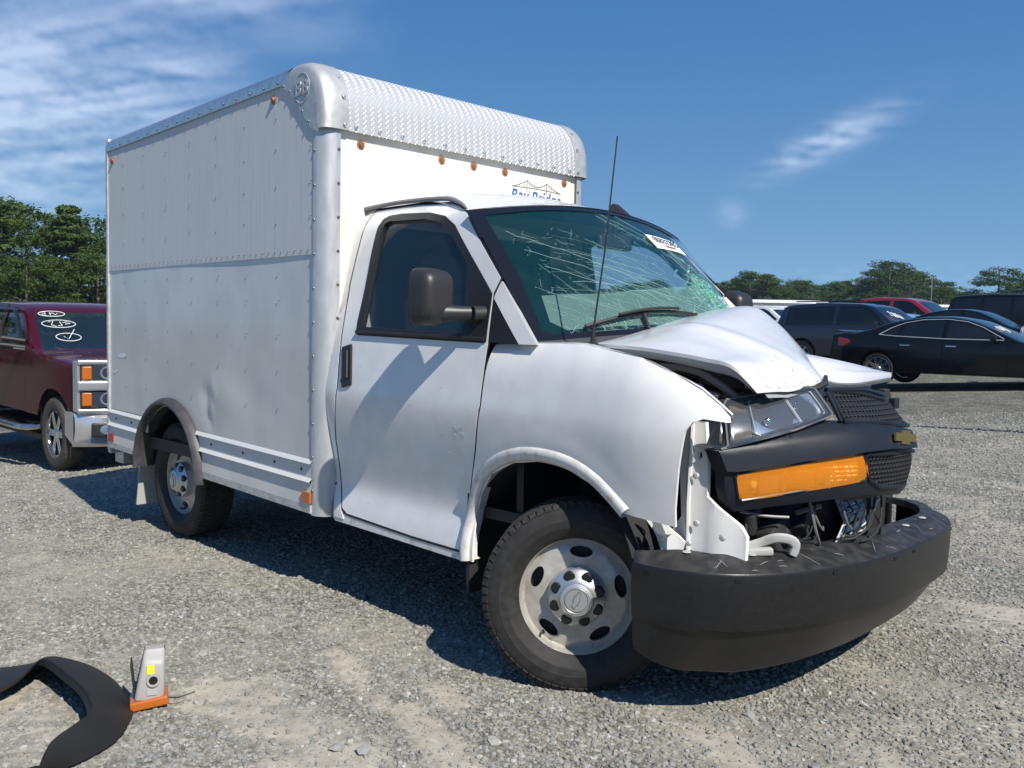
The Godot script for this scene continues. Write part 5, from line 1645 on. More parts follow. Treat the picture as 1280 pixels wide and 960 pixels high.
	chalk(T, "marker_writing", [
		ring2(0.62, 0.82, 0.15, 0.07), [Vector2(0.74, 0.86), Vector2(0.69, 0.87), Vector2(0.69, 0.82), Vector2(0.73, 0.81), Vector2(0.73, 0.77), Vector2(0.69, 0.78)], [Vector2(0.64, 0.85), Vector2(0.64, 0.78)], [Vector2(0.64, 0.83), Vector2(0.60, 0.84), Vector2(0.59, 0.79), Vector2(0.55, 0.83)],
		ring2(0.60, 0.55, 0.19, 0.10), [Vector2(0.71, 0.6), Vector2(0.65, 0.62), Vector2(0.69, 0.52), Vector2(0.64, 0.48)], [Vector2(0.58, 0.6), Vector2(0.57, 0.5), Vector2(0.62, 0.5)], [Vector2(0.55, 0.58), Vector2(0.5, 0.6), Vector2(0.47, 0.56), Vector2(0.53, 0.54)],
		ring2(0.57, 0.2, 0.14, 0.1), [Vector2(0.62, 0.22), Vector2(0.58, 0.15), Vector2(0.46, 0.4)]], f, 0.0042)

func sedan_black() -> void:
	var s := sedan_spec(M.car_black, M.tint_glass)
	s.merge({"rim_mat": M.rim_bright, "lamps": [["tail_lamp", V2A([-2.28, 0.97, -2.05, 0.93, -1.98, 0.86, -2.16, 0.78, -2.28, 0.80]), M.red_lamp], ["headlight", V2A([2.22, 0.68, 1.9, 0.76, 1.8, 0.74, 2.1, 0.6]), M.reflector]],
		"trim": [[-1.43, 1.035, -1.09, 1.008, -0.16, 0.972, 0.9, 0.965], [-1.43, 1.035, -1.2, 1.175, -0.95, 1.28, -0.6, 1.345, -0.15, 1.357, 0.22, 1.31, 0.52, 1.2, 0.9, 0.99]], "handle_mat": M.chrome}, true)
	var z := -15.72
	s.wheels = [1.66, -1.42]
	for i in s.prof.size(): s.prof[i].x *= 1.07
	var T := car("black_sedan", "black sports sedan seen from the side, with bright window trim and thin-spoked wheels", "sedan", Vector3(-4.22, lie(-4.3, z), z), s)
	T.rotation.y = 0.06
	var g := Geo.new()
	g.grid(func(a, b): return Vector3(lerpf(-2.02, -2.34, a), 1.075 + 0.045 * a * a, lerpf(0.72, -0.72, b)), 6, 12, false)
	obj("boot_lip", g, M.car_black, T, 60)
	chalk(T, "marker_writing", [ring2(0.45, 0.5, 0.09, 0.1), [Vector2(0.3, 0.3), Vector2(0.25, 0.6), Vector2(0.18, 0.35), Vector2(0.1, 0.62)]], func(x, y):
		var q := Vector2(1.1, 0.985).lerp(Vector2(0.3, 1.345), y)
		return Vector3(q.x + 0.015, q.y + 0.03 - 0.02 * x * x, x), 0.008)

func V2A(a: Array) -> Array:
	return a

func background_cars() -> void:
	var G := "cars parked in rows behind the truck"
	var s := suv_spec(M.car_navy, M.tint_glass)
	s.windows = [[0.88, 1.21, 0.95, 1.25, 0.55, 1.60, 0.35, 1.70, -0.38, 1.725, -0.41, 1.2], [-0.53, 1.2, -0.5, 1.725, -1.9, 1.68, -1.98, 1.2]]
	s.doors = [[1.02, 0.45, 1.05, 1.2, 0.55, 1.68, 0.3, 1.77, -0.45, 1.79, -0.47, 0.45]]
	var T := car("navy_wagon", "dark navy sport utility wagon with square tinted windows, parked behind the black sports sedan's boot", "SUV", Vector3(-8.75, lie(-8.7, -21.2), -21.2), s, G)
	var g := Geo.new()
	for z in [0.6, -0.6]: g.tube([Vector3(0.2, 1.88, z), Vector3(-1.8, 1.87, z)], 0.02, 6)
	obj("roof_rail", g, M.gloss_black, T)
	chalk(T, "marker_writing", [[Vector2(0.75, 0.62), Vector2(0.66, 0.66), Vector2(0.67, 0.52), Vector2(0.72, 0.46), Vector2(0.65, 0.42)], [Vector2(0.58, 0.6), Vector2(0.52, 0.6), Vector2(0.51, 0.4), Vector2(0.58, 0.38)], [Vector2(0.45, 0.58), Vector2(0.45, 0.34)], [Vector2(0.38, 0.36), Vector2(0.34, 0.58), Vector2(0.3, 0.34)], [Vector2(0.24, 0.3), Vector2(0.2, 0.5), Vector2(0.15, 0.28)]], func(x, y):
		var q := Vector2(1.26, 1.22).lerp(Vector2(0.62, 1.74), y)
		return Vector3(q.x + 0.03, q.y + 0.03, x), 0.012)
	s = pickup_spec(M.car_red, M.tint_glass)
	s.merge({"mirror_mat": M.black}, true)
	car("red_pickup", "red crew cab pickup whose roof and windscreen show above the black sedan", "pickup truck", Vector3(-10.15, lie(-10.0, -27.3), -27.3), s, G)
	s = sedan_spec(M.car_black, M.tint_glass)
	T = car("charcoal_sedan", "low charcoal sedan in the second row, its roof above the black sports sedan's windscreen", "sedan", Vector3(-6.75, lie(-6.5, -23.9), -23.9), s, G)
	s = suv_spec(M.car_black, M.tint_glass)
	car("black_wagon", "large black sport utility wagon far right in the last row under the tall tree", "SUV", Vector3(-7.1, lie(-7.0, -29.6) - 0.05, -29.6), s, G)
	s = sedan_spec(M.car_blue, M.tint_glass)
	car("pale_blue_sedan", "pale blue car of which only bonnet and roof edge show behind the red pickup's windscreen", "sedan", Vector3(-9.0, lie(-9.3, -25.2), -25.1), s, G)
	s = sedan_spec(M.car_white, M.tint_glass)
	car("white_sedan", "white sedan cut off by the right edge of the picture behind the black sports sedan", "sedan", Vector3(-1.7, lie(-3.3, -19.3) - 0.05, -19.0), s, G)
	s = suv_spec(M.car_slate, M.tint_glass)
	s.merge({"lamps": [["headlight", [2.3, 0.95, 1.95, 1.04, 1.85, 0.98, 2.2, 0.82], M.reflector]]}, true)
	car("slate_wagon", "slate blue wagon whose nose and clear headlight show beyond the white truck's raised bonnet", "SUV", Vector3(-6.9, lie(-5.0, -11.0) - 0.3, -11.3), s, G)
	s = pickup_spec(M.car_white, M.tint_glass)
	car("white_pickup", "white pickup far back, its cab window showing left of the navy wagon", "pickup truck", Vector3(-16.6, lie(-15.0, -29.5), -29.5), s, G)
	s = sedan_spec(M.car_navy, M.tint_glass)
	car("dark_blue_sedan", "dark blue sedan roof low between the white truck's bonnet and the navy wagon", "sedan", Vector3(-13.3, lie(-13.3, -23.5), -23.8), s, G)

# ---------------------------------------------------------------- things on the ground
func ground_parts() -> void:
	var g := Geo.new()
	# a curved strip of black trim: outer edge on the ground, inner edge raised
	var outer := V3([-1.86, 0.0, 2.70, -1.69, 0.004, 2.55, -1.655, 0.004, 2.44, -1.64, 0.006, 2.365, -1.51, 0.006, 2.28, -1.28, 0.004, 2.255, -1.066, 0.003, 2.278, -0.906, 0.003, 2.32, -0.83, 0.003, 2.36, -0.71, 0.004, 2.45, -0.635, 0.006, 2.58, -0.60, 0.01, 2.69])
	var inner := V3([-1.38, 0.06, 2.90, -1.28, 0.06, 2.73, -1.30, 0.08, 2.60, -1.37, 0.11, 2.49, -1.30, 0.12, 2.475, -1.14, 0.12, 2.472, -0.97, 0.12, 2.474, -0.85, 0.12, 2.492, -0.735, 0.12, 2.528, -0.68, 0.115, 2.60, -0.625, 0.10, 2.69, -0.53, 0.06, 2.75])
	var n := 60
	var A := spline(outer, n + 1); var B := spline(inner, n + 1)
	var f := func(a, b):
		var i := clampi(int(round(a * n)), 0, n)
		var v: Vector3 = A[i].lerp(B[i], b)
		v.y += 0.012 * sin(PI * b)
		return v
	g.grid(f, n, 8, true)
	g.grid(func(a, b): return f.call(a, b) + Vector3(-0.006, -0.006, 0.004), n, 8, false)
	for i in n:
		var a: Vector3 = B[i]; var b: Vector3 = B[i + 1]
		g.quad(a, b, b + Vector3(-0.02, -0.03, 0.01), a + Vector3(-0.02, -0.03, 0.01))
	# ragged broken end
	g.prism(V2([0, 0, 0.09, 0.02, 0.06, 0.06, 0.1, 0.09, 0.03, 0.14, -0.02, 0.08]), func(x, y): return Vector3(-0.60 + x * 0.5, 0.03 + y * 0.2, 2.69 + y * 0.6), Vector3(0.004, -0.004, 0))
	var t := obj("bumper_trim", g, M.trim_black, self, 45)
	t.set_meta("label", "curved strip of black plastic bumper trim lying on the gravel at bottom left"); t.set_meta("category", "car part")
	# a broken-off lamp unit leaning against it
	var T := thing("lamp_unit", "loose silver lamp housing with amber lens and yellow sticker standing on the gravel", "car lamp", Vector3(-0.94, 0.0, 2.245))
	T.rotation = Vector3(0.0, -0.40, 0.0)
	# local x to the viewer, y up, z across
	g = Geo.new()
	g.grid(func(a, b):
		var y := lerpf(0.035, 0.205, a)
		var ang := lerpf(0.0, TAU, b)
		var w := lerpf(0.052, 0.036, pow(a, 1.5)); var d := lerpf(0.045, 0.05, a) * (1.0 - 0.55 * smoothstep(0.75, 1.0, a))
		var c := Vector2(signf(cos(ang)) * pow(absf(cos(ang)), 0.35), signf(sin(ang)) * pow(absf(sin(ang)), 0.35))
		return Vector3(c.x * d - 0.03 * a * a, y, c.y * w - 0.02 * a), 14, 40, true)
	g.box(Vector3(-0.03, 0.203, -0.02), Vector3(0.04, 0.006, 0.066), Basis(), 0.002)
	obj("housing", g, M.lamp_grey, T, 40)
	g = Geo.new()
	g.box(Vector3(0.0, 0.02, 0.0), Vector3(0.115, 0.034, 0.135), Basis(Vector3(1, 0, 0), 0.12), 0.008)
	obj("amber_lens", g, M.old_amber, T)
	g = Geo.new()
	g.box(Vector3(-0.02, 0.09, 0.055), Vector3(0.09, 0.15, 0.006), Basis(Vector3(1, 0, 0), 0.1), 0.003)
	obj("edge_flange", g, M.liner, T)
	g = Geo.new()
	g.lathe([Vector2(0.016, 0.0), Vector2(0.016, 0.006), Vector2(0.024, 0.006), Vector2(0.025, 0.0)], axis_to(Vector3(1, 0.1, 0), Vector3(0.044, 0.105, -0.014)), 20)
	obj("socket_ring", g, M.lamp_grey, T)
	g = Geo.new()
	g.lathe([Vector2(0.0, 0.003), Vector2(0.017, 0.002)], axis_to(Vector3(1, 0.1, 0), Vector3(0.043, 0.105, -0.014)), 16)
	obj("socket_hole", g, M.pit, T)
	g = Geo.new()
	g.box(Vector3(0.0395, 0.145, -0.005), Vector3(0.004, 0.034, 0.026), Basis(Vector3(0, 0, 1), 0.05))
	obj("yellow_sticker", g, M.yellow, T)
	g = Geo.new()
	g.box(Vector3(0.0475, 0.062, -0.01), Vector3(0.003, 0.022, 0.034))
	obj("clip_slot", g, M.flap, T)
	g = Geo.new()
	g.tube(V3([0.03, 0.03, -0.05, 0.06, 0.035, -0.1, 0.05, 0.045, -0.16]), 0.0025, 5)
	obj("wire", g, M.black, T)

# ---------------------------------------------------------------- ground, stones, trees, sky
func sand_at(x: float, z: float, n: FastNoiseLite) -> float:
	var s := 0.0
	for q in [[-0.5, 1.95, 0.42, 0.2, 0.25], [-0.12, 1.98, 0.32, 0.24, 0.0], [-0.68, 1.50, 0.42, 0.08, 0.28], [-0.25, 1.36, 0.3, 0.07, 0.3], [0.05, 1.66, 0.4, 0.1, 0.3], [-0.85, 2.02, 0.32, 0.16, 0.2], [0.85, 1.02, 0.5, 0.1, 0.55], [1.15, 0.6, 0.3, 0.12, 0.6], [0.88, -1.5, 0.3, 0.16, 0.2], [-6.2, 0.68, 1.2, 0.14, -0.1, 0.6], [-2.6, 1.28, 1.3, 0.1, 0.02, 0.5], [-4.5, 1.05, 1.6, 0.16, -0.08, 0.55], [-1.1, 2.62, 0.4, 0.14, 0.2, 0.8], [-3.4, 1.9, 0.9, 0.2, 0.1, 0.5], [-8.2, 1.0, 0.6, 0.3, 0.0], [2.2, -3.2, 0.9, 0.2, 0.3], [0.5, -5.5, 1.6, 0.25, 0.15]]:
		var d := Vector2(x - q[0], z - q[1]).rotated(-q[4])
		var r := Vector2(d.x / q[2], d.y / q[3]).length()
		s = maxf(s, (1.0 - smoothstep(0.3, 1.7, r)) * (q[5] if q.size() > 5 else 1.0))
	var v := n.get_noise_2d(x * 3.0, z * 3.0) * 0.9 + n.get_noise_2d(x * 13.0, z * 13.0) * 0.7
	var broad := smoothstep(0.28, 0.6, n.get_noise_2d(x * 0.55 + 40.0, z * 0.55))
	var fines := 0.16 + 0.5 * smoothstep(-0.25, 0.5, n.get_noise_2d(x * 1.6 + 9.0, z * 1.6) + 0.4 * n.get_noise_2d(x * 7.0, z * 7.0))
	return clampf(maxf(smoothstep(0.2, 1.0, s + v * 0.6) * (1.0 if s > 0.02 else 0.0) + broad * 0.3, fines), 0, 1)

func build_ground() -> void:
	var n := FastNoiseLite.new()
	n.seed = 4; n.noise_type = FastNoiseLite.TYPE_SIMPLEX_SMOOTH; n.frequency = 0.5; n.fractal_octaves = 4
	# gravel tile, eight metres a side
	var cell := FastNoiseLite.new()
	cell.seed = 9; cell.noise_type = FastNoiseLite.TYPE_CELLULAR; cell.frequency = 0.3; cell.fractal_type = FastNoiseLite.FRACTAL_NONE
	cell.cellular_return_type = FastNoiseLite.RETURN_CELL_VALUE; cell.cellular_jitter = 1.0
	var S := 1024
	var ca := cell.get_seamless_image(S, S, false, false, 0.1); ca.convert(Image.FORMAT_L8)
	cell.cellular_return_type = FastNoiseLite.RETURN_DISTANCE2_SUB
	var cb := cell.get_seamless_image(S, S, false, false, 0.1); cb.convert(Image.FORMAT_L8)
	var big := FastNoiseLite.new()
	big.seed = 21; big.frequency = 0.012; big.fractal_octaves = 5
	var cd := big.get_seamless_image(S, S); cd.convert(Image.FORMAT_L8)
	var ba := ca.get_data(); var bb := cb.get_data(); var bd := cd.get_data()
	var rgbd := PackedByteArray(); rgbd.resize(S * S * 3)
	for i in S * S:
		var t := 0.62 + 0.5 * ba[i] / 255.0
		t *= 0.55 + 0.45 * minf(1.0, bb[i] / 90.0)
		var w := bd[i] / 255.0
		t *= 0.86 + 0.28 * w
		rgbd[3 * i] = mini(255, int(164 * t + 9 * w)); rgbd[3 * i + 1] = mini(255, int(163 * t + 8 * w)); rgbd[3 * i + 2] = mini(255, int(154 * t))
	var tile := Image.create_from_data(S, S, false, Image.FORMAT_RGB8, rgbd)
	var hgt := cb.duplicate()
	hgt.convert(Image.FORMAT_RGB8)
	hgt.bump_map_to_normal_map(5.0)
	var ntex := ImageTexture.create_from_image(hgt)
	# near patch, sixteen metres a side, with the sand laid over the gravel
	var X0 := -11.5; var Z0 := -10.5
	var near := Image.create(2048, 2048, false, Image.FORMAT_RGBA8)
	tile.convert(Image.FORMAT_RGBA8)
	for i in 2:
		for j in 2: near.blit_rect(tile, Rect2i(0, 0, S, S), Vector2i(i * S, j * S))
	var K := 512
	var sand := PackedByteArray(); sand.resize(K * K * 4)
	for j in K:
		for i in K:
			var x := X0 + 16.0 * (i + 0.5) / K; var z := Z0 + 16.0 * (j + 0.5) / K
			var m := sand_at(x, z, n)
			var edge := smoothstep(0.0, 0.6, minf(minf(i, K - 1 - i), minf(j, K - 1 - j)) / 30.0)
			var v := 1.0 + 0.12 * n.get_noise_2d(x * 25.0, z * 25.0)
			var o := (j * K + i) * 4
			sand[o] = int(180 * v); sand[o + 1] = int(172 * v); sand[o + 2] = int(157 * v); sand[o + 3] = int(215 * m * edge)
	var si := Image.create_from_data(K, K, false, Image.FORMAT_RGBA8, sand)
	si.resize(2048, 2048, Image.INTERPOLATE_CUBIC)
	near.blend_rect(si, Rect2i(0, 0, 2048, 2048), Vector2i())
	near.convert(Image.FORMAT_RGB8)
	tile.convert(Image.FORMAT_RGB8)
	var mf := mat("gravel", Color.WHITE, 0.95)
	tri3(mf, ImageTexture.create_from_image(tile), Vector3.ONE * 0.125, ntex, 1.3)
	mf.uv1_offset = Vector3(-X0 * 0.125, -X0 * 0.125, -Z0 * 0.125)
	var mn := mat("gravel_near", Color.WHITE, 0.95)
	tri3(mn, ImageTexture.create_from_image(near), Vector3.ONE * 0.0625, ntex, 1.3)
	mn.uv1_offset = Vector3(-X0 * 0.0625, -X0 * 0.0625, -Z0 * 0.0625)
	mn.normal_enabled = false
	for m in [mf, mn]: m.metallic_specular = 0.2
	var bump := func(x, z): return 0.006 * n.get_noise_2d(x * 4.0, z * 4.0) + 0.012 * n.get_noise_2d(x * 0.7, z * 0.7)
	var g := Geo.new()
	g.grid(func(p, q): 
		var x: float = X0 + 16.0 * p; var z: float = Z0 + 16.0 * q
		return Vector3(x, lie(x, z) + bump.call(x, z) * smoothstep(0.0, 0.12, minf(minf(p, 1 - p), minf(q, 1 - q))) - 0.004, z), 200, 200, true)
	kind(obj("gravel_lot", g, mn, self, 60), "structure")
	g = Geo.new()
	# the rest, out to the horizon
	var xs := [-900.0, -500.0, -250.0, -140.0, -90.0, -65.0, -50.0, -38.0, -30.0, -24.0, -20.0, -17.0, -14.0, -11.5, -9.5, -7.5, -5.5, -3.5, -1.5, 0.5, 2.5, 4.5, 7.0, 10.0, 14.0, 20.0, 30.0, 50.0, 90.0, 200.0, 500.0]
	var zsx := [-900.0, -500.0, -300.0, -200.0, -140.0, -100.0, -75.0, -58.0, -46.0, -38.0, -32.0, -27.0, -23.0, -20.0, -17.5, -15.5, -13.0, -10.5, -8.5, -6.5, -4.5, -2.5, -0.5, 1.5, 3.5, 5.5, 8.0, 12.0, 20.0, 40.0, 100.0, 400.0]
	for i in xs.size() - 1:
		for j in zsx.size() - 1:
			if xs[i] >= -11.5 and xs[i + 1] <= 4.5 and zsx[j] >= -10.5 and zsx[j + 1] <= 5.5: continue
			var q := []
			for k in [[i, j], [i, j + 1], [i + 1, j + 1], [i + 1, j]]: q.append(Vector3(xs[k[0]], lie(xs[k[0]], zsx[k[1]]) - 0.004, zsx[k[1]]))
			g.quad(q[0], q[1], q[2], q[3])
	kind(obj("gravel_ground", g, mf, self, 60), "structure")
	# loose stones: instanced rocks in three shapes
	var rng := RandomNumberGenerator.new()
	rng.seed = 77
	var sm := mat("stones", Color.WHITE, 0.9)
	sm.vertex_color_use_as_albedo = true
	sm.metallic_specular = 0.25
	var rocks := []
	for v in 4: rocks.append(rock(rng))
	var lists := [[], [], [], []]
	var cam := Vector2(2.373, 3.635)
	var placed := 0
	while placed < 340000:
		# denser near the lens: distance drawn with a falling density
		var r := 1.0 + 15.0 * pow(rng.randf(), 1.25)
		var ang := deg_to_rad(rng.randf_range(188.0, 262.0))
		placed += 1
		var x := cam.x + r * cos(ang); var z := cam.y + r * sin(ang)
		var m := sand_at(x, z, n) if r < 9.0 else 0.35
		var size := (0.0040 + 0.0105 * pow(rng.randf(), 2.6)) * (1.0 if r < 6.0 else lerpf(1.0, 1.5, minf(1.0, (r - 6.0) / 8.0)))
		if rng.randf() < m * 0.9:
			if rng.randf() < 0.8: continue
			size *= 0.55
		if rng.randf() < 0.006: size *= 1.9
		var b := Basis.from_euler(Vector3(rng.randf_range(-0.35, 0.35), rng.randf() * TAU, rng.randf_range(-0.35, 0.35))).scaled_local(Vector3(size, size * rng.randf_range(0.45, 0.8), size * rng.randf_range(0.65, 1.0)))
		var y: float = lie(x, z) - 0.004 + size * 0.12 + (bump.call(x, z) if x > -10.5 and x < 3.5 and z > -9.5 and z < 4.5 else 0.0)
		var t := rng.randf()
		var l := 0.178 + 0.138 * rng.randf() + (0.12 if t > 0.94 else 0.0) - (0.07 if t < 0.07 else 0.0)
		var c := Color(l * 1.03, l * 1.02, l * 0.935)
		if t > 0.5 and t < 0.62: c = Color(l * 1.08, l * 0.98, l * 0.8)
		elif t > 0.3 and t < 0.37: c = Color(l * 0.88, l * 0.95, l * 0.95)
		if t < 0.93: c = c.lerp(Color(0.28, 0.265, 0.228), 0.10 + 0.22 * m)
		lists[rng.randi() % 4].append([Transform3D(b, Vector3(x, y, z)), c])
	for v in 4:
		var mm := MultiMesh.new()
		mm.transform_format = MultiMesh.TRANSFORM_3D
		mm.use_colors = true
		mm.mesh = rocks[v]
		mm.instance_count = lists[v].size()
		for i in lists[v].size():
			mm.set_instance_transform(i, lists[v][i][0]); mm.set_instance_color(i, lists[v][i][1])
		var o := MultiMeshInstance3D.new()
		o.name = numbered("gravel_stones", self)
		o.multimesh = mm
		o.material_override = sm
		o.set_meta("label", "loose grey gravel stones covering the lot"); o.set_meta("category", "gravel"); o.set_meta("group", "loose gravel of the lot")
		add_child(kind(o, "stuff"), true)
	# a few larger stones lying on the sand
	var proto: Node3D = null
	for q in [[-0.16, 1.93, 0.028, "flat pale"], [-0.08, 1.88, 0.03, "flat grey"], [0.52, 1.45, 0.019, "small rounded"], [-1.32, 1.66, 0.012, "dark angular"], [1.02, 0.85, 0.022, "bluish"]]:
		var o: MeshInstance3D = obj("stone", rocks[int(q[2] * 1000) % 4], M["stone"], self)
		o.transform = Transform3D(Basis(Vector3.UP, q[0] * 9.0).scaled_local(Vector3(q[2], q[2] * 0.5, q[2] * 0.8)), Vector3(q[0], 0.006, q[1]))
		o.set_meta("category", "stone")
		o.set_meta("label", {"flat pale": "flat pale stone on the gravel at the bottom edge, left of its grey twin", "flat grey": "flat grey stone on the gravel at the bottom edge, right of its pale twin", "small rounded": "small rounded stone in the gravel below the truck's bumper", "dark angular": "dark angular stone in the gravel left of the front wheel's shadow", "bluish": "bluish stone in the gravel at the bottom right"}[q[3]])
		o.set_meta("group", "larger stones in the foreground gravel")

func rock(rng: RandomNumberGenerator) -> ArrayMesh:
	var ph := (1.0 + sqrt(5.0)) / 2.0
	var v := []
	for q in [[-1, ph, 0], [1, ph, 0], [-1, -ph, 0], [1, -ph, 0], [0, -1, ph], [0, 1, ph], [0, -1, -ph], [0, 1, -ph], [ph, 0, -1], [ph, 0, 1], [-ph, 0, -1], [-ph, 0, 1]]:
		v.append(Vector3(q[0], q[1], q[2]).normalized() * rng.randf_range(0.7, 1.25))
	var g := Geo.new()
	for f in [[0, 11, 5], [0, 5, 1], [0, 1, 7], [0, 7, 10], [0, 10, 11], [1, 5, 9], [5, 11, 4], [11, 10, 2], [10, 7, 6], [7, 1, 8], [3, 9, 4], [3, 4, 2], [3, 2, 6], [3, 6, 8], [3, 8, 9], [4, 9, 5], [2, 4, 11], [6, 2, 10], [8, 6, 7], [9, 8, 1]]:
		g.tri(v[f[0]], v[f[1]], v[f[2]])
	return g.mesh(0)

func crown(rng: RandomNumberGenerator, h: float, w: float, pine: bool, leaves: int) -> Geo:
	# foliage: many leaf sprays gathered into clumps along the limbs
	var g := Geo.new()
	g.tinted = true
	var clumps := []
	var nc := 90 if not pine else 80
	for i in nc:
		var t := rng.randf()
		var y: float
		var r: float
		if pine:
			y = lerpf(0.3, 1.0, pow(t, 0.85))
			r = w * (1.05 - pow(clampf((y - 0.3) / 0.7, 0, 1), 1.6)) * rng.randf_range(0.45, 1.0)
		else:
			y = lerpf(0.07, 0.97, t)
			r = w * sqrt(maxf(0.03, 1.0 - pow((y - 0.5) / 0.52, 2.0))) * rng.randf_range(0.5, 1.05)
		var a := rng.randf() * TAU
		var size := rng.randf_range(0.11, 0.21) * w * (1.5 if not pine else 1.25)
		clumps.append([Vector3(cos(a) * r, y * h, sin(a) * r), size, rng.randf_range(0.72, 1.3), rng.randf()])
	for i in leaves:
		var c: Array = clumps[rng.randi() % nc]
		var dir := Vector3(rng.randfn(), rng.randfn() * 0.75, rng.randfn()).normalized()
		var p: Vector3 = c[0] + dir * Vector3(1.25, 0.75 if not pine else 0.5, 1.25) * c[1] * pow(rng.randf(), 0.45)
		var s := rng.randf_range(0.07, 0.16) * (1.0 if not pine else 1.1)
		var n := (dir + Vector3(rng.randfn(), rng.randfn() + 0.6, rng.randfn()) * 0.6).normalized()
		var u := n.cross(Vector3(rng.randfn(), rng.randfn(), rng.randfn())).normalized() * s
		var v := n.cross(u) * rng.randf_range(0.45, 0.8)
		var l: float = c[2] * rng.randf_range(0.75, 1.25)
		g.col = Color(0.036 * l, 0.070 * l, 0.019 * l).lerp(Color(0.062 * l, 0.092 * l, 0.019 * l), c[3])
		g.quad(p - u, p - v * 0.7, p + u, p + v * 0.7)
	return g

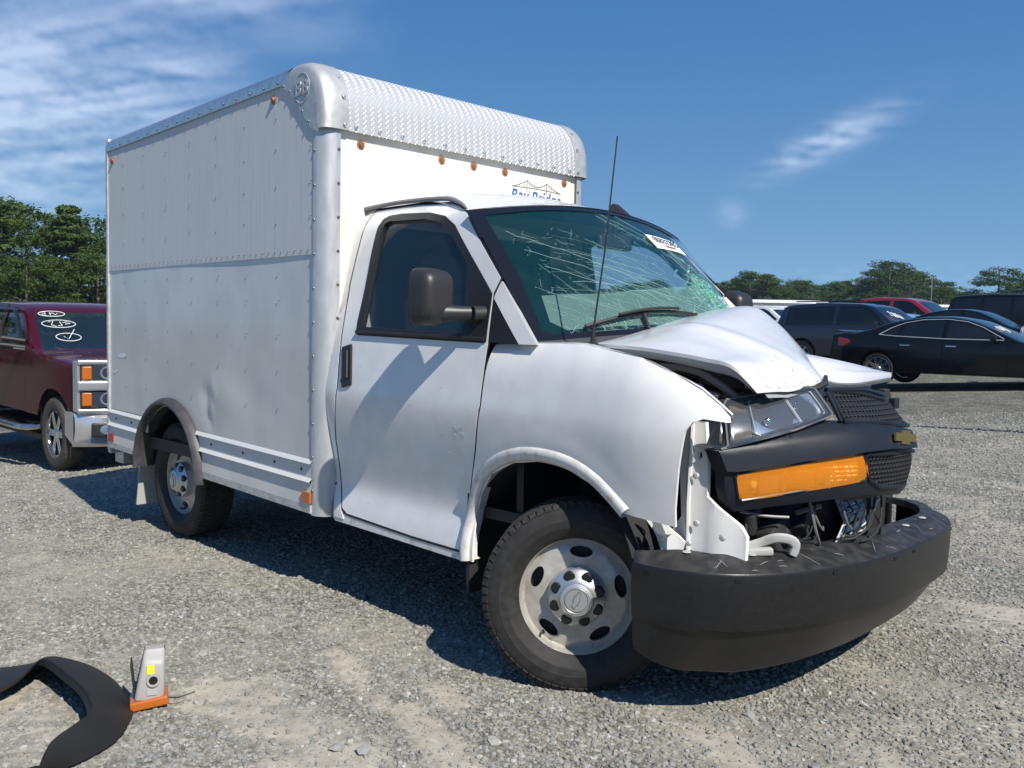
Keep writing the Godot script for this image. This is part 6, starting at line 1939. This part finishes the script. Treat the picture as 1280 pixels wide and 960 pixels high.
func build_trees() -> void:
	var rng := RandomNumberGenerator.new()
	rng.seed = 31
	var fm := mat("foliage", Color.WHITE, 0.7)
	fm.vertex_color_use_as_albedo = true
	fm.backlight_enabled = true
	fm.backlight = Color(0.35, 0.4, 0.2)
	fm.metallic_specular = 0.2
	var protos := []
	for k in 5:
		var pine := k in [1, 3]
		var h := 10.0
		var g := Geo.new()
		var lean := Vector3(rng.randfn(0, 0.2), 0, rng.randfn(0, 0.2))
		g.tube([Vector3(), Vector3(0, h * 0.3, 0) + lean * 0.4, Vector3(0, h * 0.62, 0) + lean, Vector3(0, h * 0.93, 0) + lean], [0.2, 0.16, 0.1, 0.03], 7)
		for i in 11:
			var y := lerpf(0.26, 0.85, i / 10.0) * h
			var a := rng.randf() * TAU
			var l := rng.randf_range(1.2, 2.4) * (1.2 - y / h * 0.7)
			var st := Vector3(0, y, 0) + lean * minf(1.0, y / h * 1.6)
			g.tube([st, st + Vector3(cos(a) * l * 0.5, l * 0.2, sin(a) * l * 0.5), st + Vector3(cos(a) * l, l * 0.45, sin(a) * l)], [0.06, 0.04, 0.015], 5)
		protos.append([g.mesh(50), crown(rng, h, 2.7 if not pine else 2.4, pine, 12000).mesh(0), pine])
	var place := func(called: String, label: String, group: String, x: float, z: float, H: float, k: int, wide := 1.0):
		var t := thing(called, label, "tree", Vector3(x, lie(x, z) - 0.1, z), group)
		t.rotation.y = rng.randf() * TAU
		t.scale = Vector3(H / 10.0 * wide, H / 10.0, H / 10.0 * wide)
		obj("trunk", protos[k][0], M.bark, t)
		obj("crown", protos[k][1], fm, t)
	# near wood on the left, behind the maroon pickup
	var fwd := func(px: float, d: float) -> Vector2:
		# bearing in degrees and distance from where the picture was taken
		return Vector2(2.373 + d * cos(deg_to_rad(px)), 3.635 + d * sin(deg_to_rad(px)))
	var left := [[190.0, 58.0, 10.4, 0], [192.2, 60.0, 11.0, 4], [193.8, 56.0, 10.8, 2], [195.3, 63.0, 11.4, 0], [196.7, 59.0, 10.6, 4], [198.6, 57.0, 10.2, 3], [200.3, 60.0, 10.4, 4], [202.0, 58.0, 9.4, 0], [204.0, 60.0, 8.0, 2], [195.0, 49.0, 6.4, 4], [196.8, 47.0, 5.8, 0], [198.4, 48.0, 6.2, 2], [200.2, 47.0, 6.6, 4], [193.2, 48.0, 6.0, 2], [202.0, 49.0, 6.0, 0], [203.6, 50.0, 6.5, 2]]
	for i in left.size():
		var q: Array = left[i]
		var p: Vector2 = fwd.call(q[0], q[1])
		var tall: bool = q[2] > 8.0
		var lab := "%s tree in the left wood, %s from left of the %s ones" % ["tall" if tall else "low young", ["first", "second", "third", "fourth", "fifth", "sixth", "seventh", "eighth", "ninth"][i if i < 9 else [1, 2, 3, 4, 0, 5, 6][i - 9]], "tall" if tall else "low"]
		place.call("tree", lab, "trees of the wood on the left", p.x, p.y, q[2] * 0.80 + 0.3, q[3], 1.25 if not protos[q[3]][2] else 1.15)
	# the wood goes on to the left of the view, and behind the truck
	for i in 9:
		var p: Vector2 = fwd.call(187.5 - 2.6 * i, 60.0 + 3.0 * (i % 3))
		place.call("tree", "tree of the left wood beyond the picture's left edge, %s one outward" % ["first", "second", "third", "fourth", "fifth", "sixth", "seventh", "eighth", "ninth"][i], "trees of the wood on the left", p.x, p.y, 8.0 + (i * 5 % 4) * 0.7, [0, 4, 2][i % 3], 1.3)
	for i in 8:
		var p: Vector2 = fwd.call(206.5 + 2.5 * i, 76.0 + 8.0 * i)
		place.call("tree", "tree hidden behind the box truck, %s one from the left wood" % ["first", "second", "third", "fourth", "fifth", "sixth", "seventh", "eighth"][i], "trees between the left wood and the far line", p.x, p.y, 8.0, [0, 4, 2][i % 3], 1.5)
	# the far tree line
	var k := 0
	var b := 226.0
	var count := {}
	while b < 262.0:
		for row in 3:
			var d := rng.randf_range(128.0, 142.0) + row * 13.0
			var h := rng.randf_range(6.6, 8.6) + 1.2 * sin(b * 0.9) + row * 0.5
			if b > 246.5 and b < 250.5: h += 1.6
			if b > 240.0 and b < 246.0: h += 0.8
			if b > 251.5 and b < 253.0: h -= 1.6
			if b > 254.2 and b < 256.6: h += 3.4 if row == 0 else 1.0
			var p: Vector2 = fwd.call(b + rng.randf_range(-0.6, 0.6) + row * 0.6, d)
			var over := "seen through the truck's far window" if b < 237.5 else "above the long white trailer" if b < 241.5 else "above the navy wagon" if b < 246.0 else "above the red pickup" if b < 250.5 else "above the charcoal sedan" if b < 254.0 else "above the black wagon"
			var depth: String = ["front-row", "middle-row", "back-row"][row]
			count[over + depth] = count.get(over + depth, 0) + 1
			place.call("tree", "%s dark far tree, %s from left of those %s" % [depth, ["first", "second", "third", "fourth", "fifth", "sixth", "seventh", "eighth", "ninth", "tenth", "eleventh", "twelfth"][count[over + depth] - 1], over], "trees of the far tree line", p.x, p.y, h * (0.90 if b < 240 else 0.91), [0, 2, 4, 0, 2, 4, 1, 4][(k * 3 + row) % 8], 1.5)
			k += 1
		b += 1.3

func far_buildings() -> void:
	# long white low sheds and a trailer on the far side of the lot
	for q in [[-33.9, -59.6, 9.0, 2.5, 0.78, "long white trailer standing far back left of the navy wagon"], [-32.5, -89.7, 13.0, 2.6, 0.80, "low white shed in the distance beyond the red pickup"]]:
		var y := lie(q[0], q[1])
		var T := thing("white_shed", q[5], "shed", Vector3(q[0], y, q[1]))
		T.rotation.y = q[4]
		var g := Geo.new()
		g.box(Vector3(0, q[3] / 2, 0), Vector3(q[2], q[3], 2.6), Basis(), 0.03)
		for k in 12: g.box(Vector3(-q[2] / 2 + (k + 0.5) * q[2] / 12, q[3] / 2, 1.31), Vector3(0.06, q[3] - 0.2, 0.05))
		obj("wall", g, M.shed, T)
		g = Geo.new()
		g.prism(V2([-1.5, 0, 1.5, 0, 0, 0.28]), func(x, yy): return Vector3(-q[2] / 2 - 0.1, q[3] + yy, x), Vector3(q[2] + 0.2, 0, 0))
		obj("roof", g, M.shed, T)
		g = Geo.new()
		g.box(Vector3(1.0, 1.05, 1.32), Vector3(0.95, 2.1, 0.06))
		obj("door", g, M.alu_dull, T)
	# a steel post just out of view whose shadow crosses the gravel
	var P := thing("steel_post", "plain steel post at the edge of the lot, its thin shadow falling across the gravel", "post", Vector3(0.25, lie(0.25, -9.2), -9.2))
	var pg := Geo.new()
	pg.tube([Vector3(), Vector3(0, 2.9, 0)], 0.055, 12)
	obj("shaft", pg, M.pole, P)
	pg = Geo.new()
	pg.box(Vector3(0, 0.01, 0), Vector3(0.3, 0.02, 0.3), Basis(), 0.005)
	obj("base_plate", pg, M.pole, P)
	var i := 0
	for q in [[249.3, 105.0, 7.2], [256.0, 100.0, 6.4], [251.9, 118.0, 6.0]]:
		var x: float = 2.373 + q[1] * cos(deg_to_rad(q[0])); var z: float = 3.635 + q[1] * sin(deg_to_rad(q[0]))
		var T := thing("light_pole", ["thin light pole before the rounded tree crown", "thin light pole beside the tallest far tree", "thin light pole between the two highest far trees"][i], "light pole", Vector3(x, lie(x, z), z), "poles on the far side of the lot")
		var g := Geo.new()
		g.tube([Vector3(), Vector3(0, q[2] * 0.85, 0)], [0.045, 0.035], 8)
		obj("pole", g, M.pole, T)
		g = Geo.new()
		g.box(Vector3(0.0, q[2] * 0.85, 0), Vector3(0.3, 0.1, 0.2), Basis(), 0.03)
		obj("lamp_head", g, M.pole, T)
		i += 1

func build_sky() -> Sky:
	# high thin cloud as a cover over a computed clear sky
	var Wd := 2048; var Hd := 1024
	var im := Image.create(Wd, Hd, false, Image.FORMAT_RGBA8)
	var n := FastNoiseLite.new()
	n.seed = 12; n.frequency = 1.0; n.fractal_octaves = 5; n.fractal_gain = 0.55
	var data := PackedByteArray(); data.resize(Wd * Hd * 4)
	for j in Hd / 2:
		var el := (0.5 - (j + 0.5) / Hd) * PI
		for i in Wd:
			# column to bearing, in the scene's own axes
			var az := (float(i) + 0.5) / Wd * TAU
			var dir := Vector3(sin(az) * cos(el), sin(el), -cos(az) * cos(el))
			var bear := rad_to_deg(atan2(dir.z, dir.x))
			if bear < 0: bear += 360.0
			var e := rad_to_deg(el)
			# wispy streaks on a flat layer overhead
			var fl := Vector2(dir.x, dir.z) / (dir.y + 0.12)
			var s := fl.rotated(0.5)
			var w := n.get_noise_2d(s.x * 1.3 + 0.7 * n.get_noise_2d(s.x * 2.0, s.y * 2.0), s.y * 4.2)
			var w2 := n.get_noise_2d(s.x * 5.0 + 9.0, s.y * 13.0)
			var m := 0.0
			if bear > 150 and bear < 300:
				# the banked cirrus to the left
				var db := bear - 197.0
				var band := exp(-pow((e - 19.6 + 0.1 * db) / 2.0, 2)) * smoothstep(22.0, 4.0, db) * smoothstep(-34.0, -14.0, db)
				var low := exp(-pow((e - 12.0 - 0.2 * db) / 5.5, 2)) * smoothstep(15.0, 1.0, db) * smoothstep(-34.0, -14.0, db)
				m = maxf(band * (0.62 + 0.9 * w + 0.12 * w2), low * (0.62 + 1.2 * w + 0.18 * w2))
				# one feathered streak to the right of the truck
				var q := Vector2(bear - 243.4, e - 11.3).rotated(-0.42)
				m = maxf(m, exp(-pow(q.x / 3.4, 2) - pow(q.y / 0.8, 2)) * (0.5 + 1.0 * w2 + 0.5 * w))
				q = Vector2(bear - 238.0, e - 7.3)
				m = maxf(m, exp(-pow(q.x / 0.8, 2) - pow(q.y / 0.7, 2)) * 0.22 * (1.0 + w2))
				q = Vector2(bear - 250.0, e - 3.6)
				m = maxf(m, exp(-pow(q.x / 12.0, 2) - pow(q.y / 0.5, 2)) * 0.16 * smoothstep(-0.1, 0.5, w2 + w))
			else:
				m = smoothstep(0.05, 0.6, w) * 0.45 * smoothstep(2.0, 14.0, e)
			m = clampf(m, 0.0, 0.85)
			var o := (j * Wd + i) * 4
			data[o] = 255; data[o + 1] = 255; data[o + 2] = 255; data[o + 3] = int(m * 255)
	im = Image.create_from_data(Wd, Hd, false, Image.FORMAT_RGBA8, data)
	var p := ProceduralSkyMaterial.new()
	p.sky_top_color = lin(0.022, 0.130, 0.385)
	p.sky_horizon_color = lin(0.235, 0.44, 0.64)
	p.sky_curve = 0.14
	p.ground_bottom_color = lin(0.2, 0.19, 0.17)
	p.ground_horizon_color = lin(0.25, 0.27, 0.28)
	p.sun_angle_max = 1.0
	p.sky_cover = ImageTexture.create_from_image(im)
	p.sky_cover_modulate = Color(lin(0.44, 0.41, 0.38), 1.0)
	var sky := Sky.new()
	sky.sky_material = p
	return sky

# ---------------------------------------------------------------- materials
func materials() -> void:
	var m: StandardMaterial3D
	var dust := noise_tex(0.012, Color(0.972, 0.970, 0.965), Color(1, 1, 1), 512, 5, 3)
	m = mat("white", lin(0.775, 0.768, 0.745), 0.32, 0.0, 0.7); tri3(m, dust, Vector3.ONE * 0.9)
	m = mat("white_dusty", lin(0.70, 0.69, 0.66), 0.5, 0.0, 0.2); tri3(m, noise_tex(0.02, Color(0.86, 0.82, 0.76), Color(1, 1, 1), 512, 5, 8, FastNoiseLite.TYPE_SIMPLEX_SMOOTH, 0.1, 0.5), Vector3.ONE * 1.2)
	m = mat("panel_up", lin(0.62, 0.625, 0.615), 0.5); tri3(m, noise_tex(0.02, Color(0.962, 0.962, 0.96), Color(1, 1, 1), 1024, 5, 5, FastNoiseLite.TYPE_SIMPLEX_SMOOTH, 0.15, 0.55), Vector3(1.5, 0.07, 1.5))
	m = mat("rail_paint", lin(0.58, 0.59, 0.585), 0.35)
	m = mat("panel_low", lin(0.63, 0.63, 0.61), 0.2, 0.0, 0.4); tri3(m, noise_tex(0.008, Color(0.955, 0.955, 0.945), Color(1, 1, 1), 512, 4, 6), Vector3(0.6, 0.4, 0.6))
	m = mat("cream", lin(0.78, 0.762, 0.715), 0.45, 0.0, 0.2); tri3(m, noise_tex(0.01, Color(0.965, 0.95, 0.92), Color(1, 1, 1), 512, 5, 7), Vector3(0.8, 0.5, 0.8))
	mat("scuff", lin(0.8, 0.8, 0.79), 0.3)
	m = mat("alu", lin(0.72, 0.73, 0.74), 0.36, 0.9); tri3(m, noise_tex(0.02, Color(0.93, 0.93, 0.93), Color(1, 1, 1), 512, 5, 9), Vector3.ONE * 2.0)
	m = mat("alu_dull", lin(0.60, 0.61, 0.61), 0.4, 0.4); tri3(m, noise_tex(0.02, Color(0.9, 0.9, 0.89), Color(1, 1, 1), 512, 5, 10), Vector3.ONE * 1.5)
	m = mat("post", lin(0.58, 0.60, 0.62), 0.42, 0.5); tri3(m, noise_tex(0.02, Color(0.92, 0.92, 0.92), Color(1, 1, 1), 512, 5, 10), Vector3(2, 0.4, 2))
	m = mat("plate", lin(0.62, 0.625, 0.62), 0.45, 0.5)
	m = mat("cast", lin(0.58, 0.58, 0.57), 0.46, 0.5); tri3(m, noise_tex(0.03, Color(0.93, 0.93, 0.92), Color(1, 1, 1), 256, 5, 12), Vector3.ONE * 2.0)
	mat("rivet", lin(0.16, 0.16, 0.16), 0.45, 0.5)
	mat("chrome_soft", lin(0.75, 0.75, 0.76), 0.26, 0.8)
	mat("chrome", lin(0.8, 0.8, 0.8), 0.08, 1.0)
	m = mat("chrome_dusty", lin(0.66, 0.66, 0.65), 0.14, 0.95); tri3(m, noise_tex(0.02, Color(0.86, 0.84, 0.8), Color(1, 1, 1), 256, 5, 13), Vector3.ONE * 1.2)
	mat("hub", lin(0.62, 0.62, 0.62), 0.36, 0.8)
	m = mat("rim", lin(0.50, 0.49, 0.46), 0.34, 0.35, 0.15); tri3(m, noise_tex(0.03, Color(0.93, 0.9, 0.86), Color(1, 1, 1), 256, 5, 14), Vector3.ONE * 3.0)
	mat("rim_bright", lin(0.35, 0.34, 0.32), 0.3, 0.6)
	mat("badge_line", lin(0.12, 0.13, 0.06), 0.5)
	m = mat("rubber", lin(0.024, 0.0235, 0.023), 0.72); tri3(m, noise_tex(0.03, Color(0.75, 0.73, 0.7), Color(1, 1, 1), 256, 5, 15), Vector3.ONE * 3.0)
	m = mat("tread", lin(0.05, 0.048, 0.044), 0.9); tri3(m, noise_tex(0.05, Color(0.6, 0.58, 0.55), Color(1, 1, 1), 256, 5, 16), Vector3.ONE * 4.0)
	m = mat("rubber_dusty", lin(0.10, 0.09, 0.075), 0.9); tri3(m, noise_tex(0.04, Color(0.6, 0.58, 0.55), Color(1, 1, 1), 256, 5, 16), Vector3.ONE * 4.0)
	mat("black", lin(0.014, 0.014, 0.015), 0.55)
	mat("gloss_black", lin(0.012, 0.012, 0.013), 0.25)
	mat("mesh_black", lin(0.045, 0.047, 0.05), 0.3)
	mat("pit", lin(0.004, 0.004, 0.004), 0.9)
	mat("liner", lin(0.022, 0.022, 0.023), 0.7)
	mat("seal", lin(0.012, 0.012, 0.014), 0.5)
	mat("frit", lin(0.010, 0.011, 0.014), 0.12)
	m = mat("cowl", lin(0.07, 0.07, 0.07), 0.6)
	m = mat("mirror_black", lin(0.026, 0.026, 0.027), 0.42); m.normal_enabled = true; m.uv1_triplanar = true; m.uv1_scale = Vector3.ONE * 12.0; m.normal_texture = bump_tex(0.2, 2.0, 256, 2, 17); m.normal_scale = 0.25
	m = mat("bumper_plastic", lin(0.014, 0.018, 0.026), 0.42); tri3(m, noise_tex(0.02, Color(0.93, 0.93, 0.93), Color(1, 1, 1), 256, 5, 18), Vector3.ONE * 2.0)
	m = mat("bumper", lin(0.012, 0.012, 0.0125), 0.38); tri3(m, noise_tex(0.03, Color(0.86, 0.86, 0.86), Color(1, 1, 1), 512, 6, 19), Vector3(1.6, 1.6, 1.6), bump_tex(0.2, 2.0, 256, 3, 20), 0.12); m.uv1_scale = Vector3.ONE * 2.0
	m = mat("trim_black", lin(0.012, 0.012, 0.0125), 0.6); tri3(m, null, Vector3.ONE * 6.0, bump_tex(0.15, 2.0, 256, 3, 20), 0.3)
	m = mat("drip", lin(0.22, 0.22, 0.22), 0.5)
	m = mat("flare", lin(0.07, 0.066, 0.07), 0.5); tri3(m, noise_tex(0.02, Color(0.8, 0.8, 0.8), Color(1, 1, 1), 256, 5, 21), Vector3.ONE * 2.0)
	mat("flap", lin(0.42, 0.42, 0.40), 0.7)
	mat("cloth", lin(0.085, 0.085, 0.088), 0.95)
	mat("dash", lin(0.03, 0.03, 0.032), 0.7)
	mat("dash_light", lin(0.30, 0.31, 0.28), 0.8)
	mat("under_hood", lin(0.30, 0.32, 0.34), 0.5)
	mat("hose", lin(0.16, 0.15, 0.15), 0.45)
	m = mat("rust", lin(0.30, 0.17, 0.08), 0.8)
	mat("speck", lin(0.25, 0.24, 0.21), 0.8)
	mat("scratch", lin(0.5, 0.5, 0.5), 0.6)
	mat("scrape", lin(0.35, 0.35, 0.34), 0.8)
	mat("gold", lin(0.30, 0.21, 0.07), 0.4, 0.8)
	mat("lamp_body", lin(0.045, 0.055, 0.07), 0.22, 0.3, 0.5)
	mat("lamp_rib", lin(0.34, 0.29, 0.20), 0.35, 0.6)
	mat("rusty_amber", lin(0.30, 0.10, 0.03), 0.4, 0.0, 0.3)
	mat("reflector", lin(0.22, 0.29, 0.40), 0.16, 0.4, 0.7)
	mat("lamp_grey", lin(0.36, 0.35, 0.335), 0.5)
	mat("old_amber", lin(0.45, 0.12, 0.015), 0.3, 0.0, 0.4)
	mat("yellow", lin(0.85, 0.72, 0.03), 0.6)
	mat("amber_lamp", lin(0.55, 0.14, 0.02), 0.25, 0.0, 0.5)
	M.bumper_plastic.metallic_specular = 0.35
	mat("red_lamp", lin(0.36, 0.03, 0.02), 0.22, 0.0, 0.5)
	m = mat("amber_back", lin(0.95, 0.55, 0.14), 0.35, 0.7)
	mat("bulb", lin(0.95, 0.7, 0.15), 0.1)
	m = mat("amber_lens", Color(lin(0.86, 0.27, 0.004), 0.58), 0.27); m.transparency = BaseMaterial3D.TRANSPARENCY_ALPHA; m.clearcoat_enabled = true; m.clearcoat = 1.0; m.clearcoat_roughness = 0.08
	mat("amber_lens_far", lin(0.80, 0.20, 0.015), 0.25, 0.0, 0.6)
	m = mat("fins", lin(0.72, 0.71, 0.68), 0.4, 0.5)
	mat("blue_ink", lin(0.04, 0.13, 0.33), 0.5)
	mat("ink", lin(0.02, 0.025, 0.04), 0.6)
	mat("paper", lin(0.85, 0.85, 0.85), 0.7)
	mat("chalk", lin(0.85, 0.86, 0.84), 0.9)
	pane("side_glass", lin(0.02, 0.045, 0.055), 0.34)
	pane("screen_glass", lin(0.02, 0.14, 0.14), 0.15)
	pane("cabin_glass", lin(0.02, 0.035, 0.04), 0.45)
	pane("clear", lin(0.5, 0.55, 0.6), 0.08)
	mat("tint_glass", lin(0.008, 0.010, 0.013), 0.04)
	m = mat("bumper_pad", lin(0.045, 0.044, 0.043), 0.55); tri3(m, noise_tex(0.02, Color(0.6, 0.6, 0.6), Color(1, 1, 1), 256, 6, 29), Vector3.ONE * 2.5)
	m = mat("glass_haze", Color(lin(0.24, 0.46, 0.40), 0.28), 0.5); m.transparency = BaseMaterial3D.TRANSPARENCY_ALPHA  # pale tint that carries the bright haze on the windscreen
	m = mat("crack", Color(lin(0.55, 0.8, 0.74), 0.5), 0.3); m.transparency = BaseMaterial3D.TRANSPARENCY_ALPHA
	m = mat("chip", Color(lin(0.13, 0.55, 0.40), 0.75), 0.3); m.transparency = BaseMaterial3D.TRANSPARENCY_ALPHA
	mat("maroon", lin(0.055, 0.004, 0.010), 0.12)
	mat("car_black", lin(0.005, 0.005, 0.006), 0.2, 0.0, 0.35)
	M.car_black.metallic_specular = 0.35
	M.maroon.metallic_specular = 0.35
	mat("car_navy", lin(0.010, 0.014, 0.028), 0.3, 0.2, 1.0)
	mat("car_slate", lin(0.05, 0.075, 0.12), 0.3, 0.3, 1.0)
	mat("car_red", lin(0.30, 0.015, 0.02), 0.3, 0.1, 1.0)
	mat("car_blue", lin(0.22, 0.45, 0.70), 0.3, 0.0, 0.7)
	mat("car_white", lin(0.74, 0.75, 0.76), 0.3, 0.0, 0.8)
	mat("stone", lin(0.28, 0.28, 0.265), 0.9)
	mat("bark", lin(0.14, 0.11, 0.085), 0.95)
	mat("shed", lin(0.78, 0.77, 0.73), 0.7)
	mat("pole", lin(0.24, 0.25, 0.25), 0.6)

func _ready() -> void:
	var cam := Camera3D.new()
	cam.name = "camera"
	cam.fov = 45.9
	cam.near = 0.05
	cam.far = 3000.0
	add_child(cam)
	var yaw := 3.92138; var pitch := -0.06; var roll := 0.01977
	var fwd := Vector3(cos(yaw) * cos(pitch), sin(pitch), sin(yaw) * cos(pitch))
	var right := fwd.cross(Vector3.UP).normalized()
	var up := right.cross(fwd)
	var r2 := right * cos(roll) + up * sin(roll)
	var u2 := -right * sin(roll) + up * cos(roll)
	cam.transform = Transform3D(Basis(r2, u2, -fwd), Vector3(2.373, 1.433, 3.635))
	cam.current = true
	var we := WorldEnvironment.new()
	we.name = "environment"
	var e := Environment.new()
	e.background_mode = Environment.BG_SKY
	e.sky = build_sky()
	e.tonemap_mode = Environment.TONE_MAPPER_LINEAR
	e.tonemap_exposure = 1.15
	e.sdfgi_enabled = true; e.ssao_enabled = true; e.ssil_enabled = true
	e.fog_enabled = true
	e.fog_density = 0.00035
	e.fog_light_color = Color(0.72, 0.8, 0.9)
	we.environment = e
	add_child(we)
	var sun := DirectionalLight3D.new()
	sun.name = "sun"
	sun.light_energy = 1.6
	sun.light_color = Color(1.0, 0.975, 0.935)
	sun.light_angular_distance = 0.5
	sun.shadow_enabled = true
	add_child(sun)
	sun.look_at_from_position(Vector3.ZERO, Vector3(-1.0, -1.0, -0.2), Vector3.UP)
	materials()
	build_ground()
	far_buildings()
	build_trees()
	var T := thing("box_truck", "white box truck with a smashed front end, buckled bonnet and cracked windscreen", "box truck")
	cargo_box(T)
	cab(T)
	front_end(T)
	truck_wheel(T, Vector3(-0.03, 0.364, 0.855), Vector3(sin(0.68), 0.05, cos(0.68)), 0.386, 0.238, 0.55)
	truck_wheel(T, Vector3(-3.5, 0.38, 0.86), Vector3(0, 0, 1), 0.383, 0.238, 1.2)
	truck_wheel(T, Vector3(0.0, 0.382, -0.85), Vector3(-0.3, 0, -1), 0.383, 0.238, 0.2)
	truck_wheel(T, Vector3(-3.5, 0.38, -0.86), Vector3(0, 0, -1), 0.383, 0.238, 0.9)
	maroon_pickup()
	sedan_black()
	background_cars()
	ground_parts()
